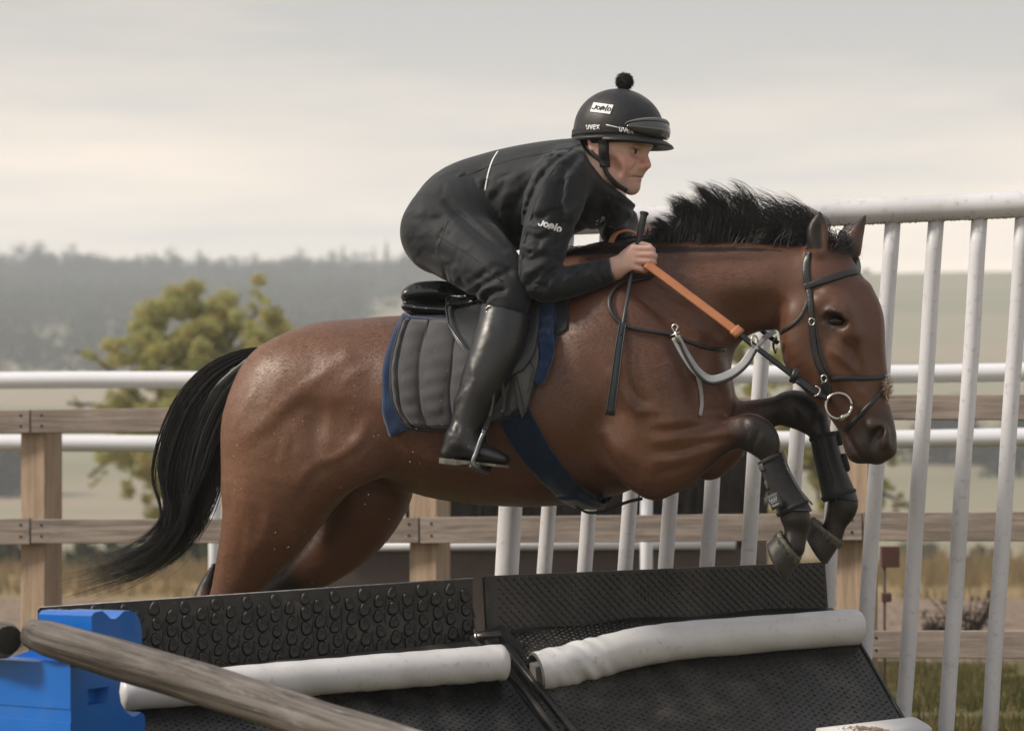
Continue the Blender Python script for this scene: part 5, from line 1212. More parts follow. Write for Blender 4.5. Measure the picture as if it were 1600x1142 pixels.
for j in range(nv):
    for i in range(nu):
        i2 = (i + 1) % nu; Fc.append((j * nu + i, j * nu + i2, (j + 1) * nu + i2, (j + 1) * nu + i))
helmet = put('helmet', mesh('helmet', V, Fc), person, SILK)
# rim roll and inner padding
rim = [dome(2 * math.pi * k / 60, rimz(2 * math.pi * k / 60) - .003, .001) for k in range(61)]
put('rim', mesh('rim', *tube(rim, .0058, 8)), helmet, SILK)
V, Fc = [], []
for k in range(61):
    ph = 2 * math.pi * k / 60
    for dz, off in ((0.004, -.004), (-.016, -.012), (-.014, -.022), (.01, -.026)): V.append(dome(ph, rimz(ph) + dz, off))
for k in range(60):
    for m in range(3): Fc.append((k * 4 + m, k * 4 + m + 1, k * 4 + m + 5, k * 4 + m + 4))
put('padding', mesh('padding', V, Fc), helmet, M('helmet_padding', (.012, .012, .013), rough=.9, bump=.3, bs=200))
# peak
V, Fc = [], []; n = 30; prof = [(.0, .002, 0), (.4, .004, -.002), (.85, .003, -.008), (1.0, .0, -.011), (.85, -.003, -.011), (.4, -.004, -.006), (0, -.004, -.004)]
for k in range(n + 1):
    ph = R(-82) + R(164) * k / n; ext = .036 * max(0.02, math.cos(ph * .98)) ** .7
    for e, dz, dr in prof: V.append(dome(ph, rimz(ph), .001 + e * ext) + L2W(tuple(hZ * (dz + dr * .9 - .001))))
m = len(prof)
for k in range(n):
    for j in range(m - 1): Fc.append((k * m + j, k * m + j + 1, (k + 1) * m + j + 1, (k + 1) * m + j))
put('peak', mesh('peak', V, Fc), helmet, SILK)
# pompom: a ball of yarn ends
pc = np.array(hd(-.005, .0, .035 + RAZ + .019)); strands = []
for k in range(2600):
    d = RNG.normal(0, 1, 3); d /= np.linalg.norm(d); e = pc + d * RNG.uniform(.022, .0285) + RNG.normal(0, .0015, 3)
    strands.append((l2w_np(np.array([pc + d * .008, pc + d * .018 + RNG.normal(0, .001, 3), e])), .0012))
strand_mesh('pompom', strands, M('black_yarn', (.014, .014, .015), rough=.95, bump=0, sheen=.3), helmet)
# lettering drawn as pen strokes, laid on any surface by a mapping (u, v) -> point
WHITE = M('white_print', (.72, .72, .74), rough=.6, var=.08, vs=40, bump=.05)
INK = M('black_print', (.012, .014, .016), rough=.6, var=.1, bump=0)
def arc(cx, cy, rx, ry, a0, a1, n=14): return [(cx + rx * math.cos(R(a0 + (a1 - a0) * i / n)), cy + ry * math.sin(R(a0 + (a1 - a0) * i / n))) for i in range(n + 1)]
JOPLO = [arc(.08, .42, .17, .24, 190, 350) + [(.28, .62), (.30, .82)], arc(.62, .46, .18, .24, 0, 360), arc(1.14, .50, .19, .25, 250, -80) , [(.93, .10), (.98, .32), (1.30, .70)], [(1.62, .98), (1.53, .45), (1.55, .12)], arc(1.95, .42, .18, .24, -60, 265)]
UVEX = [[(0, .6), (.0, .25), (.10, .08), (.24, .12), (.30, .3), (.30, .6), (.30, .05)], [(.45, .6), (.62, .05), (.80, .6)], [(.92, .34), (1.24, .34)] + arc(1.08, .33, .17, .27, 0, 310), [(1.38, .6), (1.74, .05)], [(1.74, .6), (1.38, .05)]]
def pen(paths, w, mapf, th=.0008):
    mb = MB()
    for P in paths:
        P = _lin(np.array(P, float), 3); V, Fc = [], []; n = len(P)
        for i in range(n):
            t = P[min(n - 1, i + 1)] - P[max(0, i - 1)]; t = t / (np.linalg.norm(t) + 1e-9); s = np.array((-t[1], t[0])) * w / 2
            V += [mapf(*(P[i] + s), 1), mapf(*(P[i] - s), 1), mapf(*(P[i] + s), 0), mapf(*(P[i] - s), 0)]
        for i in range(n - 1):
            a, b = i * 4, i * 4 + 4
            Fc += [(a, b, b + 1, a + 1), (a, a + 2, b + 2, b), (a + 1, b + 1, b + 3, a + 3)]
        Fc += [(0, 1, 3, 2), (n * 4 - 4, n * 4 - 2, n * 4 - 1, n * 4 - 3)]
        mb.add((V, Fc))
    return mb
def dome_at(u, v, off):
    """photo pixel on the helmet side -> shell point pushed out by off"""
    p, n = hit(HELM_BVH, u, v); return p + n * off
hv = verts_of(helmet.data); HELM_BVH = BVHTree.FromPolygons([Vector(v) for v in hv.tolist()], [tuple(p.vertices) for p in helmet.data.polygons])
def quadmap(c, off0, off1, f, su, sv):
    """unit box -> picture quad (top left, top right, bottom left) projected on a surface"""
    tl, tr, bl = c
    def g(u, v, lv):
        a, b = u / su, 1 - v / sv
        return f(tl[0] + (tr[0] - tl[0]) * a + (bl[0] - tl[0]) * b, tl[1] + (tr[1] - tl[1]) * a + (bl[1] - tl[1]) * b, off1 if lv else off0)
    return g
g = quadmap(((928, 161), (959, 165), (922.5, 175)), .0005, .0022, dome_at, 1, 1)
V, Fc = [], []; n = 10
for j in range(5):
    for i in range(n + 1): V.append(g(i / n, 1 - j / 4, 1))
for j in range(4):
    for i in range(n): Fc.append((j * (n + 1) + i, j * (n + 1) + i + 1, (j + 1) * (n + 1) + i + 1, (j + 1) * (n + 1) + i))
badge = put('badge', mesh('badge', V, Fc), helmet, WHITE)
g = quadmap(((930, 163.3), (956.5, 166.5), (926, 173.2)), .0024, .0032, dome_at, 2.1, 1)
put('lettering', pen(JOPLO, .13, g).mesh('lettering'), badge, INK)
# goggles
GLASS = M('smoked_goggle_lens', (.045, .047, .052), rough=.08, var=.2, vs=8, bump=0, spec=.9, rvar=0.02)
GREY = M('grey_goggle_frame', (.14, .145, .155), rough=.4, var=.2, bump=.05)
STRAPM = M('elastic_strap', (.013, .014, .016), rough=.8, var=.3, bump=.3, bs=400)
def band(ph0, ph1, z0f, z1f, off, n=40, inner=.001, bulge=0):
    V, Fc = [], []
    for k in range(n + 1):
        ph = ph0 + (ph1 - ph0) * k / n; t = k / n; z0, z1 = z0f(ph, t), z1f(ph, t)
        for f, o in ((0, inner), (0, off), (.2, off + bulge * .7), (.5, off + bulge), (.8, off + bulge * .7), (1, off), (1, inner)):
            V.append(dome(ph, z0 + (z1 - z0) * f, o))
    for k in range(n):
        for j in range(6): Fc.append((k * 7 + j, k * 7 + j + 1, (k + 1) * 7 + j + 1, (k + 1) * 7 + j))
    Fc += [tuple(range(7))[::-1], tuple(range(n * 7, n * 7 + 7))]
    return V, Fc
goggles = put('goggles', mesh('goggles', *band(R(58), R(302), lambda p, t: rimz(p) + .008, lambda p, t: rimz(p) + .026, .0035, 60)), person, STRAPM)
ls = lambda t: max(.0, math.sin(math.pi * t)) ** .45
put('lens', mesh('lens', *band(R(-58), R(58), lambda p, t: rimz(p) + .026 - .021 * ls(t), lambda p, t: rimz(p) + .030 + .026 * ls(t), .011, 48, .002, .008)), goggles, GLASS)
put('lens_frame', mesh('lens_frame', *band(R(-60), R(60), lambda p, t: rimz(p) + .030 + .020 * ls(t), lambda p, t: rimz(p) + .032 + .027 * ls(t), .0150, 48, .002, .002)), goggles, GREY)
g = quadmap(((918, 195), (938, 195), (918, 203.5)), .0040, .0048, dome_at, 1.75, .66); put('lettering', pen(UVEX, .13, g).mesh('lettering'), goggles, WHITE)
g = quadmap(((969, 198), (990, 201.5), (968.5, 206.5)), .0040, .0048, dome_at, 1.75, .66); put('lettering', pen(UVEX, .13, g).mesh('lettering'), goggles, WHITE)
g = quadmap(((948, 194), (970, 199), (948, 197)), .0036, .0044, dome_at, 1, 1); put('piping', pen([[(0, .5), (1, .4)]], .5, g).mesh('piping'), goggles, WHITE)
# harness: ear pad, strap under the jaw, rear strap
B_BVH = bvh_of(l2w_np(BV), BQ)
def skin_strap(px, width, thick, off, name, parent, mat, bvh=None, sub=5):
    P = cr([(*p,) for p in px], sub); pts, ns = [], []
    for u, v in P:
        p, n = hit(bvh or B_BVH, u, v); pts.append(p); ns.append(n)
    ns = smooth_normals(ns, 3); pts = [p + n * off for p, n in zip(pts, ns)]
    for _ in range(2): pts = [pts[0]] + [(pts[i - 1] + pts[i] * 2 + pts[i + 1]) / 4 for i in range(1, len(pts) - 1)] + [pts[-1]]
    return put(name, mesh(name, *ribbon(pts, ns, width, thick)), parent, mat)
PADM = M('harness_pad', (.020, .022, .026), rough=.65, var=.3, bump=.2, bs=120)
skin_strap([(943, 214), (944, 230), (944, 248), (945, 262)], .030, .010, .006, 'ear_pad', helmet, PADM)
skin_strap([(944, 256), (946, 268), (955, 279), (966, 289), (980, 297)], .013, .006, .005, 'chin_strap', helmet, PADM)
skin_strap([(912, 220), (925, 240), (944, 255)], .014, .005, .005, 'rear_strap', helmet, PADM)
# sleeve and chest logos, zip, piping on the back
def jac_at(u, v, off): p, n = hit(J_BVH, u, v); return p + n * off
g = quadmap(((846, 342), (878, 352), (842, 355)), .0004, .0014, jac_at, 2.1, 1); put('lettering', pen(JOPLO, .17, g).mesh('lettering'), jacket, WHITE)
g = quadmap(((928, 345), (948, 332), (934, 352)), .0004, .0014, jac_at, 2.1, 1); put('lettering', pen(JOPLO[:4], .18, g).mesh('lettering'), jacket, WHITE)
skin_strap([(778, 237), (769, 252), (762, 275), (758, 298)], .0045, .0015, .001, 'piping', jacket, WHITE, J_BVH)
ZIP = M('zip_black', (.03, .03, .032), rough=.4, metal=.4, bump=.6, bs=500)
skin_strap([(952, 308), (944, 325), (936, 345), (927, 364)], .008, .003, .001, 'zip', jacket, ZIP, J_BVH)

SEAM = M('seam_thread', (.006, .0065, .008), rough=.8, bump=0)
for px in ([(897, 228), (868, 260), (840, 308), (820, 375), (813, 430)], [(908, 226), (860, 238), (800, 250), (740, 270), (690, 300)], [(735, 275), (752, 310), (738, 335)], [(880, 300), (876, 340), (868, 392)], [(938, 406), (940, 424), (945, 443)]):
    skin_strap(px, .0030, .0012, .0004, 'seam', jacket, SEAM, J_BVH, 8)
breeches = [o for o in person.children if o.name.startswith('breeches')][0]
Q_BVH = bvh_of(l2w_np(QV), QQ)
for px in ([(648, 345), (690, 372), (735, 400), (785, 440)], [(700, 345), (694, 362), (686, 384)], [(640, 366), (668, 388), (700, 412)]):
    skin_strap(px, .0030, .0012, .0004, 'seam', breeches, SEAM, Q_BVH, 8)

# ================================================================ TACK
def proj(px, py, off=0.0): p, n = hit(H_BVH, px, py); return p + n * off, n
def patch(name, rows, nu, nv, offf, parent, mat, thick=.010, mirror=True, smooth_n=3, edge=.0):
    """cloth or leather lying on the horse: rows of photo pixels (top to bottom), offf(s, t) = height over the coat"""
    Rw = [cr([(*p,) for p in r], 12) for r in rows]
    Rw = [np.stack([np.interp(np.linspace(0, 1, nu + 1), np.concatenate([[0], np.cumsum(np.linalg.norm(np.diff(r, axis=0), axis=1))]) / np.linalg.norm(np.diff(r, axis=0), axis=1).sum(), r[:, c]) for c in (0, 1)], 1) for r in Rw]
    G = np.zeros((nv + 1, nu + 1, 2))
    for i in range(nu + 1):
        col = cr([tuple(r[i]) for r in Rw], 10) if len(Rw) > 2 else _lin(np.array([r[i] for r in Rw]), 10)
        for c in (0, 1): G[:, i, c] = np.interp(np.linspace(0, 1, nv + 1), np.linspace(0, 1, len(col)), col[:, c])
    P = np.zeros((nv + 1, nu + 1, 3)); Nn = np.zeros_like(P)
    for j in range(nv + 1):
        for i in range(nu + 1):
            p, n = hit(H_BVH, *G[j, i]); P[j, i] = p; Nn[j, i] = n
    for _ in range(smooth_n):
        for A in (P, Nn):
            B = A.copy(); B[1:-1] = (A[:-2] + 2 * A[1:-1] + A[2:]) / 4; C = B.copy(); C[:, 1:-1] = (B[:, :-2] + 2 * B[:, 1:-1] + B[:, 2:]) / 4; A[:] = C
        P[0], P[-1] = P[0], P[-1]
    Nn /= np.linalg.norm(Nn, axis=2)[:, :, None]
    V, Fc = [], []
    ring = lambda j, i: j * (nu + 1) + i
    top = []
    for j in range(nv + 1):
        for i in range(nu + 1): top.append(P[j, i] + Nn[j, i] * offf(i / nu, j / nv))
    bot = [P[j, i] + Nn[j, i] * (offf(i / nu, j / nv) - thick) for j in range(nv + 1) for i in range(nu + 1)]
    def emit(T, Bt, flip):
        o = len(V); V.extend([tuple(v) for v in T]); V.extend([tuple(v) for v in Bt]); m = len(T); F2 = []
        for j in range(nv):
            for i in range(nu): F2.append((ring(j, i), ring(j, i + 1), ring(j + 1, i + 1), ring(j + 1, i)))
        bd = [ring(0, i) for i in range(nu + 1)] + [ring(j, nu) for j in range(1, nv + 1)] + [ring(nv, i) for i in range(nu - 1, -1, -1)] + [ring(j, 0) for j in range(nv - 1, 0, -1)]
        for a, b in zip(bd, bd[1:] + bd[:1]): F2.append((a, m + a, m + b, b))
        Fc.extend([tuple((q + o) for q in (f[::-1] if not flip else f)) for f in F2])
    emit(top, bot, False)
    if mirror:
        def mir(L):
            out = []
            for v in L:
                x = CT * v[0] - ST * v[1]; y = ST * v[0] + CT * v[1]; out.append(tuple(L2W((x, -y, v[2]))))
            return out
        emit(mir(top), mir(bot), True)
    return put(name, mesh(name, V, Fc), parent, mat)
def edge_f(s, t, w=.06): return min(1, min(s, 1 - s) / w, min(t, 1 - t) / w) if min(s, 1 - s, t, 1 - t) > 0 else 0.0
NAVY = M('navy_towelling', (.011, .030, .085), rough=.92, var=.3, vs=12, bump=.7, bs=420, dist=.003, sheen=.5, spec=.2)
DENIM = M('navy_girth_sleeve', (.006, .017, .040), rough=.9, var=.3, vs=14, bump=.6, bs=380, dist=.002, sheen=.35, spec=.2)
QUILT = M('grey_quilted_cotton', (.064, .064, .068), rough=.8, var=.22, vs=9, bump=.35, bs=300, dist=.002, sheen=.3, spec=.25)
TRIM = M('black_binding', (.015, .015, .017), rough=.75, bump=.2, bs=200)
# ---- blue cloth
cloth = thing('saddle_cloth', 'navy blue towelling cloth showing behind and before the grey saddle pad', 'saddle cloth', HW(740, 660, -.3))
patch('cloth', [[(629, 497), (700, 496), (800, 470), (868, 458)], [(606, 548), (690, 545), (800, 530), (872, 520)], [(598, 610), (690, 605), (790, 590), (860, 572)], [(602, 655), (690, 640), (780, 615), (838, 606)], [(612, 681), (690, 652), (770, 630), (822, 612)]], 46, 40,
      lambda s, t: .010 + .003 * math.sin(t * 9 + s * 4) + .0022 * math.sin(s * 60 + t * 31) * (s > .92) + .003 * math.sin(t * 21) * (s > .9 or s < .06), cloth, NAVY, .010)
pts = vcr([HW(631, 494, -.10), HW(640, 500, -.135), HW(662, 503, -.15), HW(690, 507, -.16), HW(712, 512, -.17)], 5)
put('rolled_edge', mesh('rolled_edge', *tube(pts, [.004] + [.0125] * (len(pts) - 2) + [.008], 12)), cloth, NAVY)
patch('front_fold', [[(842, 470), (850, 466), (866, 462)], [(846, 520), (854, 516), (868, 512)], [(848, 560), (856, 552), (866, 560)], [(838, 602), (846, 604), (852, 600)]], 8, 30, lambda s, t: .034 - .010 * s + .004 * math.sin(t * 14 + s * 2) + .002 * math.sin(t * 47), cloth, NAVY, .014, False)
patch('under_cloth', [[(866, 462), (888, 458)], [(868, 500), (889, 496)], [(868, 527), (887, 515)]], 6, 10, lambda s, t: .006, cloth, M('dark_under_cloth', (.016, .02, .026), rough=.9, bump=.4, bs=300), .006, False)
# ---- quilted pad
pad = thing('saddle_pad', 'grey quilted saddle pad under the black saddle', 'saddle pad', HW(740, 640, -.3))
SEAMS = [0, .045, .185, .40, .62, .80, .95, 1.0]
def quilt(s, t):
    for a, b in zip(SEAMS[:-1], SEAMS[1:]):
        if a <= s <= b: q = (s - a) / (b - a); break
    e = min(1, t / .05, (1 - t) / .05); puff = (math.sin(math.pi * q) ** .5) * .014 * (e if e > 0 else 0)
    return .019 + puff + .0014 * math.sin(t * 46 + s * 9) * math.sin(math.pi * q) + .0016 * math.sin(t * 17 - s * 25 + 1) - (.010 * (1 - max(0, min(1, min(s / .03, (1 - s) / .03, (1 - t) / .04)))))
pad_rows = [[(632, 507), (684, 511), (740, 510), (800, 495), (846, 476)], [(619, 548), (684, 550), (740, 548), (800, 535), (848, 520)], [(614, 590), (680, 592), (735, 590), (800, 580), (846, 560)], [(620, 632), (680, 632), (735, 630), (790, 620), (836, 605)], [(642, 664), (690, 670), (735, 668), (785, 655), (818, 640)]]
patch('quilting', pad_rows, 150, 70, quilt, pad, QUILT, .018)
for s_ in SEAMS[1:-1]:                                                   # stitched seam piping
    col = [tuple(np.stack([np.interp(s_, np.linspace(0, 1, 5), [p[c] for p in r]) for c in (0, 1)])) for r in pad_rows]
    P = cr(col, 8); q = [proj(*p, .0225) for p in P]; ns = smooth_normals([b for a, b in q], 3)
    put('piping', mesh('piping', *tube([a for a, b in q], .0016, 6)), pad, TRIM)
bd = [pad_rows[j][0] for j in range(5)] + pad_rows[4][1:] + [pad_rows[j][4] for j in (3, 2, 1)]
P = cr(bd, 8); q = [proj(*p, .016) for p in P]; put('binding', mesh('binding', *tube([a for a, b in q], .0048, 8)), pad, TRIM)
patch('billet_panel', [[(800, 522), (842, 512)], [(805, 580), (846, 560)], [(812, 632), (834, 612)], [(818, 652), (826, 640)]], 8, 20, lambda s, t: .034 + .002 * math.sin(s * 6), pad, M('grey_panel', (.085, .083, .082), rough=.8, var=.35, vs=12, bump=.4, bs=150), .01, False)  # separate grey panel over the front of the quilting
q = [proj(a, b, .038) for a, b in cr([(829, 520), (832, 570), (838, 590), (826, 640)], 6).tolist()]; put('stitching', mesh('stitching', *tube([a for a, b in q], .0013, 5)), pad, TRIM)
q = [proj(a, b, .038) for a, b in cr([(812, 590), (818, 620), (823, 646)], 6).tolist()]; put('stitching', mesh('stitching', *tube([a for a, b in q], .0013, 5)), pad, TRIM)
# ---- saddle
saddle = thing('saddle', 'black leather saddle with low cantle under the crouching rider', 'saddle', HW(740, 500, 0))
sf = Field(axis_steps([(hp(628, 0)[0], hp(872, 0)[0], .0045)]), axis_steps([(-.22, .22, .0045)]), axis_steps([(hp(0, 512)[2], hp(0, 425)[2], .0045)]))
sf.add([cs(654, 467, 19, .135), cs(690, 463, 17, .125), cs(730, 468, 13, .10), cs(790, 460, 14, .085), cs(835, 445, 15, .08), cs(856, 438, 12, .06)], k=.02)
sf.add([cs(651, 484, 12, .138), cs(690, 489, 12, .145), cs(740, 492, 12, .15)], k=.008)
sf.add([cs(664, 456, 10, .11), cs(700, 452, 8, .10)], k=.035)
sf.stroke([hp(636, 473), hp(655, 484), hp(690, 484), hp(730, 476)], .0022, .0028); sf.stroke([hp(636, 486), hp(655, 494), hp(690, 494), hp(730, 489)], .0015, .0025)
sf.add([cs(760, 482, 22, .15), cs(820, 470, 22, .14)], k=.03)
SV, SQ = sf.mesh(relax=2); SADL = M('polished_black_leather', (.009, .0105, .013), rough=.27, var=.25, vs=10, bump=.10, bs=60, dist=.003, spec=.65, rvar=.1)
put('seat', mesh('seat', l2w_np(SV), SQ), saddle, SADL)
FLAP = M('flap_leather', (.018, .020, .024), rough=.42, var=.3, vs=16, bump=.2, bs=90, dist=.003, rvar=.12)
patch('flap', [[(704, 478), (745, 470), (800, 460), (850, 450)], [(703, 505), (750, 505), (800, 500), (855, 490)], [(708, 532), (750, 540), (800, 540), (850, 530)], [(722, 552), (755, 570), (800, 580), (838, 565)], [(742, 572), (765, 588), (790, 596), (820, 588)]], 30, 26, lambda s, t: .052 - .012 * t + .003 * math.sin(t * 7 + s * 3) , saddle, FLAP, .006)
patch('skirt', [[(702, 480), (724, 470), (745, 461)], [(703, 496), (724, 490), (750, 482)], [(706, 508), (726, 506), (752, 500)]], 16, 12, lambda s, t: .066 - .004 * t, saddle, SADL, .005, False)
q = [proj(a, b, .066) for a, b in cr([(703, 482), (703, 505), (709, 532), (724, 552), (744, 572)], 6).tolist()]; put('flap_edge', mesh('flap_edge', *tube([a for a, b in q], .0035, 8)), saddle, SADL)
q = [proj(a, b, .074) for a, b in cr([(712, 502), (730, 501), (746, 497)], 6).tolist()]; put('bar_keeper', mesh('bar_keeper', *ribbon([a for a, b in q], [b for a, b in q], .012, .004)), saddle, SADL)
# stirrup leather and iron
def free_strap(name, P, width, thick, parent, mat, facing=None, n=6, twist=None):
    """strap through free space: P = (px, py, w); its flat side faces `facing`"""
    Q = cr(P, n); pts = [HW(*q) for q in Q]; f = facing or Vector((0, -1, .15)); return put(name, mesh(name, *ribbon(pts, [f.normalized()] * len(pts), width, thick)), parent, mat)
STL = M('stirrup_leather', (.035, .033, .033), rough=.5, var=.3, vs=30, bump=.2)
free_strap('stirrup_leather', [(812, 500, -.235), (801, 545, -.27), (784, 595, -.30), (769, 640, -.325), (757, 672, -.375)], .015, .004, saddle, STL)
free_strap('leather_end', [(783, 592, -.36), (787, 620, -.345), (786, 640, -.34), (781, 643, -.345)], .011, .003, saddle, STL); free_strap('leather_end', [(772, 600, -.37), (770, 630, -.37), (765, 652, -.375)], .008, .003, saddle, STL)
IRON = M('dull_stirrup_iron', (.18, .19, .20), rough=.38, var=.3, vs=30, bump=.05, metal=1.0)
iron = put('stirrup_iron', mesh('stirrup_iron', *tube(vcr([HW(756, 676, -.392), HW(750, 690, -.397), HW(744, 708, -.402), HW(739, 722, -.405), HW(745, 731, -.400), HW(760, 736, -.36), HW(764, 734, -.32), HW(762, 715, -.302), HW(759, 690, -.315), HW(757, 676, -.345), HW(756, 672, -.375), HW(756, 676, -.392)], 5), .0068, 8)), saddle, IRON)
put('tread', mesh('tread', *ribbon(vcr([HW(741, 727, -.402), HW(748, 731, -.36), HW(760, 734, -.312)], 4), [Vector((0, 0, 1))] * 9, .030, .008)), iron, SOLE)
# ---- girth
girth = thing('girth', 'dark blue girth sleeve running under the bay horse belly', 'girth', HW(900, 790, -.1))
patch('sleeve', [[(775, 588), (788, 590), (802, 592)], [(776, 634), (800, 634), (828, 640)], [(797, 688), (828, 690), (859, 696)], [(846, 747), (872, 747), (898, 748)], [(893, 788), (914, 784), (942, 778)]], 14, 60, lambda s, t: .014 + .006 * math.sin(math.pi * min(1, max(0, s))) ** .6 + .0018 * math.sin(t * 60 + s * 9) * (1 - t * .5) + .002 * math.sin(s * 9 + t * 13), girth, DENIM, .012)
lo = [HW(905, 790, -.12), HW(925, 794, -.05), HW(930, 796, .05), HW(905, 792, .14)]
free_strap('under_sleeve', [(885, 776, -.17), (912, 789, -.10), (924, 792, 0), (912, 789, .10), (885, 776, .17)], .085, .014, girth, DENIM, Vector((0, 0, -1)))
free_strap('elastic_loop', [(900, 792, -.11), (920, 801, -.12), (945, 798, -.12), (965, 790, -.11), (985, 783, -.10), (1004, 779, -.09)], .014, .004, girth, TRIM, Vector((0, -.5, -1)))
# ---- breast strap / running martingale
MART = M('grey_martingale_leather', (.34, .35, .36), rough=.5, var=.3, vs=20, bump=.2); BLKL = M('bridle_leather', (.010, .0115, .014), rough=.38, var=.3, vs=30, bump=.2, bs=200, spec=.6)
mart = thing('martingale', 'black neck strap and grey lined martingale loop hanging at the horse breast', 'martingale', HW(1090, 600, -.15))
free_strap('grey_loop', [(1056, 526, -.235), (1070, 552, -.235), (1088, 578, -.23), (1110, 592, -.22), (1138, 585, -.20), (1162, 568, -.185), (1180, 540, -.175)], .026, .004, mart, MART, Vector((-.1, -1, .55)), 8)
free_strap('loop_edge', [(1060, 532, -.238), (1072, 558, -.24), (1090, 585, -.236), (1112, 599, -.226), (1142, 591, -.206), (1166, 572, -.19), (1182, 546, -.18)], .008, .005, mart, BLKL, Vector((-.1, -1, .2)), 8)
skin_strap([(1074, 560), (1088, 582), (1094, 605), (1096, 630), (1093, 650)], .012, .004, .003, 'chest_strap', mart, MART, H_BVH)
skin_strap([(1022, 432), (1008, 438), (980, 444), (960, 456), (953, 474), (957, 492), (972, 508), (1000, 517), (1030, 523), (1056, 527)], .010, .006, .010, 'neck_strap', mart, BLKL, H_BVH, 8)
skin_strap([(1060, 528), (1085, 538), (1110, 545), (1132, 546)], .011, .005, .003, 'neck_strap', mart, BLKL, H_BVH, 8)
put('snap_hook', mesh('snap_hook', *tube(vcr([HW(1056, 527, -.245), HW(1054, 520, -.248), HW(1050, 512, -.25), HW(1054, 507, -.25), HW(1059, 511, -.25), HW(1056, 518, -.25)], 5), .0028, 8)), mart, STEEL)
put('snap_body', mesh('snap_body', *tube([HW(1055, 518, -.25), HW(1060, 535, -.245)], [.004, .0048], 8)), mart, STEEL)
put('snap_lever', mesh('snap_lever', *tube([HW(1047, 525, -.25), HW(1062, 519, -.25)], .0024, 6)), mart, STEEL)
def torus_pts(c, rx, rz, ax, az, n=28): return [c + ax * (rx * math.cos(2 * math.pi * k / n)) + az * (rz * math.sin(2 * math.pi * k / n)) for k in range(n + 1)]
AX, AZ = L2W((1, 0, 0)), Vector((0, 0, 1))
put('martingale_ring', mesh('martingale_ring', *tube(torus_pts(HW(1179, 534, -.175), .010, .0165, (AX + Vector((0, .6, 0))).normalized(), AZ), .0026, 8)), mart, STEEL)
# ---- bridle
bridle = thing('bridle', 'black leather bridle with steel ring bit on the bay horse head', 'bridle', HW(1290, 600, -.06))
def hstrap(name, px, w, th=.005, off=.002, mat=None, par=None): return skin_strap(px, w, th, off, name, par or bridle, mat or BLKL, H_BVH, 6)
hstrap('headpiece', [(1264, 394), (1260, 412), (1260, 432), (1265, 452)], .021, .007)
hstrap('browband', [(1257, 449), (1275, 443), (1300, 435), (1325, 427), (1347, 424)], .021, .009)
hstrap('cheekpiece', [(1264, 452), (1267, 480), (1268, 505), (1271, 535), (1276, 562), (1285, 585), (1291, 604), (1294, 620)], .017, .006, .003)
hstrap('cheek_lining', [(1274, 505), (1279, 540), (1288, 570), (1297, 590)], .007, .004, .003)
hstrap('throat_lash', [(1266, 452), (1262, 472), (1252, 494), (1238, 508), (1222, 519), (1212, 528)], .010, .004, .003)
free_strap('throat_end', [(1213, 527, -.085), (1208, 538, -.06), (1211, 550, -.03), (1214, 546, .03)], .010, .004, bridle, BLKL, Vector((-1, -.5, 0)))
hstrap('noseband', [(1298, 593), (1320, 591), (1345, 591), (1368, 590), (1383, 588)], .015, .006, .002)
hstrap('flash_strap', [(1386, 602), (1372, 618), (1352, 640), (1335, 658), (1321, 672)], .013, .005, .002)
hstrap('cheek_guard', [(1288, 596), (1293, 612), (1291, 624)], .024, .008, .004)
for a, b, sz in ((1268, 503, .010), (1287, 590, .010)):
    p, n = proj(a, b, .010); put('buckle', mesh('buckle', *tube(torus_pts(p, sz * .8, sz, AX, AZ, 8), .0022, 6)), bridle, STEEL)
p, n = proj(1311, 633, .014)
bit = put('bit_ring', mesh('bit_ring', *tube(torus_pts(p, .0345, .0345, (AX + Vector((0, .12, 0))).normalized(), AZ), .0042, 10)), bridle, STEEL)
q = p + AX * .012 + Vector((0, 0, -.031)); put('mouthpiece', mesh('mouthpiece', *tube([q + AX * .016 + Vector((0, -.004, .01)), q, q - AX * .012 + Vector((0, .0, -.006))], [.004, .0095, .006], 10)), bit, STEEL)
hstrap('mouth_slit', [(1322, 650), (1330, 662)], .006, .004, .0) if False else None
FLUFF = M('sheepskin', (.42, .33, .25), rough=.95, var=.35, vs=60, bump=0); strands = []
p, n = proj(1384, 606, .003)
for k in range(420):
    d = Vector(RNG.normal(0, 1, 3)); d.normalize(); o = p + Vector((RNG.normal(0, .004), RNG.normal(0, .010), RNG.normal(0, .012))); strands.append((np.array([o, o + d * .008, o + d * RNG.uniform(.012, .017)]), .0011))
strand_mesh('sheepskin_pad', strands, FLUFF, bridle)
p, n = proj(1383, 590, .008); put('nose_ring', mesh('nose_ring', *tube(torus_pts(p, .008, .005, AX, AZ, 12), .002, 6)), bridle, STEEL)
TANL = M('orange_rubber_rein', (.46, .18, .078), rough=.6, var=.22, vs=22, bump=.35, bs=160, dist=.002); 
free_strap('rubber_rein', [(1010, 412, -.168), (1040, 434, -.172), (1080, 464, -.178), (1120, 494, -.182), (1153, 519, -.183)], .026, .006, bridle, TANL, Vector((.2, -1, .35)), 8)
free_strap('rein_stop', [(1147, 513, -.184), (1157, 522, -.184)], .034, .010, bridle, TANL, Vector((.2, -1, .35)), 3)
free_strap('rein', [(1153, 519, -.182), (1180, 541, -.172), (1210, 564, -.155), (1240, 587, -.135), (1268, 608, -.118), (1292, 622, -.098)], .016, .005, bridle, BLKL, Vector((.1, -1, .4)), 6)
free_strap('rein_billet', [(1246, 592, -.137), (1268, 608, -.122), (1284, 618, -.11)], .024, .007, bridle, BLKL, Vector((.1, -1, .4)), 4)
put('martingale_stop', mesh('martingale_stop', *tube([HW(1237, 598, -.14), HW(1246, 576, -.142)], [.009, .010], 10, flat=.6)), bridle, BLKL)
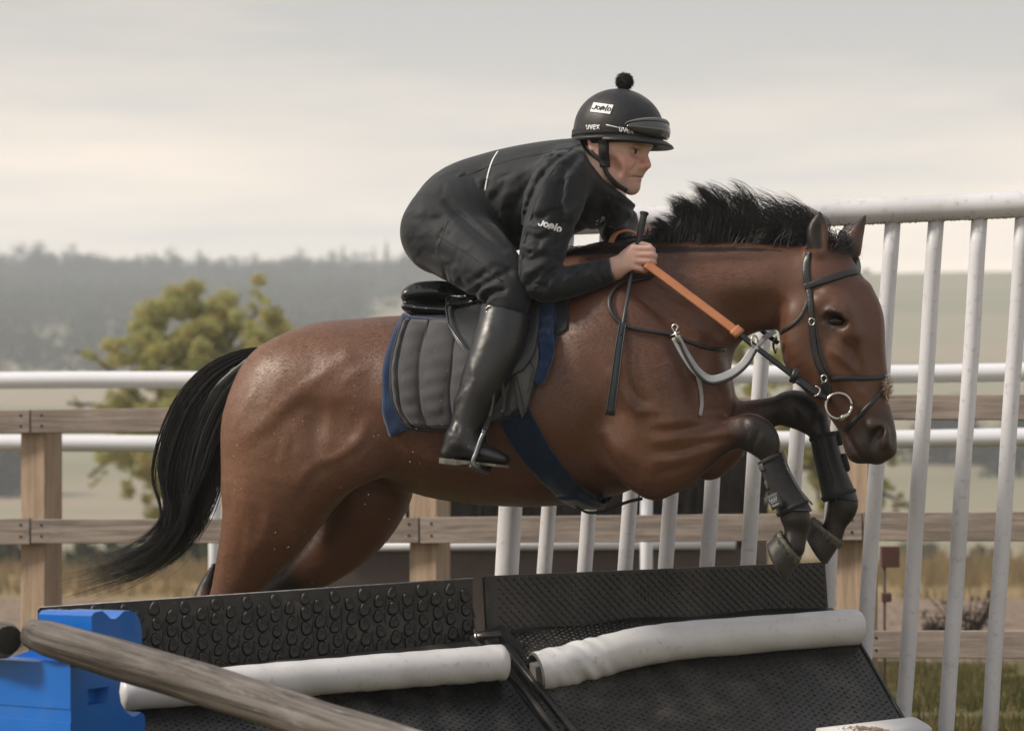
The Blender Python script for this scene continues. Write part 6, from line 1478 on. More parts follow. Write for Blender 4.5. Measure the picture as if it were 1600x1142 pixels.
put('rein_buckle', mesh('rein_buckle', *tube(vcr([HW(1274, 603, -.125), HW(1281, 608, -.125), HW(1279, 616, -.125), HW(1273, 619, -.125)], 4), .0024, 6)), bridle, STEEL)
free_strap('far_rein', [(1186, 512, .12), (1200, 524, .11), (1216, 536, .10)], .014, .004, bridle, BLKL, Vector((.1, -1, .4)))
free_strap('far_martingale', [(1180, 545, -.17), (1192, 530, -.05), (1200, 524, .05), (1210, 517, .11)], .016, .004, bridle, MART, Vector((.1, -1, .4)))
free_strap('rubber_rein', [(955, 394, -.02), (955, 378, -.02), (962, 366, -.015), (976, 360, -.01), (990, 363, 0), (1001, 374, .01)], .018, .004, bridle, TANL, Vector((.1, -.45, 1)), 6)
# ---- whip
_q = lambda px, py, o: proj(px, py, o)[0]
whip = thing('whip', 'black riding whip with ribbed grip held in the rider hand', 'whip', HW(955, 648, -.3))
GRIP = M('ribbed_rubber_grip', (.020, .023, .026), rough=.6, var=.2, bump=.3, bs=300); WL = M('whip_shaft', (.022, .030, .036), rough=.42, var=.2, bump=.1)
gp = [HW(1007 - 20 * t, 332 + 96 * t, -.125 - .035 * t) for t in np.linspace(0, .62, 40)]
put('grip', mesh('grip', *tube(gp, [.0115, .0125, .012, .0095] + [.0092 + .0009 * (k % 3 == 0) - k * .00004 for k in range(36)], 12)), whip, GRIP)
sp = [HW(1007 - 20 * t, 332 + 96 * t, -.125 - .035 * t) for t in np.linspace(.6, 1, 5)] + vcr([HW(986, 432, -.168), HW(978, 480, -.235), HW(970, 525, -.275)], 5)
put('shaft', mesh('shaft', *tube(sp, .0052, 8)), whip, WL)
fp_ = vcr([HW(973, 506, -.262), HW(967, 545, -.285), HW(960, 600, -.30), HW(953, 649, -.30)], 6)
fl = put('flap', mesh('flap', *ribbon(fp_, [Vector((.1, -1, .1)).normalized()] * len(fp_), [.018 + .006 * i / len(fp_) for i in range(len(fp_))], .008)), whip, WL)
for s_ in (-1, 1):
    ep = [p + L2W((1, 0, 0)) * (s_ * (.0085 + .003 * i / len(fp_))) + Vector((0, -.006, 0)) for i, p in enumerate(fp_)]; put('edge_binding', mesh('edge_binding', *tube(ep, .0022, 6)), fl, GRIP)
# ---- tendon boots
NEO = M('black_neoprene', (.008, .008, .0095), rough=.8, var=.3, vs=30, bump=.25, bs=260, sheen=.2); SHELLB = M('boot_shell', (.011, .014, .0165), rough=.5, var=.3, vs=20, bump=.2, bs=90); STRG = M('grey_strap', (.10, .10, .105), rough=.75, var=.3, bump=.3, bs=240)
def leg_boot(name, label, axis, w, straps, front):
    t = thing(name, label, 'tendon boot', HW(axis[-1][0], axis[-1][1], w), 'tendon boots on the forelegs')
    P = cr(axis, 6); k_ = PXM(1250, w); n = len(P); seg = 28; V, Fc = [], []; fr = (HW(axis[-1][0], axis[-1][1], w) - HW(axis[0][0], axis[0][1], w)).normalized(); sx = fr.cross(Vector((0, 1, 0))); sx = L2W((1, 0, 0)) - fr * L2W((1, 0, 0)).dot(fr); sx.normalize(); sy = fr.cross(sx)
    for lay, g in ((0, 1.0), (1, .84)):
        for i in range(n):
            c = HW(P[i][0], P[i][1], w); r = P[i][2] * k_ * g
            for k in range(seg):
                th = 2 * math.pi * k / seg; lift = P[i][3] * k_ * math.cos(th) * (1 if i in (0, n - 1) else 0)
                V.append(c + sx * (math.cos(th) * r) + sy * (math.sin(th) * r * .92) + fr * (max(0, math.cos(th * 1)) * .022 * (i == n - 1) - .0 * lift))
    for lay in (0, 1):
        for i in range(n - 1):
            for k in range(seg):
                k2 = (k + 1) % seg; q = (lay * n + i) * seg; f = (q + k, q + k2, q + seg + k2, q + seg + k); Fc.append(f if lay == 0 else f[::-1])
    for e in (0, n - 1):
        for k in range(seg): k2 = (k + 1) % seg; Fc.append((e * seg + k, (n + e) * seg + k, (n + e) * seg + k2, e * seg + k2))
    bd_ = put('sleeve', mesh('sleeve', V, Fc), t, SHELLB if front else NEO)
    def wrap(nm, f, wid, mat, r_add=.003, arc_=(0, 1)):
        i = f * (n - 1); i0 = int(min(n - 2, i)); ff = i - i0; q = P[i0] * (1 - ff) + P[i0 + 1] * ff; c = HW(q[0], q[1], w); r = q[2] * k_ + r_add; pts = []; ns = []
        for k in range(31):
            th = 2 * math.pi * (arc_[0] + (arc_[1] - arc_[0]) * k / 30); d = sx * math.cos(th) + sy * math.sin(th) * .92; pts.append(c + d * r); ns.append(d.normalized())
        return put(nm, mesh(nm, *ribbon(pts, ns, wid, .004)), t, mat)
    for f, wid, mat, arc_ in straps: wrap('strap', f, wid, mat, .0025, arc_)
    wrap('top_binding', .02, .012, TRIM, .001); wrap('bottom_binding', .95, .010, TRIM, .001)
    return t, wrap, P, sx, sy, fr
bt, wrap, P, sx, sy, fr = leg_boot('tendon_boot', 'black tendon boot with grey straps on the near foreleg', [(1203, 716, 19, 0), (1213, 742, 19.5, 0), (1227, 772, 21.5, 0), (1240, 797, 26.5, 0)], -.16, [(.10, .020, STRG, (.35, 1.05)), (.42, .026, STRG, (.40, .78)), (.68, .034, STRG, (.42, .76))], False)
c = HW(1221, 783, -.16) - sy * 0; 
LBL = M('woven_label', (.07, .07, .075), rough=.7, bump=.3, bs=300)
lc = HW(1219, 781, -.16); ld = (Vector((0, -1, 0)) - sx * .42).normalized(); ld = (ld - fr * ld.dot(fr)).normalized(); lx = fr.cross(ld).normalized(); lx = lx if lx.dot(sx) > 0 else -lx
lp = [lc + ld * .047 + fr * t for t in np.linspace(-.020, .020, 5)]; lab = put('label_patch', mesh('label_patch', *ribbon(lp, [ld] * 5, .034, .003)), bt, LBL)
lm = lambda u, v, l: lc + ld * (.0505 + .0006 * l) + lx * (-.012 + .024 * u) - fr * (-.012 + .024 * v)
put('label_print', pen([[(0.05, .9), (.2, .45), (.35, .85), (.5, .45), (.65, .85), (.8, .45), (.95, .9)], [(.05, .62), (.95, .62)], [(.12, .42), (.88, .42)], [(.05, .15), (.95, .15)], [(.15, .0), (.85, .0)]], .07, lm).mesh('label_print'), lab, M('grey_print', (.42, .42, .44), rough=.7, bump=0))
sp2 = [HW(a, b, -.16) + sx * (r * PXM(1240, -.16)) + Vector((0, -.012, 0)) for a, b, r in ((1204, 712, 19.5), (1215, 745, 20), (1229, 775, 22.5), (1243, 800, 28))]; put('edge_piping', mesh('edge_piping', *tube(vcr(sp2, 5), .003, 6)), bt, STRG)
bt2, wrap, P, sx, sy, fr = leg_boot('tendon_boot', 'black smooth shelled tendon boot on the far foreleg', [(1286, 680, 21, 0), (1292, 710, 21.5, 0), (1301, 742, 23, 0), (1312, 778, 27, 0)], .13, [], True)
for f in (.16, .52, .60):
    i = f * (len(P) - 1); q = P[int(i)]; c = HW(q[0], q[1], .13) + sx * (q[2] * PXM(1300, .13) + .004); put('clip', mesh('clip', *tube([c - fr * .020, c - fr * .016, c + fr * .016, c + fr * .022], [.004, .009, .009, .004], 8, flat=.55)), bt2, TRIM)
q2 = [HW(a, b, .13) + Vector((0, -r * PXM(1300, .13) * .93, 0)) for a, b, r in ((1281, 684, 22), (1288, 715, 22.5), (1299, 752, 24), (1304, 792, 26))]; put('seam', mesh('seam', *tube(vcr(q2, 5), .0022, 6)), bt2, TRIM)
# ---- flecks of sand thrown up round the hind legs
FLK = M('sand_fleck', (.66, .60, .52), rough=.9, bump=0); mb = MB(); rng = np.random.default_rng(33)
for k in range(60):
    c = HW(rng.uniform(350, 760), rng.uniform(540, 930), rng.uniform(-.55, -.33)); r = rng.uniform(.0006, .0014)
    mb.add(([c + Vector((r, 0, 0)), c + Vector((-r, 0, r)), c + Vector((-r, 0, -r)), c + Vector((0, r, 0)), c + Vector((0, -r, 0))], [(0, 1, 3), (1, 2, 3), (2, 0, 3), (1, 0, 4), (2, 1, 4), (0, 2, 4)]))
tag(put('sand_flecks', mb.mesh('sand_flecks', False), None, FLK), kind='stuff')

# ================================================================ THE JUMP
RUB = M('black_rubber', (.0085, .0092, .0105), rough=.34, var=.4, vs=9, bump=.25, bs=55, dist=.003, spec=.5, rvar=.15)
RUBG = M('worn_rubber', (.019, .0185, .019), rough=.42, var=.4, vs=6, bump=.3, bs=90, dist=.002, rvar=.15)
PADW = M('white_padded_vinyl', (.58, .58, .60), rough=.42, var=.12, vs=7, bump=.12, bs=30, dist=.004); dirty(PADW, .45, (.33, .29, .22), 60, .60, .72); dirty(PADW, .40, (.40, .38, .35), 5, .45, .72)
dirty(RUB, .30, (.16, .14, .115), 9, .52, .80); dirty(RUB, .5, (.28, .25, .2), 130, .66, .76); dirty(RUBG, .40, (.15, .135, .115), 7, .48, .78); dirty(RUBG, .6, (.30, .26, .2), 140, .68, .76)
FOAM = M('grey_foam', (.10, .11, .115), rough=.9, bump=.3)
def plane_grid(A, B, down, nu, nv):
    return [A + (B - A) * (i / nu) + down * (j / nv) for j in range(nv + 1) for i in range(nu + 1)]
def slab(name, A, B, C, D, t, mat, parent, nrm):
    """panel with corners A B C D (top left, top right, bottom right, bottom left), thickness t behind the face"""
    q = nrm * t; V = [A, B, C, D, A - q, B - q, C - q, D - q]
    bm = bmesh.new(); vs = [bm.verts.new(v) for v in V]
    for f in ((0, 1, 2, 3), (7, 6, 5, 4), (0, 4, 5, 1), (1, 5, 6, 2), (2, 6, 7, 3), (3, 7, 4, 0)): bm.faces.new([vs[i] for i in f])
    bmesh.ops.recalc_face_normals(bm, faces=bm.faces); bmesh.ops.bevel(bm, geom=bm.edges[:], offset=.004, segments=2, affect='EDGES')
    me = bpy.data.meshes.new(name); bm.to_mesh(me); bm.free(); return put(name, me, parent, mat)
def onplane(px, py, P, n):
    d = (U(px, py, 7.0) - CAMP); t = (P - CAMP).dot(n) / d.dot(n); return CAMP + d * t
def ribs(name, A, B, C, D, nrm, nu, nv, parent, mat, kind, rng):
    """raised tread bars over a panel face, joined"""
    mb = MB(); L = (B - A).length; Hh = (D - A).length
    for j in range(nv):
        for i in range(nu):
            if kind == 'dash': u = (i + .5 + (.5 if j % 2 else 0)) / nu; v = (j + .5) / nv; ang = .55 + rng.normal(0, .08); ln, wd = .60 / nu, .0036
            else: u = (i + .5) / nu; v = (j + .5 + (.5 if i % 2 else 0)) / nv; ang = (.75 if (i % 2) else -.75) + rng.normal(0, .06); ln, wd = .72 / nu, .0027
            if u > .99 or v > .985: continue
            l = A * (1 - u) + B * u; r = D * (1 - u) + C * u; c = l * (1 - v) + r * v
            ex = (B - A).normalized(); ey = (D - A); ey = (ey - ex * ey.dot(ex)).normalized(); a = ex * math.cos(ang) + ey * math.sin(ang); b = nrm.cross(a)
            ln_ = ln * L; h = (.0042 if kind == 'dash' else .0032) * rng.uniform(.6, 1.2)
            p = [c + a * (sx * ln_ * .5) + b * (sy * wd) - nrm * .0004 for sx, sy in ((-1, -1), (1, -1), (1, 1), (-1, 1))]; q = [c + a * (sx * ln_ * .36) + b * (sy * wd * .5) + nrm * h for sx, sy in ((-1, -1), (1, -1), (1, 1), (-1, 1))]
            mb.add((p + q, [(4, 5, 6, 7), (0, 1, 5, 4), (1, 2, 6, 5), (2, 3, 7, 6), (3, 0, 4, 7)]))
    o = put(name, mb.mesh(name, False), parent, mat); o['kind'] = 'stuff'; return o
e1h = Vector((math.cos(R(16)), math.sin(R(16)), 0)); nJ = Vector((math.sin(R(16)), -math.cos(R(16)), 0))
rng = np.random.default_rng(19)
# ---- left unit: studded board, sloped apron, white roll
P1 = U(130, 946, 6.60); lj = thing('jump_unit', 'left jump unit with studded black board, smooth white roll behind the grey log', 'jump', U(430, 1260, 6.75), 'rubber covered schooling jump units')
tl, tr = onplane(60, 950, P1, nJ), onplane(739, 904, P1, nJ); bl, br = onplane(60, 1110, P1, nJ), onplane(742, 1050, P1, nJ)
board = slab('board', tl, tr, br, bl, .03, RUB, lj, nJ)
put('lip', mesh('lip', *ribbon([tl + Vector((0, .012, .002)), tr + Vector((0, .012, .002))], [Vector((0, 0, 1))] * 2, .012, .003)), board, M('scuffed_edge', (.38, .38, .37), rough=.8, var=.6, vs=40, bump=.3))
# studs: one mesh shared
V, Fc = [], []; n = 16
for t, (rr0, hh) in enumerate(((1.0, -.04), (.93, .20), (.80, .30), (.55, .26), (.0, .24))):
    for k in range(n):
        a = 2 * math.pi * k / n; f = 1 + .07 * math.cos(3 * a + 1); V.append((rr0 * math.cos(a) * .82 * f, rr0 * math.sin(a) * f, hh))
for j in range(4):
    for k in range(n): Fc.append((j * n + k, j * n + (k + 1) % n, (j + 1) * n + (k + 1) % n, (j + 1) * n + k))
stud_me = mesh('rubber_stud', V, Fc); stud_me.materials.append(RUB)
V, Fc = box_vf(-.5, .5, -.5, .5, -.5, .5); bar_me = mesh('rubber_bar', *box_vf(-.5, .5, -.35, .35, -.2, .2, .12), smooth=False); bar_me.materials.append(RUB)
Lb = (tr - tl).length; ex = (tr - tl).normalized(); ez = nJ; ey = ez.cross(ex); Rm = Matrix((ex, ey, ez)).transposed().to_4x4()
step = .0405; ncol = int(Lb / step); nst = 0
for i in range(ncol):
    x = (i + .5) * step
    for j in range(5):
        f = x / Lb; hgt = ((bl - tl) * (1 - f) + (br - tr) * f).length; yy = -(.004 + (j + (.5 if i % 2 else .05)) * .040)
        if -yy > hgt - .012: continue
        r = .0178 * rng.uniform(.9, 1.1); c = tl + ex * (x + rng.normal(0, .002)) + ey * (yy + rng.normal(0, .0015))
        if -yy < r: continue
        o = bpy.data.objects.new('rubber_stud', stud_me); COL.objects.link(o); o.parent = lj; o.matrix_parent_inverse = parent_world(lj).inverted()
        o.matrix_basis = Matrix.Translation(c) @ Rm @ Matrix.Rotation(rng.uniform(-.3, .3), 4, 'Z') @ Matrix.Diagonal((r, r * 1.12, .034, 1)); nst += 1
        if (i + j) % 2 == 0 or rng.random() < .3:      # raised web between studs
            o = bpy.data.objects.new('rubber_web', bar_me); COL.objects.link(o); o.parent = lj; o.matrix_parent_inverse = parent_world(lj).inverted()
            o.matrix_basis = Matrix.Translation(c + ex * step * .5 + ey * rng.normal(0, .004)) @ Rm @ Matrix.Rotation(R(90) + rng.normal(0, .10), 4, 'Z') @ Matrix.Diagonal((.040 * rng.uniform(.7, 1.2), .0085, .014, 1))
def apron(parent, a_l, a_r, dl, P, tilt):
    """sheet sloping from the foot of the board down towards the viewer"""
    pass
nS = (nJ * math.cos(R(48)) + Vector((0, 0, 1)) * math.sin(R(48))).normalized()         # face of the sloping aprons
PA = U(500, 1066, 6.50)
al, ar, br2, bl2 = onplane(60, 1085, PA, nS), onplane(772, 1028, PA, nS), onplane(912, 1215, PA, nS), onplane(120, 1290, PA, nS)
ap = slab('apron_mat', al, ar, br2, bl2, .02, RUB, lj, nS); ribs('tread', al, ar, br2, bl2, nS, 92, 28, lj, RUB, 'weave', rng)
lt = [onplane(60, 1068, P1 + nJ * .02, nJ), onplane(735, 1000, P1 + nJ * .02, nJ)]
lb = [onplane(60, 1112, PA + nS * .004, nS), onplane(795, 1052, PA + nS * .004, nS)]
slab('ledge', lt[0], lt[1], lb[1], lb[0], .012, RUBG, lj, (lt[1] - lt[0]).cross(lb[0] - lt[0]).normalized() * -1 if (lt[1] - lt[0]).cross(lb[0] - lt[0]).dot(nJ) < 0 else (lt[1] - lt[0]).cross(lb[0] - lt[0]).normalized())
def roll(name, axis, parent, wr=0.0, seed=1, closed=(True, True), depth=None, rip=0.0):
    """padded tube: axis = (px, py, radius px); wrinkles grow where wr says so"""
    P = [tuple(U(a, b, depth(a))) + (r * depth(a) / F_PX,) for a, b, r in axis]; P = cr(P, 14); n = len(P); seg = 40; V, Fc = [], []
    pts = [Vector(p[:3]) for p in P]; ax = (pts[-1] - pts[0]).normalized(); s = ax.cross(Vector((0, 0, 1))).normalized(); u = s.cross(ax)
    for i in range(n):
        t = (pts[min(n - 1, i + 1)] - pts[max(0, i - 1)]).normalized(); s = t.cross(Vector((0, 0, 1))).normalized(); u = s.cross(t); f = i / (n - 1)
        w = wr(f) if callable(wr) else wr
        for k in range(seg):
            th = 2 * math.pi * k / seg
            r = P[i][3] * (1 + w * (.055 * math.sin(f * 62 + th * 4.2 + 1.5 * math.sin(f * 19)) + .05 * math.sin(f * 29 + th * 3 + 1 + math.sin(f * 51)) + .03 * math.sin(f * 110 + th * 7 + 2 * math.sin(f * 33 + th))) + .006 * math.sin(f * 30 + th * 2) + .004 * math.sin(f * 63 + 3 * th))
            if rip and math.sin(th) < -.85: r *= 1 + rip * float(fbm(np.array([f * 90.0]), np.array([th]), 3, seed)[0] - .3)
            V.append(pts[i] + s * (math.cos(th) * r) + u * (math.sin(th) * r))
    for i in range(n - 1):
        for k in range(seg): k2 = (k + 1) % seg; Fc.append((i * seg + k, i * seg + k2, (i + 1) * seg + k2, (i + 1) * seg + k))
    for end, i0 in ((0, 0), (1, n - 1)):
        if closed[end]:
            prev = i0 * seg; t = (pts[1] - pts[0]).normalized() * (-1 if end == 0 else 1)
            for q in (1, 2, 3, 4):
                a = q / 4 * math.pi / 2; base = len(V)
                for k in range(seg):
                    V.append(pts[i0] + (V[i0 * seg + k] - pts[i0]) * (math.cos(a) * .75 + .25 * (1 - q / 4)) + t * (P[i0][3] * .42 * math.sin(a)))
                for k in range(seg): k2 = (k + 1) % seg; Fc.append((prev + k, prev + k2, base + k2, base + k) if end else (prev + k2, prev + k, base + k, base + k2))
                prev = base
    return put(name, mesh(name, V, Fc), parent, PADW), pts, P
roll('padded_roll', [(196, 1083, 27.5), (380, 1067, 28), (560, 1052, 28), (700, 1041, 28), (785, 1034, 28)], lj, .20, 3, (True, True), lambda px: 6.30 + .30 * (px - 196) / 600, .10)
SAND = M('sand_crumb', (.42, .34, .24), rough=.95, bump=0)
# ---- right unit: rubber board with dash tread, apron, crumpled white roll
P2 = U(755, 900, 6.95); rj = thing('jump_unit', 'right jump unit with finely ribbed black board, crumpled white roll', 'jump', U(1080, 1220, 7.0), 'rubber covered schooling jump units')
tl, tr, br, bl = onplane(754, 900, P2, nJ), onplane(1290, 878, P2, nJ), onplane(1298, 1000, P2, nJ), onplane(762, 1050, P2, nJ)
slab('board', tl, tr, br, bl, .03, RUBG, rj, nJ); i_ = (br - tr).normalized() * .006
ribs('tread', tl + i_ + (tr - tl) * .035, tr + i_, br, bl + (tr - tl) * .035, nJ, 44, 20, rj, RUBG, 'dash', rng)
slab('edge_strip', tl + nJ * .003, tl + (tr - tl) * .022 + nJ * .003, bl + (tr - tl) * .022 + nJ * .003, bl + nJ * .003, .008, RUB, rj, nJ)
PB = U(1080, 1020, 6.86)
al, ar, br2, bl2 = onplane(810, 1022, PB, nS), onplane(1331, 982, PB, nS), onplane(1452, 1190, PB, nS), onplane(905, 1240, PB, nS)
slab('apron_mat', al, ar, br2, bl2, .02, RUBG, rj, nS); ribs('tread', al, ar, br2, bl2, nS, 66, 28, rj, RUBG, 'weave', rng)
a, b = onplane(1343, 1004, PB + nS * .002, nS), onplane(1450, 1188, PB + nS * .002, nS)
put('edge_strip', mesh('edge_strip', *ribbon([a + nS * .001, b + nS * .001], [nS] * 2, .010, .006)), rj, RUB)
m_t = [onplane(794, 989, P2 + nJ * .015, nJ), onplane(1004, 969, P2 + nJ * .015, nJ), onplane(1300, 950, P2 + nJ * .015, nJ)]
m_b = [onplane(826, 1032, PB + nS * .01, nS), onplane(1004, 1005, PB + nS * .01, nS), onplane(1345, 985, PB + nS * .01, nS)]
V = []; NU, NV = 30, 6
for j in range(NV + 1):
    for i in range(NU + 1):
        f = i / NU; a = Vector(tuple(np.interp(f * 2, [0, 1, 2], [p[c] for p in m_t]) for c in range(3))); b = Vector(tuple(np.interp(f * 2, [0, 1, 2], [p[c] for p in m_b]) for c in range(3)))
        V.append(a + (b - a) * (j / NV) + Vector((0, 0, .004 * math.sin(f * 17) * (1 - j / NV) - .01 * math.sin(math.pi * j / NV))))
Fc = [(j * (NU + 1) + i, j * (NU + 1) + i + 1, (j + 1) * (NU + 1) + i + 1, (j + 1) * (NU + 1) + i) for j in range(NV) for i in range(NU)]
mt = put('folded_mat', mesh('folded_mat', V, Fc), rj, RUBG); sm = mt.modifiers.new('thickness', 'SOLIDIFY'); sm.thickness = .006
nm = (m_t[1] - m_t[0]).cross(m_b[0] - m_t[0]).normalized(); nm = nm if nm.dot(nJ) > 0 else -nm
ribs('tread', m_t[0] + nm * .004, m_t[1] + nm * .004, m_b[1] + nm * .004, m_b[0] + nm * .004, nm, 30, 8, rj, RUBG, 'weave', rng)
_, pts, P = roll('padded_roll', [(838, 1050, 32), (880, 1040, 32.5), (930, 1028, 32), (985, 1013, 31), (1060, 1001, 30), (1180, 991, 29), (1338, 979, 28)], rj, lambda f: .16 + .6 * math.exp(-((f - .24) / .13) ** 2), 6, (False, True), lambda px: 6.66 + .36 * (px - 830) / 520)
# open end: inner sleeve, foam and plank end
t = (pts[1] - pts[0]).normalized(); s = t.cross(Vector((0, 0, 1))).normalized(); u = s.cross(t); r0 = P[0][3]
def ringv(c, rs): return [[c[i] + s * (math.cos(2 * math.pi * k / 30) * rs[i]) + u * (math.sin(2 * math.pi * k / 30) * rs[i] * 1.02) for k in range(30)] for i in range(len(c))]
rg = ringv([pts[0] + t * .001, pts[0] - t * .004, pts[0] + t * .03, pts[0] + t * .06], [r0 * .995, r0 * .86, r0 * .80, r0 * .78]); V = sum(rg, [])
Fc = [(j * 30 + k, j * 30 + (k + 1) % 30, (j + 1) * 30 + (k + 1) % 30, (j + 1) * 30 + k) for j in range(3) for k in range(30)] + [tuple(90 + k for k in range(30))]
put('foam_lining', mesh('foam_lining', V, Fc), rj, FOAM)
o = put('core_plank', mesh('core_plank', *box_vf(-.012, .2, -.019, .019, -.031, .031, .003), False), rj, M('painted_plank_end', (.16, .15, .14), rough=.8, var=.3, bump=.2)); o.matrix_basis = Matrix.Translation(pts[0] + u * -.006 + s * .004) @ Matrix((t, -s, u)).transposed().to_4x4() @ Matrix.Rotation(R(14), 4, 'X')
# ---- steel hinge frame between the two units
hj = thing('jump_bracket', 'black angled bracket frame standing between the two rubber jump units', 'bracket', U(850, 1200, 6.7))
A, B = onplane(752, 990, PA + nS * .012, nS), onplane(905, 1190, PA + nS * .012, nS)
put('angle_bar', mesh('angle_bar', *ribbon([A, B], [nS] * 2, .016, .012)), hj, RUBG)
A, B = onplane(778, 992, PA + nS * .002, nS), onplane(935, 1190, PA + nS * .002, nS)
put('side_bar', mesh('side_bar', *ribbon([A, B], [nS] * 2, .022, .012)), hj, RUB)
A, B = onplane(762, 985, PA - nS * .03, nS), onplane(925, 1190, PA - nS * .03, nS)
put('gap_slab', mesh('gap_slab', *ribbon([A, B], [nS] * 2, .12, .012)), hj, RUB)  # dark slab added so the gap between the bars shows black
A, B = onplane(745, 993, PA + nS * .02, nS), onplane(782, 990, PA + nS * .02, nS)
put('top_plate', mesh('top_plate', *ribbon([A, B], [nS] * 2, .018, .01)), hj, RUB)
put('bolt', mesh('bolt', *tube([U(742, 984, 6.8), U(744, 996, 6.76)], .0045, 8)), hj, STEEL)
# crumbs of sand lying on the left roll and ledge
mb = MB()
for q in range(70):
    px = rng.uniform(600, 795); py = 1008 + (795 - px) * .085 + rng.uniform(0, 16); d = 6.30 + .30 * (px - 196) / 600 - .033 + (py - 1008 - (795 - px) * .085 - 16) * -.0012; c = U(px, py, d); r = rng.uniform(.0006, .0022)
    mb.add(([c + Vector((r, 0, 0)), c + Vector((-r, r, 0)), c + Vector((-r, -r, 0)), c + Vector((0, 0, r))], [(0, 1, 3), (1, 2, 3), (2, 0, 3)]))
# ---- white foot plank with a little sand
fp = thing('foot_plank', 'pale plank lying at the foot of the right apron under sand', 'plank', U(1390, 1140, 6.62)); a, b = U(1290, 1151, 6.55), U(1440, 1133, 6.70)
put('board', mesh('board', *ribbon([a, b], [Vector((0, -.35, 1)).normalized()] * 2, .10, .025)), fp, PADW)
V = []
mb = MB()
for q in range(420):
    f = rng.beta(2, 2); c = U(1290 + f * 105, 1142 - 8 * math.sin(math.pi * f) * rng.uniform(0, 1), 6.60) + Vector((0, rng.normal(0, .012), 0)); r = rng.uniform(.001, .0045)
    mb.add(([c + Vector((r, 0, 0)), c + Vector((-r, r, 0)), c + Vector((-r, -r, 0)), c + Vector((0, 0, r))], [(0, 1, 3), (1, 2, 3), (2, 0, 3)]))
o = put('sand', mb.mesh('sand', False), fp, SAND); o['kind'] = 'stuff'

# ================================================================ BLUE BLOCK AND POLES
BLUE = M('blue_plastic', (.003, .125, .50), rough=.34, var=.12, vs=6, bump=.10, bs=35, dist=.003, spec=.45, rvar=.08)
dirty(BLUE, .25, (.10, .20, .38), 9, .50, .8); dirty(BLUE, .5, (.35, .33, .28), 120, .70, .78)
ea, eb = U(110, 1036, 5.50), U(226, 1118, 5.90); nE = Vector((eb.y - ea.y, -(eb.x - ea.x), 0)).normalized()
prof = [(110, 1300), (110, 1036), (150, 1032), (150, 1014), (144, 1006), (143, 962), (148, 956), (160, 954), (167, 960), (173, 966), (180, 966.5), (187, 961), (193, 954.5), (204, 953.5), (213, 958), (219, 969), (222, 985), (221.5, 1006), (214, 1032), (197, 1048), (189, 1062), (186.5, 1080), (189, 1097), (196, 1111), (207, 1119), (214, 1117), (220, 1112), (225, 1115), (226.5, 1122), (226.5, 1300)]
F0 = [onplane(a, b, ea, nE) for a, b in prof]; ext = U(14, 949, 5.80) - U(143, 957, 5.608); ext = Vector((ext.x, ext.y, 0)); ext = ext.normalized() * .30
bm = bmesh.new(); v0 = [bm.verts.new(p) for p in F0]; v1 = [bm.verts.new(p + (ext if b > 1020 and a < 180 else ext * .625)) for p, (a, b) in zip(F0, prof)]
n = len(F0); bm.faces.new(v0); bm.faces.new(v1[::-1])
for k in range(n): bm.faces.new((v0[k], v1[k], v1[(k + 1) % n], v0[(k + 1) % n]))
bmesh.ops.recalc_face_normals(bm, faces=bm.faces)
me = bpy.data.meshes.new('jump_block'); bm.to_mesh(me); bm.free()
block = put('jump_block', me, None, BLUE); tag(block, 'blue plastic jump block with notched end under the grey log', 'jump block')
def carve(obj, bxs):
    for B in bxs:
        cme = mesh('cut', *B, False); bq = bmesh.new(); bq.from_mesh(cme); bmesh.ops.triangulate(bq, faces=bq.faces[:]); bmesh.ops.recalc_face_normals(bq, faces=bq.faces[:]); bq.to_mesh(cme); bq.free(); c = bpy.data.objects.new('cut', cme); COL.objects.link(c)
        m = obj.modifiers.new('cut', 'BOOLEAN'); m.operation = 'DIFFERENCE'; m.object = c; m.solver = 'EXACT'
        dg = bpy.context.evaluated_depsgraph_get(); nm_ = bpy.data.meshes.new_from_object(obj.evaluated_get(dg)); obj.modifiers.clear(); obj.data = nm_
        bpy.data.objects.remove(c); bpy.data.meshes.remove(cme)
q = [onplane(a, b, ea, nE) for a, b in ((135, 1074), (172, 1069), (170, 1097), (135, 1103))]; inn = [p - nE * .03 for p in [onplane(a, b, ea, nE) for a, b in ((140, 1080), (168, 1075), (166, 1096), (140, 1101))]]; out = [p + nE * .02 for p in q]
carve(block, [(out + inn, [(0, 1, 2, 3), (7, 6, 5, 4), (0, 4, 5, 1), (1, 5, 6, 2), (2, 6, 7, 3), (3, 7, 4, 0)])])
gA = [onplane(110 + dx, yy, ea, nE) for dx, yy in ((0, 0),)] if False else None
fN = ext.cross(Vector((0, 0, 1))).normalized(); fN = fN if fN.y < 0 else -fN
c0 = onplane(104, 1118, ea, nE); c1 = c0 + ext * 1.4
put_ = [c0 + Vector((0, 0, .026)) + fN * .03, c1 + Vector((0, 0, .026)) + fN * .03, c1 + Vector((0, 0, -.03)) + fN * .03, c0 + Vector((0, 0, -.03)) + fN * .03, c0 + Vector((0, 0, .012)) - fN * .02 + ext * .03, c1 + Vector((0, 0, .012)) - fN * .02, c1 + Vector((0, 0, -.016)) - fN * .02, c0 + Vector((0, 0, -.016)) - fN * .02 + ext * .03]
carve(block, [(put_, [(0, 1, 2, 3), (7, 6, 5, 4), (0, 4, 5, 1), (1, 5, 6, 2), (2, 6, 7, 3), (3, 7, 4, 0)])])
if not block.data.materials: block.data.materials.append(BLUE)
bv = block.modifiers.new('rounded', 'BEVEL'); bv.width = .013; bv.segments = 5; bv.limit_method = 'ANGLE'; bv.angle_limit = R(38)
block.data.polygons.foreach_set('use_smooth', np.ones(len(block.data.polygons), bool))
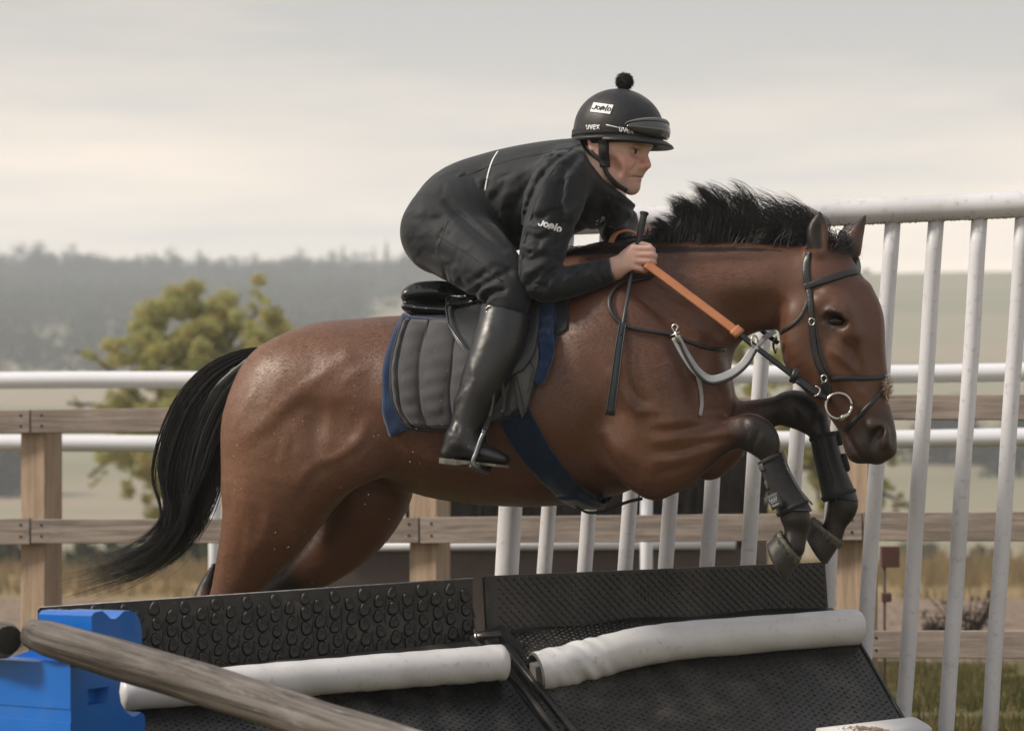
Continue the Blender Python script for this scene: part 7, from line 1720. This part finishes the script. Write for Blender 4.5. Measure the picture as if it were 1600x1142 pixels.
wnm = block.modifiers.new('normals', 'WEIGHTED_NORMAL'); wnm.keep_sharp = False
LOG = wood_mat('weathered_log', (.185, .165, .150), (.045, .037, .031), (.33, .315, .30), .97); ENDW = M('dark_end_grain', (.030, .025, .016), rough=.95, var=.5, vs=30, bump=.5, bs=80)
def log(name, label, axis, seed, group, end_t=0):
    P = [tuple(U(a, b, d)) + (r * d / F_PX,) for a, b, r, d in axis]; A = Vector(P[0][:3]); Bv = Vector(P[-1][:3]); fm = frame(A, Bv); inv = fm.inverted(); P = cr(P, 30 // (len(P) - 1)); seg = 40; V, Fc = [], []; rng = np.random.default_rng(seed); n = len(P)
    ph = rng.uniform(0, 6, 8)
    for i in range(n):
        f = i / (n - 1); c = inv @ Vector(tuple(P[i][:3])); e = 1 - .22 * math.exp(-f * 60) - .22 * math.exp(-(1 - f) * 60)
        for k in range(seg):
            th = 2 * math.pi * k / seg; r = P[i][3] * e * (1 + .030 * math.sin(th * 2 + ph[0]) + .02 * math.sin(3 * th + f * 5 + ph[1]) + .022 * math.sin(f * 13 + ph[2] + th) + .018 * math.sin(f * 31 + 2 * th + ph[3]) + .012 * math.sin(th * 9 + f * 4 + ph[4]))
            V.append(c + Vector((0, math.cos(th) * r, math.sin(th) * r)))
    for i in range(n - 1):
        for k in range(seg): k2 = (k + 1) % seg; Fc.append((i * seg + k, (i + 1) * seg + k, (i + 1) * seg + k2, i * seg + k2))
    o = thing(name, label, 'log', A, group); o2 = put('bark_side', mesh('bark_side', V, Fc), o, LOG, fm)
    for i0, sg in ((0, -1), (n - 1, 1)):
        c = inv @ Vector(tuple(P[i0][:3])); ring = [Vector(V[i0 * seg + k]) for k in range(seg)]; mid = [c + (q - c) * .6 + Vector((sg * .003, 0, 0)) for q in ring]; W = ring + mid + [c + Vector((sg * .002, 0, 0))]
        f2 = [(k, (k + 1) % seg, seg + (k + 1) % seg, seg + k) for k in range(seg)] + [(seg + k, seg + (k + 1) % seg, 2 * seg) for k in range(seg)]
        put('cut_end', mesh('cut_end', W, f2, False), o, ENDW, fm)
    return o
log('timber_pole', 'long grey weathered log slanting down from the blue block to the bottom edge', [(46, 989, 28.5, 5.565), (240, 1045, 33, 5.42), (400, 1095, 33.5, 5.30), (560, 1146, 34, 5.18), (800, 1222, 35, 5.0)], 1, 'grey weathered logs on the blue block')
log('timber_pole', 'short grey log end with dark cut face at the left edge', [(-200, 985, 27.5, 6.0), (-90, 992, 28.5, 5.78), (14, 1000, 30, 5.56)], 2, 'grey weathered logs on the blue block')
